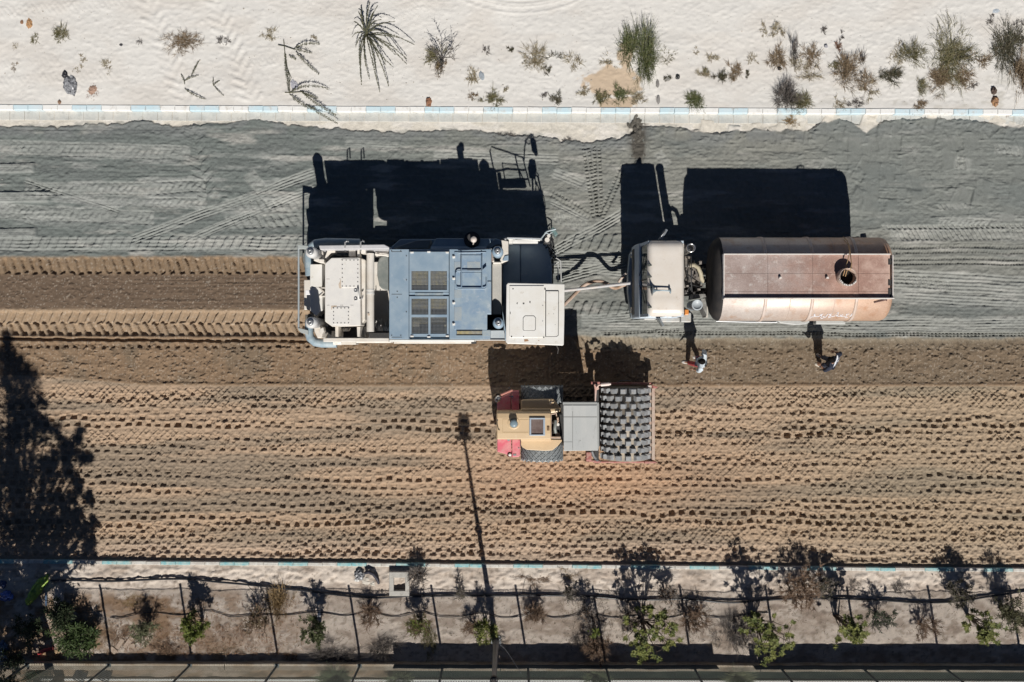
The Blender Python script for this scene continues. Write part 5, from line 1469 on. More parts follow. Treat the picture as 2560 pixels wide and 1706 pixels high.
# operator place
m = MB(); m.pbox(1378,1035,1406,1100,.95,1.35); m.pbox(1386,1050,1400,1085,1.3,1.7); m.pbox(1380,1090,1404,1098,1.3,1.75); qp(m, "operator_seat", dark_steel, bevel=.03)
m = MB(); m.pbox(1377.5,1035,1379,1092,1.4,2.05); m.ptube([(1379,1036,1.95),(1391,1034,1.95),(1391,1040,1.9)], .02, 6); m.pbox(1376,1092,1402,1097,1.5,1.9); m.ptube([(1392,1040,1.8),(1396,1052,1.9),(1390,1062,1.7)], .025, 6); m.pprism([(1392,1045),(1397,1043),(1397,1052),(1393,1054)], 1.5, 1.9); m.pprism([(1386,1080),(1398,1084),(1401,1092),(1390,1092)], 1.4, 1.8); qp(m, "cab_trim", M("peach_trim",(.60,.44,.34),.5,alt=(.40,.28,.2),scale=9), None, .008)
m = MB(); m.ptube([(1389,1052,1.9),(1388,1062,1.93),(1387,1072,1.92),(1389,1082,1.85)], .05, 8); qp(m, "seat_back", mid_grey)
m = MB(); m.pcyl(1395,1062,.045,1.6,1.72,12); m.pbox(1381,1080,1387,1085,1.4,1.7); m.pbox(1381,1056,1384,1061,1.4,1.7); qp(m, "control_knob", white_p)
# red tanks
m = MB(); m.pprism([(1243,1097),(1278,1098),(1279,1143),(1262,1135),(1243,1130)], .75, 1.30, 1.0); m.pprism([(1280,1098.5),(1300.5,1099),(1300.5,1139),(1298,1143),(1280,1144)], .75, 1.28, 1.0); ft = qp(m, "red_tank", fred, bevel=.025)
m = MB(); m.pcyl(1271.5,1099.5,.05,1.28,1.38,12); m.pcyl(1297,1121,.02,1.27,1.30,8); m.pbox(1283,1136,1291,1140,1.27,1.30); qp(m, "filler_cap", steel, ft)
m = MB(); c = W(1274,1136,1.33); m.lathe((c.x,c.y,1.05), [(.10,0),(.10,.2),(.07,.25),(0,.25)], 14); qp(m, "tail_lamp_guard", M("maroon_guard",(.13,.03,.035),.5), ft)
m = MB(); m.lathe((c.x+.01,c.y-.02,1.29), [(.05,0),(.05,.03),(.03,.05),(0,.05)], 12); qp(m, "tail_lamp", white_p, ft)
m = MB(); m.pprism([(1279,978),(1298,978),(1298,1027),(1279,1027)], .75, 1.25); m.pprism([(1243,1000),(1277.5,982),(1277.5,1027),(1243,1027)], .75, 1.2); nt_ = qp(m, "red_tank", fred, bevel=.025)
m = MB(); m.ptube([(1280,976,1.4),(1266,982,1.5),(1252,988,1.55)], .035, 8); la = qp(m, "lamp_arm", M("faded_red_arm",(.50,.22,.18),.5), None)
m = MB(); c = W(1246,996,1.5); m.ball((c.x,c.y,1.5), .09,.10,.08, 12, 8); m.lathe((c.x-.03,c.y-.04,1.5), [(.085,-.03),(.09,.05),(.05,.07)], 12); qp(m, "work_lamp", chrome, la)
m = MB(); m.pcyl(1281,992,.03,1.25,1.34,8); m.pcyl(1275,992,.02,1.25,1.31,8); m.pcyl(1273,970,.02,1.2,1.3,8); m.ptube([(1375,1010,1.62),(1379,1005,1.66)], .02, 6); qp(m, "bright_fitting", chrome)
# canopy
CZ2 = 2.92
m = MB(); cxs = [1408.5, 1430, 1495]; 
m.pprism([(1408.5,1013),(1493,1012),(1495,1127),(1409.5,1128)], CZ2-.05, CZ2-.01)
cn = qp(m, "canopy_roof", canopy_m, bevel=.008)
m = MB()
m.pbox(1409.5,1014,1431,1041.5,CZ2-.011,CZ2+.004); m.pbox(1432.2,1014,1492,1041.5,CZ2-.011,CZ2+.004)
m.pbox(1409.5,1043.5,1431,1104.5,CZ2-.011,CZ2+.006); m.pbox(1409.5,1105.5,1431,1127,CZ2-.011,CZ2+.004); m.pbox(1432.2,1043.5,1492.5,1127,CZ2-.011,CZ2+.006)
qp(m, "roof_sheet", canopy_m, cn, .003)
m = MB(); m.pbox(1407,1006,1494,1012.5,CZ2-.22,CZ2-.02); m.pprism([(1493,1008),(1497,1006),(1498,1118),(1495,1127)], CZ2-.12, CZ2-.005); qp(m, "roof_edge", M("roof_edge_grey",(.34,.35,.34),.6), cn, .008)
m = MB(); m.pbox(1409,1041.6,1492,1043.4,CZ2-.01,CZ2+.001); m.pprism([(1431,1030),(1432.5,1030),(1433,1105),(1431,1127),(1430,1105)], CZ2-.01, CZ2+.002); m.pprism([(1449,1101),(1452,1101.5),(1450,1103.5)], CZ2, CZ2+.01); qp(m, "roof_stain", M("roof_stain_grey",(.22,.22,.21),.8), cn)
m = MB()
for (x, y) in ((1414,1018),(1488,1018),(1414,1120),(1488,1120)):
    p = W(x, y, CZ2-.05); m.tube([(p.x,p.y,1.0),(p.x,p.y,CZ2-.05)], .03, 8)
qp(m, "canopy_post", dark_steel)
m = MB(); a = W(1416,1019,2.8); b = W(1487,1019,2.8); m.box(a.x,b.x,a.y-.02,a.y+.01,1.0,CZ2-.06); qp(m, "canopy_shadow_sheet", dark_steel)  # unseen sheet added under the canopy so its shadow falls solid
m = MB(); a = W(1489,1022,2.8); b = W(1489,1118,2.8); m.box(a.x-.01,a.x+.02,b.y,a.y,.9,1.9); qp(m, "front_shadow_sheet", dark_steel)  # second unseen sheet, added to fill the front of that shadow
# drum
dx = W(1564,0,.8).x; dyn = W(0,969,1.2).y; dys = W(0,1153,1.2).y
DC = Vector((dx, (dyn+dys)/2, .74)); DL = dyn-dys; DR = .66
drum_m = M("polished_drum_steel", (.22,.20,.175), .65, metal=.05, alt=(.36,.30,.23), alt_amt=.6, scale=6, grime=(.52,.42,.30), grime_amt=.3, gscale=9)
pad_m = M("worn_pad_steel", (.38,.40,.42), .5, metal=.1, alt=(.29,.29,.29), scale=9, grime=(.46,.38,.29), grime_amt=.22, gscale=8)
m = MB(); m.lathe(DC, [(0,-DL/2),(DR*.6,-DL/2),(DR*.62,-DL/2+.03),(DR*.9,-DL/2+.03),(DR,-DL/2+.005),(DR,DL/2-.005),(DR*.9,DL/2-.03),(DR*.62,DL/2-.03),(DR*.6,DL/2),(0,DL/2)], 48, 'y')
drum = qp(m, "drum", drum_m)
pm = MB(); a_, b_, h_ = .100, .086, .128
pm.add([(-a_,-b_,-.01),(a_,-b_,-.01),(a_,b_,-.01),(-a_,b_,-.01),(-a_*.76,-b_*.72,h_),(a_*.76,-b_*.72,h_),(a_*.76,b_*.72,h_),(-a_*.76,b_*.72,h_)], [(3,2,1,0),(4,5,6,7),(0,1,5,4),(1,2,6,5),(2,3,7,6),(3,0,4,7)])
pad_me = pm.mesh("pad"); pad_me.materials.append(pad_m)
nrow = 10; ncol = 15
for r_ in range(nrow):
    y = DC.y - DL/2 + DL*(r_+.5)/nrow
    for k in range(ncol):
        an = 2*math.pi*(k+(.5 if r_ % 2 else 0))/ncol
        place("pad", pad_me, drum, (DC.x+DR*math.sin(an), y, DC.z+DR*math.cos(an)), (0, an, 0))
# drum frame
m = MB()
m.pbox(1478,955,1500,961,.62,.95); m.pbox(1484,1150,1500,1158,.5,.8)
m.pbox(1466,1131,1479,1152,.6,1.0)
m.pprism([(1463,1145),(1472,1150),(1500,1153),(1500,1157),(1466,1154)], .6,.85)
m.pprism([(1612,1154),(1636,1154),(1645,1158),(1612,1160)], .5, .85)
m.pprism([(1630,963),(1646,968),(1640,972),(1632,970)], .55, .9); m.pbox(1500,1154,1614,1158,.5,.75)
m.pbox(1490,957,1632,962,.5,.72)
qp(m, "drum_frame", dred, bevel=.012)
m = MB(); m.pbox(1486,960,1497,1152,.66,.92); qp(m, "frame_beam", dark_steel, bevel=.01)
m = MB(); m.pprism([(1485,962),(1490,961),(1496,965),(1498,973),(1492,976),(1490,1003),(1487,1004),(1487,975)], 1.05, 1.25); m.ptube([(1491,970,1.3),(1497,963,1.35),(1506,962,1.35)], .03, 8); qp(m, "frame_arm", M("pink_frame",(.60,.36,.30),.5,alt=(.62,.50,.44),scale=6), None, .01)
m = MB(); m.ptube([(1502,962.5,1.35),(1523,960.5,1.35)], .055, 12); m.ptube([(1523,960.5,1.35),(1527,960.2,1.35)], .04, 10); m.pbox(1618,964.5,1626,968.5,1.0,1.05); qp(m, "lift_cylinder", M("pale_pink_cylinder",(.66,.55,.50),.4), None)
m = MB(); m.ptube([(1480,1128,1.0),(1484,1140,.95),(1492,1150,.85),(1499,1155,.7)], .05, 8); m.ptube([(1543,957,.9),(1553,951,.95),(1576,952,.95)], .012, 5); qp(m, "frame_hose", M("grey_hose",(.14,.145,.15),.5))
scr = M("scraper_steel", (.50,.42,.35), .6, alt=(.44,.30,.24), scale=6, grime=(.3,.2,.15), grime_amt=.2)
m = MB(); m.pbox(1629.5,971,1637.5,1150,.62,.80); qp(m, "scraper_bar", scr, None, .01)
for r_ in range(nrow+1):
    y = DC.y - DL/2 + DL*r_/nrow
    xx = W(1630,0,.8).x
    m = MB(); m.prism([(xx+.01,y-.055),(xx-.13,y-.028),(xx-.17,y-.012),(xx-.17,y+.012),(xx-.13,y+.028),(xx+.01,y+.05)], .70, .76); qp(m, "scraper_tooth", scr)
# ------------------------------------------------------------------ two workers
skin_m = M("brown_skin", (.30,.165,.105), .55, fine=.03)
def skin_run(name, nodes, edges, radii, root=0, sub=2):
    me = bpy.data.meshes.new(name)
    bm = bmesh.new()
    lay = bm.verts.layers.skin.verify()
    vs = []
    for i, p in enumerate(nodes):
        v = bm.verts.new(p); r = radii[i]
        v[lay].radius = (r, r) if not isinstance(r, tuple) else r
        v[lay].use_root = (i == root)
        vs.append(v)
    for a, b in edges: bm.edges.new((vs[a], vs[b]))
    bm.to_mesh(me); bm.free()
    o = bpy.data.objects.new(name, me)
    scene.collection.objects.link(o)
    s = o.modifiers.new("skin", 'SKIN'); s.use_smooth_shade = True
    if sub:
        q = o.modifiers.new("smooth", 'SUBSURF'); q.levels = sub; q.render_levels = sub
    dg = bpy.context.evaluated_depsgraph_get()
    ev = o.evaluated_get(dg)
    out = bpy.data.meshes.new_from_object(ev)
    bpy.data.objects.remove(o); bpy.data.meshes.remove(me)
    verts = [tuple(v.co) for v in out.vertices]; faces = [tuple(p.vertices) for p in out.polygons]
    bpy.data.meshes.remove(out)
    return verts, faces

def person(label, px, py, heading, J, shirt_m, trouser_m, shoe_m, hair_m, scale=1.0, stripes=None):
    """J: joint positions with the person facing +x, left side +y"""
    base = W(px, py, .0); base.z = .01
    root = thing("person", label, "person", tuple(base))
    Rm = Matrix.Rotation(heading, 4, 'Z')
    def T_(p): return base + (Rm @ Vector(p))*scale
    def add(mb, run): mb.add([tuple(T_(p)) for p in run[0]], run[1], True)
    order = ['pelvis','waist','chest','neck','head','shL','elL','wrL','shR','elR','wrR','hipL','knL','anL','toL','hipR','knR','anR','toR']
    nodes = [J[k] for k in order]
    E = [(0,1),(1,2),(2,3),(3,4),(2,5),(5,6),(6,7),(2,8),(8,9),(9,10),(0,11),(11,12),(12,13),(13,14),(0,15),(15,16),(16,17),(17,18)]
    rad = [.115,.115,.135,.052,.06,.062,.043,.028,.062,.043,.028,.088,.055,.038,.03,.088,.055,.038,.03]
    body = MB(); add(body, skin_run("b", nodes, E, rad))
    # head with face
    h = Vector(J['head']); f = Vector(J['face']).normalized()
    side = Vector((0,0,1)).cross(f)
    side = side.normalized() if side.length > .05 else Vector((0,1,0))
    up = f.cross(side)
    def HP(a, b, c): return T_(h + f*a + side*b + up*c)
    def ellip(ca, cb, cc, ra, rb, rc, n=14, m_=10, fn=None):
        mb = MB(); mb.ball((0,0,0), 1, 1, 1, n, m_)
        out = []
        for v in mb.v:
            a, b, c = v
            if fn: a, b, c = fn(a, b, c)
            out.append(HP(ca+a*ra, cb+b*rb, cc+c*rc))
        return out, mb.f
    def skull(a, b, c):
        if c < -.1: a = a*(1-.12*abs(c)); b = b*(1-.28*abs(c))
        return a, b, c
    v, fc = ellip(0,0,.02,.106,.086,.128,18,14,skull); body.add(v, fc, True)
    v, fc = ellip(.10,0,-.01,.022,.014,.028,8,6); body.add(v, fc, True)
    for s_ in (-1,1):
        v, fc = ellip(-.005,s_*.080,0,.022,.012,.032,8,6); body.add(v, fc, True)
    # hands: palm, four curled fingers and a thumb
    for k in 'LR':
        w = Vector(J['wr'+k]); d = (w-Vector(J['el'+k])).normalized()
        acr = d.cross(Vector((0,0,1))); acr = acr.normalized() if acr.length > .1 else Vector((0,1,0))
        nrm = acr.cross(d)
        mb = MB(); mb.ball((0,0,0),1,1,1,10,8)
        body.add([T_(w+d*(.05+x*.052)+acr*y*.040+nrm*z*.017) for x, y, z in mb.v], mb.f, True)
        for i in range(4):
            o = w+d*.085+acr*(i-1.5)*.021; ln = (.062,.075,.070,.055)[i]
            body.tube([T_(o), T_(o+d*ln*.45-nrm*.004), T_(o+d*ln*.8-nrm*.016), T_(o+d*ln-nrm*.032)], [.0095*scale,.009*scale,.008*scale,.006*scale], 6)
        o = w+d*.03+acr*.034*(1 if k == 'L' else -1)
        s2 = (1 if k == 'L' else -1)
        body.tube([T_(o), T_(o+d*.03+acr*.022*s2), T_(o+d*.055+acr*.026*s2-nrm*.01)], [.012*scale,.010*scale,.007*scale], 6)
    b = body.build("body", skin_m, root)
    # hair
    hv, hf = ellip(-.012,0,.035,.114,.096,.130,18,14)
    mb = MB(); keep = []
    src = MB(); src.ball((0,0,0),1,1,1,18,14)
    for fce in src.f:
        c = sum((Vector(src.v[i]) for i in fce), Vector())/len(fce)
        if c.z > .25 or (c.x < .15 and c.z > -.35): keep.append(fce)
    mb.add(hv, keep, True); mb.build("hair", hair_m, root)
    v, fc = ellip(.085,.032,.02,.014,.014,.009,8,6)
    mb = MB(); mb.add(v, fc, True); v, fc = ellip(.085,-.032,.02,.014,.014,.009,8,6); mb.add(v, fc, True); mb.build("eyes", M("dark_eye",(.03,.02,.015),.3), root)
    # shirt and trousers
    def sub_run(keys, edges, rad_, root_=0): return skin_run("c", [J[k] for k in keys], edges, rad_, root_)
    half = lambda a, b, t: tuple(Vector(J[a]).lerp(Vector(J[b]), t))
    J2 = dict(J); J2['slL'] = half('elL','wrL',.35 if stripes else .5); J2['slR'] = half('elR','wrR',.35 if stripes else .5); J2['collar'] = half('chest','neck',.72); J2['hem'] = half('pelvis','waist',-.35)
    Js = J; J = J2
    sh = MB()
    run = skin_run("c", [J[k] for k in ('hem','pelvis','waist','chest','collar','shL','elL','slL','shR','elR','slR')],
                   [(0,1),(1,2),(2,3),(3,4),(3,5),(5,6),(6,7),(3,8),(8,9),(9,10)], [.165,.165,.165,.18,.08,.098,.074,.06,.098,.074,.06], 2)
    add(sh, run)
    so = sh.build("shirt", shirt_m if not isinstance(shirt_m, list) else shirt_m, root)
    if stripes:
        org = Vector(ORG[so.name])
        ax = Vector(J['chest'])
        for p in so.data.polygons:
            c = Rm.inverted() @ (Vector(p.center)+org-base)/scale
            if c.z > stripes[0] and c.x < .10 and abs(c.y+.06) < .17 and math.sin((c.x*stripes[2]+c.y*stripes[3])*stripes[1]) > .1: p.material_index = 1
    d = so.modifiers.new("folds", 'DISPLACE'); tx_ = bpy.data.textures.new("folds", 'CLOUDS'); tx_.noise_scale = .09; d.texture = tx_; d.strength = .03; d.mid_level = .5; d.texture_coords = 'LOCAL'
    tr = MB()
    run = skin_run("c", [J[k] for k in ('pelvis','hipL','knL','anL','hipR','knR','anR')], [(0,1),(1,2),(2,3),(0,4),(4,5),(5,6)], [.135,.108,.082,.070,.108,.082,.070], 0)
    add(tr, run); to = tr.build("trousers", trouser_m, root)
    d = to.modifiers.new("folds", 'DISPLACE'); d.texture = tx_; d.strength = .025; d.mid_level = .5; d.texture_coords = 'LOCAL'
    for k in 'LR':
        an, toe = Vector(J['an'+k]), Vector(J['to'+k])
        dirv = (toe-an); dirv.z = 0; dirv.normalize(); sd = Vector((-dirv.y, dirv.x, 0))
        mb = MB(); gz_ = min(an.z, toe.z)-.045
        outl = [(-.09,.0,.036),(-.075,.035,.036),(.0,.04,.036),(.10,.052,.036),(.17,.042,.036),(.205,0,.036),(.17,-.042,.036),(.10,-.05,.036),(.0,-.038,.036),(-.075,-.035,.036)]
        n = len(outl)
        lv = []
        for hgt, sc in ((0,1.05),(.03,1.06),(.05,.97),(.095,.72)):
            for (a, c, _) in outl:
                hh = hgt if a < .06 or hgt < .06 else hgt*.75
                lv.append(T_(Vector((an.x,an.y,max(gz_,0)))+dirv*(a*sc if a < .1 else a*(sc if sc > .9 else .86))+sd*c*sc+Vector((0,0,hh))))
        fs = []
        for i in range(3):
            for q in range(n): fs.append((i*n+q, i*n+(q+1)%n, (i+1)*n+(q+1)%n, (i+1)*n+q))
        fs.append(tuple(range(3*n,4*n))); mb.add(lv, fs, True); mb.build("shoe", shoe_m, root)
    return root

black_hair = M("black_hair", (.008,.007,.007), .8, fine=.1, fscale=120, spec=.1)
J = dict(pelvis=(0,0,.93), waist=(.0,0,1.08), chest=(.01,0,1.30), neck=(.05,0,1.50), head=(.10,0,1.60), face=(1,.1,-.35),
         shL=(.03,.20,1.41), elL=(.02,.31,1.16), wrL=(.20,.29,1.02), shR=(.03,-.20,1.41), elR=(-.02,-.33,1.17), wrR=(.10,-.37,.95),
         hipL=(0,.09,.90), knL=(.12,.11,.50), anL=(.22,.10,.09), toL=(.36,.11,.045), hipR=(0,-.09,.90), knR=(.04,-.10,.48), anR=(-.10,-.10,.10), toR=(.04,-.11,.045))
person("person in a pale blue shirt and red trousers stepping towards the tank truck cab", 1737, 903, math.radians(168), J,
       M("pale_blue_shirt",(.62,.68,.72),.8,alt=(.52,.60,.66),scale=9), M("red_trousers",(.45,.06,.07),.8,alt=(.36,.05,.06),scale=9),
       M("grey_white_shoe",(.50,.48,.45),.6), black_hair, .98)
J = dict(pelvis=(-.02,0,.92), waist=(.01,0,1.07), chest=(.07,0,1.28), neck=(.15,0,1.46), head=(.21,0,1.55), face=(1,.0,-.8),
         shL=(.08,.20,1.38), elL=(.10,.34,1.13), wrL=(.28,.26,1.05), shR=(.08,-.20,1.38), elR=(-.04,-.38,1.22), wrR=(.12,-.34,1.06),
         hipL=(-.02,.09,.90), knL=(.05,.12,.50), anL=(-.02,.13,.09), toL=(.12,.15,.045), hipR=(-.02,-.09,.90), knR=(.06,-.12,.49), anR=(.10,-.14,.09), toR=(.24,-.15,.045))
person("person in a dark shirt with white stripes stooping beside the rear of the tank truck", 2053, 906, math.radians(150), J,
       [M("navy_shirt",(.022,.028,.05),.8), M("white_stripe",(.66,.68,.72),.8)], M("dark_blue_trousers",(.05,.06,.09),.85),
       M("cream_shoe",(.55,.50,.42),.6), black_hair, .97, stripes=(1.24, 60, 1.0, .25))
# ------------------------------------------------------------------ vegetation
def leafmat(name, a, b, rough=.6, trans=.0, scale=9):
    return M(name, a, rough, alt=b, alt_amt=.6, scale=scale, fine=.18, fscale=60, spec=.3)
olive = leafmat("olive_weed", (.115,.115,.05), (.20,.17,.09))
dryw = leafmat("dry_weed", (.26,.195,.125), (.17,.12,.07))
palew = leafmat("pale_dry_weed", (.33,.29,.19), (.24,.19,.12))
greenw = leafmat("green_weed", (.075,.10,.035), (.14,.14,.06))
darkw = leafmat("dark_weed", (.055,.06,.035), (.11,.09,.055))
brownt = leafmat("brown_twig", (.135,.085,.055), (.20,.135,.09))
greyt = leafmat("grey_twig", (.15,.13,.12), (.09,.08,.07))
tan_g = leafmat("tan_grass", (.33,.23,.11), (.24,.16,.08))
ygreen = leafmat("yellow_green_leaf", (.16,.185,.035), (.085,.115,.025))
mgreen = leafmat("mid_green_leaf", (.085,.125,.04), (.045,.075,.025))
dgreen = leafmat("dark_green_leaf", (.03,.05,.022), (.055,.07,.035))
broad_m = leafmat("broad_yellowish_leaf", (.20,.205,.055), (.09,.115,.035), scale=5)
frond_m = leafmat("palm_leaflet", (.055,.06,.04), (.12,.115,.065))
bark = leafmat("bark", (.13,.10,.075), (.08,.06,.045))
redw = leafmat("reddish_weed", (.24,.12,.08), (.16,.09,.05))
KIND = {'olive':olive,'dry':dryw,'pale':palew,'green':greenw,'dark':darkw,'brown':brownt,'red':redw,'tan':tan_g,'grey':greyt}
_pr = random.Random(77)
def G(px, py, top=True):
    z = .17 if py < 270 or py > 1420 else .02
    return W(px, py, z)

def tuft_mesh(rx, ry, h, n, wdt, seed, lean=.0, curl=.35, leafy=.0):
    """wiry blades and small leaves springing from a spread of stems"""
    r = random.Random(seed); m = MB()
    clumps = [(r.gauss(0,.38)*rx, r.gauss(0,.38)*ry) for _ in range(max(3, int(n/14)))]
    for i in range(n):
        cx, cy = clumps[r.randrange(len(clumps))]
        p = Vector((cx+r.gauss(0,.10)*rx, cy+r.gauss(0,.10)*ry, 0))
        an = r.uniform(0, 2*math.pi); out = r.uniform(.15, 1.0)
        d = Vector((math.cos(an)*out*rx*1.0+p.x*.5, math.sin(an)*out*ry+p.y*.5, h*r.uniform(.4,1.1)))
        L_ = min(d.length*r.uniform(.35,.8), .9)
        d.normalize()
        m.blade(p, d, L_, wdt*r.uniform(.6,1.4), curl*r.uniform(0,1))
        if leafy and r.random() < leafy:
            for q in range(3):
                t = r.uniform(.3,.95); b = p+d*L_*t
                dd = (d+Vector((r.gauss(0,.8), r.gauss(0,.8), r.gauss(0,.5)))).normalized()
                m.leaf(b, dd, r.uniform(.02,.05), r.uniform(.008,.016), Vector((r.gauss(0,.4),r.gauss(0,.4),1)))
    return m
_seed = [100]
def tuft(px, py, rx, ry, kind, label, group=None, h=None, dens=1.0, name="weed_tuft", cat="weed", leafy=.5, w=.0075):
    _seed[0] += 1
    R_ = (rx/S, ry/S); hh = h if h else max(.08, .6*(R_[0]+R_[1])/2)
    n = int(min(900, (60+ 420*(rx*ry)/(22*22)))*dens)
    n = max(n, 60)
    m = tuft_mesh(R_[0]*1.15, R_[1]*1.15, hh, n, w, _seed[0], leafy=leafy)
    base = G(px, py); base.z -= .01
    m.v = [(a+base.x, b+base.y, c+base.z) for a, b, c in m.v]
    o = m.build(name, KIND[kind], None, loc=tuple(base))
    return tag(o, label, cat, group)

T_ = tuft
SG = "weeds growing in the pale sand"
T_(150,90,17,20,'olive',"round olive weed near the rusty orange scrap at the sandy corner",SG)
T_(86,96,9,14,'olive',"small upright olive weed between the orange scrap and the round olive weed",SG,dens=.7)
T_(38,114,9,11,'pale',"faint pale weed at the edge of the sand below the orange scrap",SG,dens=.35)
T_(207,148,8,10,'pale',"tiny pale weed above the crumpled black bag",SG,dens=.5)
T_(268,166,14,13,'pale',"pale olive weed up the sand from the brown twig scrap",SG,dens=.55)
T_(33,162,9,11,'dry',"faint dry weed left of the crumpled black bag",SG,dens=.35)
T_(192,180,9,9,'pale',"sparse dry weed touching the crumpled black bag",SG,dens=.4)
T_(453,106,33,23,'dry',"wide tangled tan dry weed between the wheel tracks",SG,dens=.85)
T_(677,89,18,15,'pale',"ring shaped pale dry weed above the two branched palm cutting",SG,dens=.45)
T_(785,93,9,9,'pale',"faint weed between the palm cutting and the palm bush",SG,dens=.25)
T_(350,106,10,8,'grey',"dead grey weed in the first wheel track",SG,dens=.35)
T_(560,100,14,14,'grey',"dead grey weed in the second wheel track",SG,dens=.4)
T_(1213,124,9,14,'grey',"small grey sprig beside the fine twiggy shrub",SG,dens=.25)
T_(1230,248,21,19,'olive',"round olive weed close to the kerb beyond the orange stone",SG,dens=.8)
T_(1182,238,12,10,'dry',"low brown weed beside the round olive weed at the kerb",SG,dens=.6)
T_(1186,190,19,22,'pale',"sparse pale weed beside the grey plastic flake",SG,dens=.4)
T_(1268,225,9,11,'pale',"tiny pale weed above the round olive weed at the kerb",SG,dens=.35)
T_(1332,142,27,30,'pale',"scattered pale dry weed in the middle of the sand strip",SG,dens=.55)
T_(1278,124,7,9,'dark',"small dark weed head beside the scattered pale dry weed",SG)
T_(1386,141,18,9,'dark',"low dark sprawling weed reaching from the scattered pale dry weed",SG,dens=.5)
T_(1371,174,8,10,'dark',"small dark seed head below the scattered pale dry weed",SG)
T_(1436,156,22,18,'pale',"thin pale weed halfway to the wet brown stain",SG,dens=.4)
T_(1362,238,11,12,'grey',"faint grey weed above the kerb",SG,dens=.3)
T_(1389,252,13,17,'dark',"narrow dark olive weed at the kerb edge",SG,dens=.8)
T_(1455,228,17,13,'pale',"pale weed at the edge of the wet brown stain",SG,dens=.5)
T_(1506,245,18,17,'olive',"olive brown weed growing in the wet stain nearest the kerb",SG)
T_(1548,238,17,19,'green',"green weed growing in the wet stain",SG)
T_(1592,245,24,18,'pale',"pale sprawling weed just past the wet stain",SG,dens=.5)
T_(1520,152,20,16,'pale',"thin dry stems at the top of the wet stain",SG,dens=.35)
T_(1574,120,24,40,'green',"shorter green bush with grey tops beside the tall green bush",SG,h=.35,dens=1.0,name="bush",cat="bush",leafy=.7)
T_(1613,142,27,55,'green',"tall dense green bush standing in the sand at the wet stain",SG,h=.55,dens=1.4,name="bush",cat="bush",leafy=.8)
T_(1659,138,18,18,'olive',"round pale olive weed close to the tall green bush",SG,dens=.8)
T_(1738,250,18,22,'green',"dense round green weed touching the kerb",SG,dens=1.5)
T_(1667,196,8,7,'dark',"small dark weed below the tall green bush",SG)
T_(1742,128,10,9,'pale',"faint pale weed above the dense green kerb weed",SG,dens=.3)
T_(1780,144,14,16,'pale',"loose pale olive weed between the two dry clumps",SG,dens=.45)
T_(1754,186,17,13,'pale',"small pale weed with a green tip on the sand",SG,dens=.5)
T_(1762,177,8,7,'olive',"little green tip at the side of the pale weed",SG)
T_(1802,190,16,13,'dark',"dark brown half of the paired clumps on the sand",SG)
T_(1838,180,15,18,'dry',"lighter brown half of the paired clumps on the sand",SG)
T_(1870,186,6,8,'dark',"tiny dark weed beside the paired brown clumps",SG)
T_(1884,150,15,15,'pale',"spidery pale weed in the open sand",SG,dens=.35)
T_(1908,76,9,16,'pale',"thin upright pale sprig high on the sand",SG,dens=.4)
T_(1943,76,16,20,'pale',"fern like pale olive weed high on the sand",SG,dens=.5)
T_(1943,146,19,25,'dry',"brown olive weed with dark top next to the tall thin dead stalk",SG)
T_(1985,125,8,42,'grey',"tall thin dead stalk with looping top on the sand",SG,h=.5,dens=.6,leafy=.1)
T_(1990,160,17,18,'pale',"sparse weed at the foot of the looping dead stalk",SG,dens=.5)
T_(2034,138,22,24,'dry',"brown weed with scattered pale stems past the looping dead stalk",SG,dens=.7)
T_(2058,75,12,12,'grey',"faint curled grey weed high on the sand",SG,dens=.3)
T_(2094,116,9,9,'red',"small reddish brown weed",SG)
T_(2102,92,7,8,'grey',"pale grey sprig above the reddish brown weed",SG,dens=.4)
T_(2020,185,26,18,'pale',"wide sparse pale weed in front of the brown weed",SG,dens=.4)
T_(1965,244,32,34,'grey',"large twiggy grey brown shrub overhanging the kerb",SG,h=.6,dens=.8,leafy=.3,name="shrub",cat="shrub")
T_(2004,258,24,20,'olive',"olive bush joined to the twiggy grey shrub at the kerb",SG,dens=1.2,name="bush",cat="bush")
T_(1978,300,15,16,'tan',"dry tan weed sprouting on the road side of the kerb","weeds on the gutter",dens=.6)
T_(2088,165,14,17,'olive',"loose olive weed beside the leafy brown shrub",SG,dens=.5)
T_(2120,178,30,34,'dry',"leafy brown and green shrub in the middle of the dry clumps",SG,h=.45,dens=.8,name="shrub",cat="shrub")
T_(2157,150,8,24,'grey',"thin looping dead twigs beside the leafy brown shrub",SG,h=.4,dens=.6,leafy=.1)
T_(2165,210,22,30,'dry',"sparse dry stems trailing from the looping dead twigs",SG,dens=.4)
T_(2225,188,28,20,'dark',"dark brown double clump on the open sand",SG,dens=.9)
T_(2246,140,14,22,'pale',"small olive weed beside the grey topped olive shrub",SG,dens=.6)
T_(2278,134,27,26,'olive',"grey topped olive shrub with spread twigs",SG,h=.45,dens=.8,name="shrub",cat="shrub")
T_(2372,140,44,56,'olive',"largest dark olive shrub clump on the sand",SG,h=.28,dens=1.1,name="shrub",cat="shrub",leafy=.9)
T_(2345,195,28,26,'dry',"olive brown growth at the foot of the largest dark clump",SG)
T_(2408,140,24,18,'dark',"dark side arm of the largest clump",SG)
T_(2405,196,21,22,'dry',"separate brown weed below the largest dark clump",SG)
T_(2455,150,20,20,'dry',"thin dry weed between the two large dark shrubs",SG,dens=.5)
T_(2514,122,30,52,'dark',"second large dark olive shrub near the sand edge",SG,h=.26,dens=1.2,name="shrub",cat="shrub",leafy=.8)
T_(2478,50,11,14,'grey',"small grey weed high above the second large dark shrub",SG,dens=.6)
T_(2545,62,13,14,'grey',"grey twiggy weed at the end of the sand strip",SG,dens=.6)
T_(2552,180,18,44,'dry',"tall brown dry weeds at the end of the sand strip",SG,h=.5)
T_(2550,100,12,14,'dark',"dark weed above the tall brown dry weeds",SG)
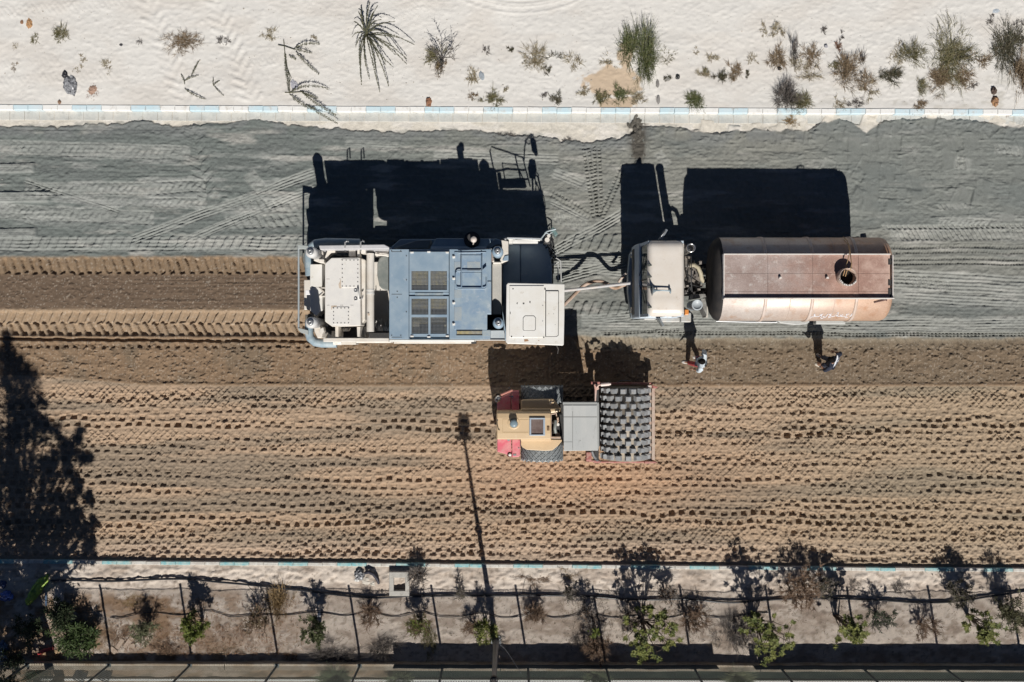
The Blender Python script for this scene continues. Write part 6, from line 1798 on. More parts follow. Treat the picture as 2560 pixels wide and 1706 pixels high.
T_(2302,218,15,22,'olive',"upright olive weed above the brown kerb weed",SG,dens=.6)
T_(2298,262,16,15,'dry',"brown weed hanging over the kerb",SG,dens=.8)
T_(2520,272,14,15,'red',"reddish brown weed overhanging the end of the kerb",SG)
T_(2095,262,17,15,'pale',"pale brown weed beside the kerb and grey litter",SG,dens=.5)
T_(2138,256,21,14,'grey',"wide faint grey weed by the kerb",SG,dens=.4)
T_(2175,225,17,16,'pale',"scraggly pale weed above the faint grey kerb weed",SG,dens=.4)
T_(2430,215,12,12,'grey',"faint grey weed below the largest dark clump",SG,dens=.35)
T_(1260,342,34,13,'grey',"dead grey grass lying along the millings edge","weeds on the gutter",dens=.45,h=.10,leafy=.1)
T_(1325,350,20,9,'grey',"smaller patch of dead grass at the millings edge","weeds on the gutter",dens=.45,h=.08,leafy=.1)
T_(1425,352,14,7,'grey',"sprig of dead grass beside the dark drip stain","weeds on the gutter",dens=.5,h=.08,leafy=.1)
T_(1966,352,34,9,'dark',"dark uprooted grass on the millings above the tank truck shadow","weeds on the gutter",dens=.3,h=.08,leafy=.1)

# palm fronds -------------------------------------------------------
def frond(m, p0, d0, L_, bend, lift, n=26, ll=.13, r=None, pitch=.5):
    r = r or _pr
    pts = []; p = Vector(p0); an = math.atan2(d0[1], d0[0])
    for i in range(n+1):
        t = i/n
        pts.append(Vector((p.x+r.gauss(0,.004), p.y+r.gauss(0,.004), p0[2]+lift*math.sin(math.pi*min(1,t*.95))*(1-.3*t))))
        p += Vector((math.cos(an), math.sin(an), 0))*L_/n; an += bend/n
    m.tube(pts, [.011*(1-.7*i/n) for i in range(n+1)], 5)
    for i in range(3, n+1):
        d = (pts[i]-pts[i-1]).normalized(); s_ = Vector((-d.y, d.x, 0))
        for sg in (-1, 1):
            for q in (0, .5):
                if r.random() < .3: continue
                l = ll*(.5+.5*math.sin(math.pi*(.15+.8*i/n)))*r.uniform(.7,1.15)
                m.leaf(pts[i-1]+(pts[i]-pts[i-1])*q, d*pitch+s_*sg*r.uniform(.6,1)+Vector((0,0,r.uniform(-.2,.5))), l, .020, Vector((0,0,1)))
def px_dir(a, b): return ((b[0]-a[0]), -(b[1]-a[1]))
def cut_frond(name, spines, label, z=.2, ll=.10, cat="palm frond"):
    base = W(spines[0][0][0], spines[0][0][1], z)
    m = MB()
    for a, b, bend, lift in spines:
        A_ = W(a[0], a[1], z); B_ = W(b[0], b[1], z)
        d = B_-A_; an = math.atan2(d.y, d.x)-bend/2
        frond(m, A_, (math.cos(an), math.sin(an)), d.length*(1+bend*bend/24), bend, lift, max(8, int(d.length/.045)), ll)
    return tag(m.build(name, frond_m, None, loc=tuple(base)), label, cat, "cut palm fronds on the sand")
def stick(m, pp, r): m.ptube([(x, y, .2) for x, y in pp], r, 5)
def cut_branch():
    z = .2
    base = W(722,230,z); m = MB()
    stick(m, [(709,100),(713,140),(718,170),(723,190),(724,232)], .012); stick(m, [(695,113),(712,116),(735,124)], .012); stick(m, [(712,232),(730,232),(760,230)], .012); stick(m, [(718,170),(728,195),(724,205)], .008)
    for a, b, bend, lift in (((735,124),(800,112),-.5,.15),((735,124),(780,133),.1,.1),((740,130),(798,185),.3,.12),((722,138),(740,150),.2,.05),((712,130),(724,232),.1,.05),
                             ((726,232),(824,226),-.8,.2),((750,228),(795,246),.3,.1),((756,232),(840,287),.3,.12),((724,236),(772,272),.2,.1),((765,262),(843,309),.1,.1)):
        A_ = W(a[0],a[1],z); B_ = W(b[0],b[1],z); d = B_-A_; an = math.atan2(d.y,d.x)-bend/2
        frond(m, A_, (math.cos(an), math.sin(an)), d.length*1.02, bend, lift, max(8,int(d.length/.04)), .075)
    return tag(m.build("palm_frond", frond_m, None, loc=tuple(base)), "large two branched palm cutting lying across the kerb", "palm frond", "cut palm fronds on the sand")
cut_branch()
cut_frond("palm_frond", [((460,205),(497,190),-.4,.05),((462,222),(516,248),.5,.06),((478,190),(497,152),.1,.02),((452,185),(462,212),-.4,.03)], "small split palm cutting lying between the wheel tracks", ll=.05)
cut_frond("palm_frond", [((533,215),(550,202),-.2,.03),((536,216),(560,240),.2,.03),((533,195),(534,216),.1,.02)], "tiny twig like palm cutting beside the small split cutting", ll=.03)
pb_root = thing("palm_bush", "young palm with long arching fronds spread over the pale sand", "palm", tuple(W(918,90,.17)))
c0 = W(916,88,.2)
for (tx_, ty_, bend, lift) in ((895,30,.5,.3),(912,40,-.5,.4),(935,30,.6,.35),(890,120,.6,.2),(955,50,-.5,.3),(1000,95,.5,.4),(985,170,.5,.35),(940,180,-.5,.3),(925,200,.4,.3),(960,120,.7,.3),(880,95,.3,.35),(885,55,.3,.3),(905,20,-.2,.35),(925,5,.2,.4),(945,15,.2,.4),(988,55,.2,.5),(1038,115,-.25,.5),(1018,150,-.2,.5),(1018,163,-.2,.55),(965,165,-.15,.4),(972,218,-.35,.45),(950,232,-.1,.45),(905,215,.25,.4),(900,165,.3,.35),(940,60,.3,.3),(960,80,-.2,.3),(990,140,-.15,.5)):
    B_ = W(tx_, ty_, .25); d = B_-c0; an = math.atan2(d.y, d.x)-bend/2
    m = MB(); frond(m, c0+Vector((0,0,.05)), (math.cos(an), math.sin(an)), d.length, bend, lift, max(10,int(d.length/.030)), .040)
    m.build("frond", frond_m, pb_root)

# branching shrubs ---------------------------------------------------
def shrub(px, py, h, spread, label, leaf_m, stem_m, nstem=7, nleaf=260, ll=.10, lw=.028, group=None, name="shrub", cat="shrub", rosette=0, top=.35, lean=(0,0), twig=0, z=.16, seed=None, tr=.014):
    _seed[0] += 1; r = random.Random(seed or _seed[0])
    base = W(px, py, z)
    root = thing(name, label, cat, tuple(base), group)
    st = MB(); cr = MB(); tips = []
    if z < .165: nleaf = int(nleaf*2.1); ll *= 1.0; lw *= 1.25; spread *= 1.15; twig = int(twig*1.5)
    for i in range(nstem):
        an = r.uniform(0, 2*math.pi); sp = spread*math.sqrt(r.random())
        tip = base+Vector((math.cos(an)*sp+lean[0], math.sin(an)*sp+lean[1], h*r.uniform(.7,1.05)*(1-.35*(sp/max(spread,.01))**2)))
        p0 = base+Vector((r.gauss(0,.03), r.gauss(0,.03), -.03))
        mid = p0.lerp(tip, .5)+Vector((r.gauss(0,.06), r.gauss(0,.06), h*.08))
        pts = [p0, p0.lerp(mid,.5)+Vector((r.gauss(0,.02),r.gauss(0,.02),.02)), mid, mid.lerp(tip,.5)+Vector((r.gauss(0,.03),r.gauss(0,.03),.02)), tip]
        st.tube(pts, [tr,tr*.85,tr*.7,tr*.5,tr*.25], 5)
        tips.append((tip, (tip-mid).normalized()))
        for q in range(r.randint(2,4)):
            t = r.uniform(top, .95)
            a = pts[2].lerp(tip, (t-.5)*2) if t > .5 else p0.lerp(pts[2], t*2)
            d = Vector((r.gauss(0,1), r.gauss(0,1), r.uniform(.1,1.0))).normalized()
            L_ = spread*r.uniform(.2,.5)+.04
            b = a+d*L_
            st.tube([a, a.lerp(b,.5)+Vector((0,0,.01)), b], [tr*.45,tr*.35,tr*.2], 4)
            tips.append((b, d))
    for k in range(twig):
        a, d = tips[r.randrange(len(tips))]
        d2 = (d+Vector((r.gauss(0,.7), r.gauss(0,.7), r.gauss(0,.5)))).normalized()
        st.blade(a-d2*.05, d2, r.uniform(.08,.3), .010, r.uniform(-.2,.4))
    if nleaf:
        per = max(1, nleaf//len(tips))
        for a, d in tips:
            for k in range(per):
                if rosette:
                    an = 2*math.pi*k/per+r.uniform(-.2,.2)
                    u = Vector((math.cos(an), math.sin(an), r.uniform(-.25,.55)))
                    dd = (u+d*.35).normalized()
                    cr.leaf(a+Vector((r.gauss(0,.02),r.gauss(0,.02),r.gauss(0,.02))), dd, ll*r.uniform(.6,1.15), lw*r.uniform(.7,1.1), Vector((r.gauss(0,.35),r.gauss(0,.35),1)))
                else:
                    b = a-d*r.uniform(0,.22)*spread*1.6
                    dd = (d*.5+Vector((r.gauss(0,.8), r.gauss(0,.8), r.gauss(0,.45)))).normalized()
                    cr.leaf(b+dd*r.uniform(0,.03), dd, ll*r.uniform(.6,1.2), lw*r.uniform(.7,1.2), Vector((r.gauss(0,.5),r.gauss(0,.5),1)))
    st.build("stem", stem_m, root)
    if nleaf: cr.build("foliage", leaf_m, root)
    return root
VG = "shrubs along the planting strip"
shrub(1108,150,.8,.62,"fine twiggy shrub with sparse hanging leaves on the pale sand",darkw,greyt,9,150,.06,.022,SG,twig=90,z=.17)
tuft(1085,140,22,24,'olive',"yellow olive growth beside the fine twiggy shrub",SG,dens=.6)
tuft(1100,168,13,16,'dry',"dry brown litter at the foot of the fine twiggy shrub",SG,dens=.7)

# planting strip, from the shaded corner to the far end
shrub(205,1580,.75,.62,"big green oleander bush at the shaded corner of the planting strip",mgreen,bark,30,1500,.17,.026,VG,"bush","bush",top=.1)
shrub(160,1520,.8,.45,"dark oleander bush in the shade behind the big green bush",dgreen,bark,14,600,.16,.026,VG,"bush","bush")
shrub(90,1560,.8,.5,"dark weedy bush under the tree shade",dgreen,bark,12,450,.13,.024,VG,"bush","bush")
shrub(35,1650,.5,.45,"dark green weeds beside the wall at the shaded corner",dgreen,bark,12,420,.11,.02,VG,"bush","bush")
shrub(372,1560,.95,.34,"loose grey green shrub over leaf litter",leafmat("grey_green_leaf",(.12,.14,.065),(.17,.165,.10)),bark,14,420,.13,.02,VG)
shrub(506,1548,1.45,.36,"bright yellow green shrub on bare soil",ygreen,bark,14,720,.115,.03,VG,top=.55,lean=(0,-.05))
shrub(648,1545,.75,.38,"brown bush with olive tips beside tan grass",leafmat("olive_brown_leaf",(.16,.12,.05),(.10,.08,.045)),brownt,16,340,.07,.016,VG,twig=260)
tuft(700,1506,28,36,'tan',"clump of dry tan grass beside the brown olive bush",VG,h=.5,dens=1.0,name="grass_clump",cat="grass clump",leafy=0)
shrub(800,1560,1.35,.40,"dark green shrub with white litter caught in it",leafmat("deep_green_leaf",(.06,.08,.03),(.10,.11,.045)),bark,16,680,.10,.026,VG,top=.4)
shrub(928,1528,.55,.30,"dead dark brown bush below the inspection pit",brownt,brownt,14,160,.05,.015,VG,twig=420)
shrub(1050,1436,.45,.26,"shaggy dead brown bush beside the inspection pit",brownt,greyt,14,140,.06,.016,VG,twig=520)
shrub(1052,1550,1.0,.33,"shrub with brown lower twigs and bright green top",ygreen,brownt,14,300,.10,.026,VG,twig=260,top=.6)
tuft(1075,1590,18,28,'olive',"thin olive weed below the bright green topped shrub",VG,h=.3,dens=.7)
shrub(1148,1474,.5,.17,"slim dark sprig above the pipe beside the lamp post shadow",darkw,greyt,6,90,.06,.018,VG,twig=90)
shrub(1185,1560,.55,.22,"dead brown bush at the side of the lamp post shrub",brownt,brownt,9,60,.05,.014,VG,twig=260)
shrub(1213,1562,1.35,.27,"yellow green shrub leaning on the foot of the lamp post",leafmat("lime_leaf",(.20,.21,.05),(.11,.13,.035)),bark,12,520,.13,.022,VG,top=.55)
shrub(1335,1530,.55,.27,"dead brown bush alone past the lamp post",leafmat("dead_brown",(.17,.115,.065),(.11,.07,.045)),brownt,14,180,.06,.014,VG,twig=460)
shrub(1424,1478,.5,.17,"small dark sprig above the pipe with a hose loop",darkw,greyt,7,110,.06,.02,VG,twig=110)
shrub(1468,1530,1.0,.32,"tall dark dead shrub with a few green leaves",brownt,greyt,14,180,.07,.018,VG,twig=460)
shrub(1478,1560,1.2,.12,"few bright green leaves growing out of the dark dead shrub",ygreen,bark,4,60,.10,.03,VG,top=.7)
shrub(1492,1608,.75,.36,"shaggy dead brown bush against the wall",leafmat("dead_brown_dark",(.12,.085,.055),(.075,.055,.04)),brownt,16,180,.06,.014,VG,twig=700)
shrub(1605,1552,2.4,.70,"tallest broad leaved shrub with yellow green rosettes",broad_m,bark,22,1300,.105,.034,VG,rosette=1,top=.55,lean=(0,-.02),tr=.02)
shrub(1570,1545,1.0,.3,"dark dead growth inside the broad leaved shrub",brownt,greyt,10,120,.08,.02,VG,twig=300)
shrub(1660,1475,.85,.28,"dark dead bush next to the tallest broad leaved shrub",brownt,greyt,10,160,.08,.02,VG,twig=260)
shrub(1735,1540,.6,.38,"pale dead twig bush beside the fence post shadow",leafmat("pale_brown_twig",(.23,.16,.11),(.15,.10,.07)),brownt,16,90,.05,.012,VG,twig=640)
shrub(1885,1552,2.3,.66,"second broad leaved shrub rising by the brown twig heap",broad_m,bark,20,1150,.105,.034,VG,rosette=1,top=.5,lean=(.05,0),tr=.02)
shrub(1860,1580,.5,.4,"grey brown twigs at the foot of the second broad leaved shrub",brownt,greyt,12,60,.05,.012,VG,twig=560)
shrub(2000,1462,.75,.62,"large heap of brown dead twigs next to the kerb",leafmat("brown_heap",(.17,.11,.07),(.24,.17,.11)),brownt,30,120,.05,.012,VG,twig=1700,tr=.009)
shrub(2055,1455,.9,.35,"dark twiggy shrub joined to the heap of dead twigs",darkw,greyt,12,260,.09,.022,VG,twig=200)
shrub(2090,1540,2.0,.45,"broad leaved shrub past the heap of dead twigs",broad_m,bark,15,760,.105,.034,VG,rosette=1,top=.5,tr=.018)
shrub(2190,1530,.9,.4,"low dark shrub between two broad leaved shrubs",dgreen,greyt,12,360,.09,.022,VG,twig=120)
shrub(2300,1560,.7,.34,"brown twig bush near the far broad leaved shrub",brownt,brownt,12,90,.05,.014,VG,twig=380)
shrub(2380,1470,1.1,.36,"thin leaved dark shrub next to the kerb",darkw,greyt,14,420,.10,.018,VG,twig=160)
shrub(2420,1540,2.0,.45,"farthest broad leaved shrub with pale rosettes",broad_m,bark,15,720,.105,.034,VG,rosette=1,top=.5,tr=.018)
shrub(2500,1520,1.6,.52,"big dark feathery shrub at the far end of the strip",leafmat("feathery_green",(.06,.065,.03),(.095,.09,.045)),bark,22,1500,.10,.016,VG,"bush","bush",top=.15)
tuft(2245,1470,20,18,'grey',"sparse grey weed on the open end of the planting strip",VG,dens=.5)
tuft(2140,1460,18,14,'grey',"faint grey weed near the fence post shadow at the open end",VG,dens=.5)
tuft(830,1640,60,30,'grey',"tangle of twig shadows along the foot of the wall, built as grey twigs",VG,h=.45,dens=.8,leafy=.1)  # grey twigs standing in for a twiggy bush's shadow on the soil
tuft(950,1615,44,34,'grey',"spray of fine twig shadows below the dead bush, built as grey twigs",VG,h=.6,dens=.6,leafy=.05)  # another twig shadow on the ground, imitated with grey twigs
tuft(1450,1606,26,22,'grey',"fine grey twigs beside the shaggy dead bush at the wall",VG,h=.4,dens=.5,leafy=.05)
tuft(1830,1585,34,50,'grey',"tall fine grey twigs at the gap in the screen cloth",VG,h=.5,dens=.6,leafy=.05)
tuft(420,1618,30,20,'brown',"dark brown dead weeds by the wall",VG,h=.2,dens=.6)
tuft(730,1636,14,12,'brown',"small brown weed by the wall",VG,h=.15,dens=.8)
tuft(1330,1444,36,14,'brown',"low brown litter weeds near the turquoise kerb",VG,h=.10,dens=.35)
tuft(1420,1436,26,14,'dry',"low dry weeds under the turquoise kerb",VG,h=.10,dens=.35)
tuft(300,1600,36,30,'brown',"scatter of brown leaf litter on the soil",VG,h=.06,dens=.5,name="leaf_litter",cat="leaf litter")
tuft(330,1500,30,22,'tan',"tan leaf litter between two fence post shadows",VG,h=.06,dens=.4,name="leaf_litter",cat="leaf litter")
tuft(560,1620,40,16,'dry',"dry leaf litter along the wall",VG,h=.05,dens=.3,name="leaf_litter",cat="leaf litter")
# beyond the wall
fg = leafmat("feather_grass",(.12,.165,.085),(.19,.21,.125))
def feather(px, py, rx, h, n, label, mt=fg):
    _seed[0] += 1; r = random.Random(_seed[0]); base = W(px, py, .0); m = MB()
    for i in range(n):
        an = r.uniform(0,2*math.pi); o = rx*math.sqrt(r.random())
        p = base+Vector((math.cos(an)*o*.6, math.sin(an)*o*.25, 0))
        d = Vector((math.cos(an)*.5, math.sin(an)*.5, r.uniform(.6,1.6)))
        m.blade(p, d, h*r.uniform(.5,1.1), .008, r.uniform(0,.4))
    tag(m.build("feather_grass", mt, None, loc=tuple(base)), label, "grass clump", "grass clumps behind the fence")
feather(842,1690,.55,1.0,900,"tall feathery grass clump behind the wall under the twig shadows")
feather(1000,1696,.5,.7,420,"lower feathery grass clump behind the wall next to the screen cloth")
feather(1490,1690,.45,.75,420,"feathery grass clump behind the screen cloth near the dead bush")
feather(1840,1690,.42,.9,700,"pale feathery grass clump at the gap in the screen cloth", leafmat("pale_feather",(.20,.235,.13),(.27,.28,.17)))
feather(100,1692,.7,.45,600,"dark weeds behind the wall at the shaded corner", dgreen)
# tree that shades the corner
def tree():
    base = W(150,1700,.05)
    root = thing("tree", "tall spreading tree beyond the wall that shades the corner of the road", "tree", tuple(base))
    r = random.Random(5); st = MB(); cr = MB()
    top = base+Vector((-.5,-.2,5.2))
    st.tube([base+Vector((0,0,-.3)), base+Vector((-.1,-.05,1.5)), base+Vector((-.25,-.1,3.0)), top, top+Vector((-.35,-.1,3.2))], [.17,.14,.12,.08,.03], 10)
    blobs = []
    for (su,sv,rr_) in ((15,890,.55),(30,950,.8),(45,1015,.95),(5,1080,1.2),(95,1075,.6),(150,1095,.55),(190,1125,.4),(60,1150,1.05),(30,1230,1.35),(130,1215,.75),
                        (60,1300,1.3),(150,1290,.9),(25,1370,1.3),(125,1372,1.0),(205,1345,.5),(-70,1180,1.3),(-60,1330,1.3),(20,1440,1.1),(75,1445,.9),(40,1510,1.0),(15,1575,.9),(80,1560,.6),(-60,1470,1.2),(70,1035,.3),(100,1010,.22),(60,930,.3),(45,880,.25),(120,1150,.35),(200,1085,.28),(225,1120,.22),(175,1180,.3),(200,1215,.3),(225,1250,.22),(200,1290,.32),(235,1310,.25),(228,1375,.3),(180,1260,.35),(15,850,.3)):
        z = (1695-sv)/76.7
        c = W(su+.153*77.6*z, 1695+r.uniform(-14,14), 0); c.z = max(1.5, z); blobs.append((c, rr_))
        zz = min(c.z-.3, 3.0+max(0,c.z-4.5)*.55)
        a = base+Vector((-.1*zz*.8,-.04*zz,max(1.0,zz)))
        st.tube([a, a.lerp(c,.5)+Vector((0,0,-.12)), c], [.07,.05,.02], 6)
        for q in range(5):
            e = c+Vector((r.gauss(0,1),r.gauss(0,1),r.gauss(0,1))).normalized()*rr_*.8
            st.tube([c.lerp(a,.15), e], [.02,.006], 4)
    for c, rr_ in blobs:
        subs = [(c+Vector((r.gauss(0,1),r.gauss(0,1),r.gauss(0,1))).normalized()*rr_*r.uniform(.3,.95), rr_*r.uniform(.20,.36)) for _ in range(int(18*rr_))]
        for sc, sr in subs:
            for k in range(54):
                p = sc+Vector((r.gauss(0,.5),r.gauss(0,.5),r.gauss(0,.5)))*sr
                cr.leaf(p, Vector((r.gauss(0,1),r.gauss(0,1),r.gauss(0,.7))), r.uniform(.12,.20), r.uniform(.05,.085), Vector((r.gauss(0,1),r.gauss(0,1),r.gauss(0,1))))
    st.build("trunk", bark, root); cr.build("crown", dgreen, root)
tree()
# ------------------------------------------------------------------ litter and loose stones
def crumple(px, py, rx, ry, h, mat, name, label, cat, seed, z=.17, rot=0.0, sub=3, rough=.55, group=None):
    r = random.Random(seed); bm = bmesh.new(); bmesh.ops.create_icosphere(bm, subdivisions=sub, radius=1)
    ph = [(r.uniform(1.5,5), Vector((r.gauss(0,1),r.gauss(0,1),r.gauss(0,1))).normalized(), r.uniform(0,6)) for _ in range(9)]
    base = W(px, py, z)
    m = MB(); vs = []
    for v in bm.verts:
        k = 1.0
        for f, d, o in ph: k += rough*.27*(abs(math.sin(f*v.co.dot(d)*2+o))-.6)
        x, y = v.co.x*k*rx/S, v.co.y*k*ry/S
        x, y = x*math.cos(rot)-y*math.sin(rot), x*math.sin(rot)+y*math.cos(rot)
        vs.append((base.x+x, base.y+y, base.z+max(-.02, v.co.z*k*h)))
    m.add(vs, [tuple(v.index for v in f.verts) for f in bm.faces], False); bm.free()
    return tag(m.build(name, mat, None, loc=tuple(base)), label, cat, group)
bag_m = M("grey_black_plastic", (.05,.05,.055), .3, alt=(.40,.41,.43), alt_amt=.6, scale=16)
pale_m = M("pale_plastic", (.62,.62,.60), .4, alt=(.40,.39,.36), scale=12)
crumple(163,188,7,9,.10,M("black_plastic",(.03,.03,.035),.3),"plastic_bag","knotted black plastic end lying above the crumpled grey bag","bag",1)
crumple(177,215,16,24,.11,bag_m,"plastic_bag","crumpled grey and black plastic bag on the pale sand","bag",2,rot=.3)
crumple(232,225,12,9,.05,M("reddish_bark",(.36,.24,.18),.8),"bark_scrap","curled reddish brown scrap on the sand beyond the plastic bag","scrap",3,rot=.7)
tuft(232,228,20,18,'red',"thin reddish twigs around the curled brown scrap","weeds growing in the pale sand",h=.06,dens=.3)
crumple(74,60,7,11,.06,M("orange_scrap",(.47,.27,.13),.8,alt=(.35,.2,.1),scale=15),"rag","rusty orange scrap at the sandy corner","scrap",4)
crumple(55,56,4,5,.03,M("brown_scrap",(.25,.14,.08),.8),"rag","tiny brown scrap beside the rusty orange one","scrap",5)
crumple(149,256,4,5,.05,M("brown_pebble",(.24,.15,.10),.8),"stone","small brown stone at the kerb below the plastic bag","stone",6)
crumple(1072,256,7,11,.08,M("brown_orange_stone",(.36,.17,.09),.8,alt=(.16,.09,.06),scale=14),"stone","orange brown lump at the kerb past the young palm","stone",7)
crumple(1204,190,6,10,.02,M("grey_flake",(.33,.37,.41),.5),"plastic_flake","flat blue grey flake on the sand beside a sparse weed","scrap",8,rot=.3)
crumple(735,212,8,13,.03,M("grey_bag_flake",(.40,.40,.44),.5),"plastic_flake","pale grey flake caught in the two branched palm cutting","scrap",9,rot=.4)
crumple(2484,228,6,9,.10,M("dark_lump",(.10,.07,.055),.8),"stone","dark brown lump above the orange stone","stone",10)
crumple(2487,254,8,12,.10,M("orange_lump",(.40,.23,.11),.8,alt=(.2,.11,.07),scale=12),"stone","orange brown lump below the dark one","stone",11)
crumple(2490,28,8,6,.02,M("blue_grey_flake",(.42,.47,.52),.5),"plastic_flake","flat grey flake high on the sand near its end","scrap",12)
crumple(1694,193,5,6,.06,M("black_can",(.03,.03,.03),.3),"can","small black can on the sand past the tall green bush","can",13)
crumple(1949,172,5,4,.05,M("black_cap",(.03,.03,.03),.3),"can","small black object with a pale lid under the dry weeds","can",14)
crumple(1644,210,4,9,.02,M("grey_rag",(.22,.21,.20),.8),"rag","dark grey rag below the tall green bush","rag",15)
crumple(1646,250,4,10,.02,M("grey_rag2",(.25,.24,.23),.8),"rag","grey rag near the kerb past the wet stain","rag",16)
crumple(1668,198,8,5,.02,M("grey_rag3",(.28,.27,.25),.8),"rag","flat grey scrap beside the small black can","rag",17)
crumple(2065,116,4,4,.05,M("grey_pebble",(.33,.33,.36),.7),"stone","grey stone near the reddish brown weed","stone",18)
crumple(303,113,4,3,.04,M("black_pebble",(.05,.05,.06),.6),"stone","black pebble left of the wheel tracks","stone",19)
# scrap next to the pit
crumple(900,1437,11,13,.14,bag_m,"plastic_bag","crumpled black and white plastic bag beside the inspection pit","bag",30,rot=.2)
m = MB(); m.ptube([(912,1433,.28),(922,1430,.30),(934,1436,.30),(943,1448,.28),(947,1460,.24)], [.05,.062,.06,.05,.035], 10)
tag(m.build("rubber_strip", M("navy_rubber",(.02,.02,.035),.6), None, loc=tuple(W(930,1440,.2))), "curved black rubber strip beside the inspection pit", "rubber strip")
crumple(918,1452,14,9,.05,M("pale_rubble",(.52,.48,.42),.9),"rubble_lump","pale crusted lump under the black rubber strip","rubble",31)
crumple(934,1458,8,8,.06,M("pale_rubble2",(.55,.52,.46),.9),"rubble_lump","second pale lump between rubber strip and inspection pit","rubble",32)
crumple(893,1450,7,5,.06,pale_m,"paper_scrap","white scrap beneath the crumpled bag at the pit","scrap",33)
crumple(955,1478,3,4,.05,M("dark_shell",(.10,.09,.08),.6),"stone","dark pebble below the pale lumps","stone",34)
crumple(798,1536,4,8,.04,M("white_cup",(.72,.74,.76),.5),"paper_cup","white cup caught in the dark green shrub","cup",35)
z=.55
# bright things in the shaded corner
crumple(92,1475,12,40,.18,M("green_net",(.42,.60,.09),.5,alt=(.16,.26,.06),alt_amt=.6,scale=6),"net_bag","green yellow net bag lying in the deep shade","net bag",36,rot=-.62)
crumple(18,1490,15,13,.14,M("blue_plastic",(.12,.20,.6),.4,alt=(.03,.05,.16),scale=7),"blue_bag","bright blue plastic bag in the deep shade","bag",37)
crumple(8,1460,8,10,.08,M("dim_blue_plastic",(.04,.06,.15),.4),"blue_bag","smaller dark blue bag in the deep shade","bag",38)
m = MB(); m.ptube([(115,1480,.22),(115,1514,.22)], .035, 8); tag(m.build("blue_tube", M("grey_blue_tube",(.12,.18,.28),.4), None, loc=tuple(W(115,1497,.2))), "short blue tube standing out beside the green net bag", "tube")
m = MB(); m.ptube([(96,1634,.24),(110,1627,.26),(133,1621,.24)], [.05,.058,.045], 12); tag(m.build("red_bottle", M("red_plastic",(.55,.07,.07),.3), None, loc=tuple(W(114,1628,.2))), "red plastic bottle on cardboard in the shaded corner", "bottle")
crumple(118,1640,34,12,.06,M("cardboard",(.36,.24,.13),.85,alt=(.46,.33,.2),scale=9),"cardboard","torn brown cardboard under the red bottle","cardboard",39,rot=.35)
crumple(150,1562,12,14,.05,M("brown_paper",(.38,.32,.25),.85,alt=(.25,.2,.14),scale=9),"paper_scrap","crumpled brown paper at the side of the big green bush","paper",40)
crumple(163,1613,9,10,.05,M("cream_paper",(.55,.46,.36),.8),"paper_scrap","cream paper scrap in front of the big green bush","paper",41)
crumple(147,1505,13,36,.07,M("clear_film",(.38,.34,.31),.2,alt=(.55,.52,.5),scale=7),"plastic_film","long pale plastic film between shade and the big green bush","plastic film",42)
crumple(5,1652,14,18,.16,M("grey_film",(.30,.34,.42),.2,alt=(.6,.62,.68),scale=6),"plastic_film","crumpled translucent bag at the corner of the wall","bag",43)
crumple(8,1618,12,16,.12,M("blue_sheet",(.04,.08,.16),.4),"blue_bag","dark blue sheet beside the translucent bag","sheet",44)
for i,(x,y,w_,h_,a_) in enumerate(((283,1626,9,6,-.7),(300,1610,5,14,-.6),(322,1606,6,16,-.6),(330,1616,8,6,.2))):
    p = W(x,y,.19); mm = MB(); ca,sa = math.cos(a_),math.sin(a_)
    mm.prism([(p.x+(ca*u-sa*v)/S, p.y+(sa*u+ca*v)/S) for u,v in ((-w_,-h_),(w_,-h_),(w_,h_),(-w_,h_))], .16, .205)
    tag(mm.build("board_piece", M("bleached_board_%d"%i,(.52,.42,.34),.8,alt=(.44,.34,.26),scale=9,stretch=(1,6,1)), None, .004, loc=tuple(p)), ("square bleached board piece by the fence post","narrow bleached board leaning in the leaf litter","longest bleached board in the leaf litter","small bleached board beside the longest one")[i], "board", "bleached boards in the litter")
for i,(x,y,a_) in enumerate(((200,1691,.5),(262,1690,.4))):
    root = thing("floor_grate", ("slatted dark grate lying behind the wall before the second fence post","slatted dark grate lying behind the wall past the second fence post")[i], "grate", tuple(W(x,y,.03)), "dark grates behind the wall")
    p = W(x,y,.05); sm = MB(); sm.box(-.19,.19,-.012,.012,0,.03); sme = sm.mesh("slat"); sme.materials.append(dark_steel)
    for k in range(7): 
        o = place("slat", sme, root, (p.x+math.sin(a_)*(k-3)*.055*1, p.y+math.cos(a_)*(k-3)*.055, .04), (0,0,-a_))
    for sx in (-.17,.17):
        fb = MB(); fb.tube([(p.x+math.cos(a_)*sx-math.sin(a_)*.18, p.y-math.sin(a_)*sx-math.cos(a_)*.18, .035),(p.x+math.cos(a_)*sx+math.sin(a_)*.18, p.y-math.sin(a_)*sx+math.cos(a_)*.18, .035)], .012, 5); fb.build("grate_bar", dark_steel, root)
# pebbles and crumbs on the bare soil
def pebbles(name, n, boxes, zf, mats, smin, smax, label, seed):
    r = random.Random(seed); m = MB()
    for i in range(n):
        x0,y0,x1,y1 = boxes[r.randrange(len(boxes))]
        p = W(r.uniform(x0,x1), r.uniform(y0,y1), zf); s_ = r.uniform(smin,smax)*(1.8 if r.random() < .06 else 1)
        v = [(p.x+s_*r.uniform(.6,1.2),p.y,p.z),(p.x,p.y+s_*r.uniform(.6,1.2),p.z),(p.x-s_*r.uniform(.6,1.2),p.y,p.z),(p.x,p.y-s_*r.uniform(.6,1.2),p.z),(p.x+s_*.2,p.y,p.z+s_*r.uniform(.6,1)),(p.x,p.y,p.z-s_)]
        m.add(v, [(0,1,4),(1,2,4),(2,3,4),(3,0,4),(1,0,5),(2,1,5),(3,2,5),(0,3,5)])
    tag(m.build(name, mats), label, "gravel", None, "stuff")
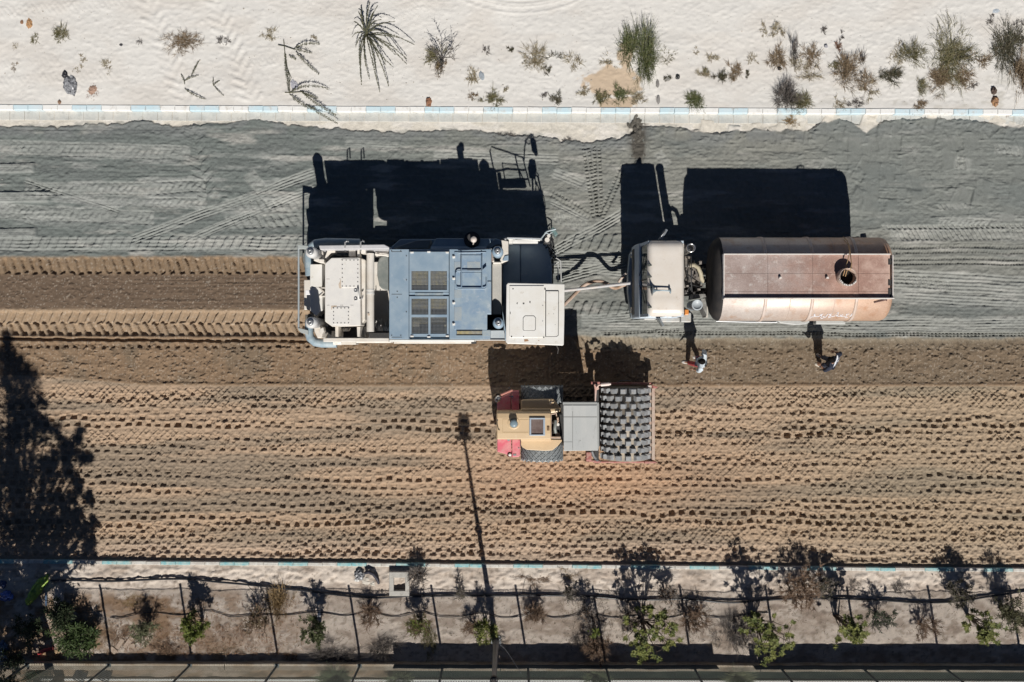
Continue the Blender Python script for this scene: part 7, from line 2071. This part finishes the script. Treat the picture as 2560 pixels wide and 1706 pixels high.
pebbles("gravel", 800, [(0,860,1230,960),(0,685,740,775),(1640,860,2560,960),(1500,860,2560,960)], .015, M("pale_pebble",(.42,.35,.28),.9), .007, .019, "pale pebbles scattered over the rough brown soil", 8)
pebbles("gravel", 900, [(0,20,2560,255)], .17, M("grey_grit",(.42,.38,.33),.9), .006, .016, "fine grit and crumbs scattered over the pale sand", 9)
pebbles("gravel", 900, [(280,1430,2560,1640)], .18, M("strip_grit",(.40,.33,.27),.9), .008, .02, "crumbs and small stones on the planting strip", 10)
pebbles("gravel", 900, [(0,330,720,600),(1400,360,1540,600),(2000,320,2560,640)], .02, M("grey_crumb",(.30,.30,.28),.9), .008, .024, "grey crumbs over the milled road", 12)

def twigs(n, boxes, mats, label, seed):
    r = random.Random(seed); m = MB()
    for i in range(n):
        x0,y0,x1,y1 = boxes[r.randrange(len(boxes))]
        p = W(r.uniform(x0,x1), r.uniform(y0,y1), .185+r.uniform(0,.03)); an = r.uniform(0,6.28)
        d = Vector((math.cos(an), math.sin(an), r.gauss(0,.25)))
        if r.random() < .5: m.blade(p, d, r.uniform(.05,.22), r.uniform(.008,.014), .1)
        else: m.leaf(p, d, r.uniform(.05,.11), r.uniform(.015,.03), Vector((r.gauss(0,.4),r.gauss(0,.4),1)))
    tag(m.build("leaf_litter", mats), label, "leaf litter", None, "stuff")
twigs(1900, [(280,1490,760,1640),(280,1560,700,1640)], leafmat("red_brown_litter",(.20,.105,.06),(.33,.22,.14)), "brown fallen leaves and twigs over the soil near the shaded corner", 41)
twigs(1700, [(700,1470,2560,1635),(1400,1480,1800,1620)], leafmat("grey_brown_litter",(.13,.10,.075),(.24,.19,.14)), "dead twigs and leaves over the open planting strip", 42)
twigs(500, [(0,1540,280,1645)], leafmat("dark_litter",(.20,.13,.08),(.30,.20,.11)), "dead leaves under the tree shade", 43)

m = MB(); r = random.Random(66)
for k in range(46):
    x = r.gauss(1593, 8 if k < 34 else 13); y = r.uniform(288, 352) if k < 34 else r.uniform(352, 410)
    b = MB(); b.ball((0,0,0), 1, 1, 1, 9, 6); p = W(x, y, .02); q = r.uniform(.03,.10)*(1 if k < 34 else .6); an = r.uniform(0,3.14)
    m.add([(p.x+(vx*math.cos(an)-vy*.6*math.sin(an))*q*r.uniform(.8,1.2), p.y+(vx*math.sin(an)+vy*.6*math.cos(an))*q*1.3*r.uniform(.8,1.2), p.z+.005+vz*q*.30) for vx, vy, vz in b.v], b.f, False)
tag(m.build("sludge", M("dark_wet_sludge",(.055,.05,.042),.7,alt=(.13,.12,.10),alt_amt=.6,scale=14)), "dark wet sludge that has run from the wet sand over the kerb and gutter", "sludge", None, "stuff")
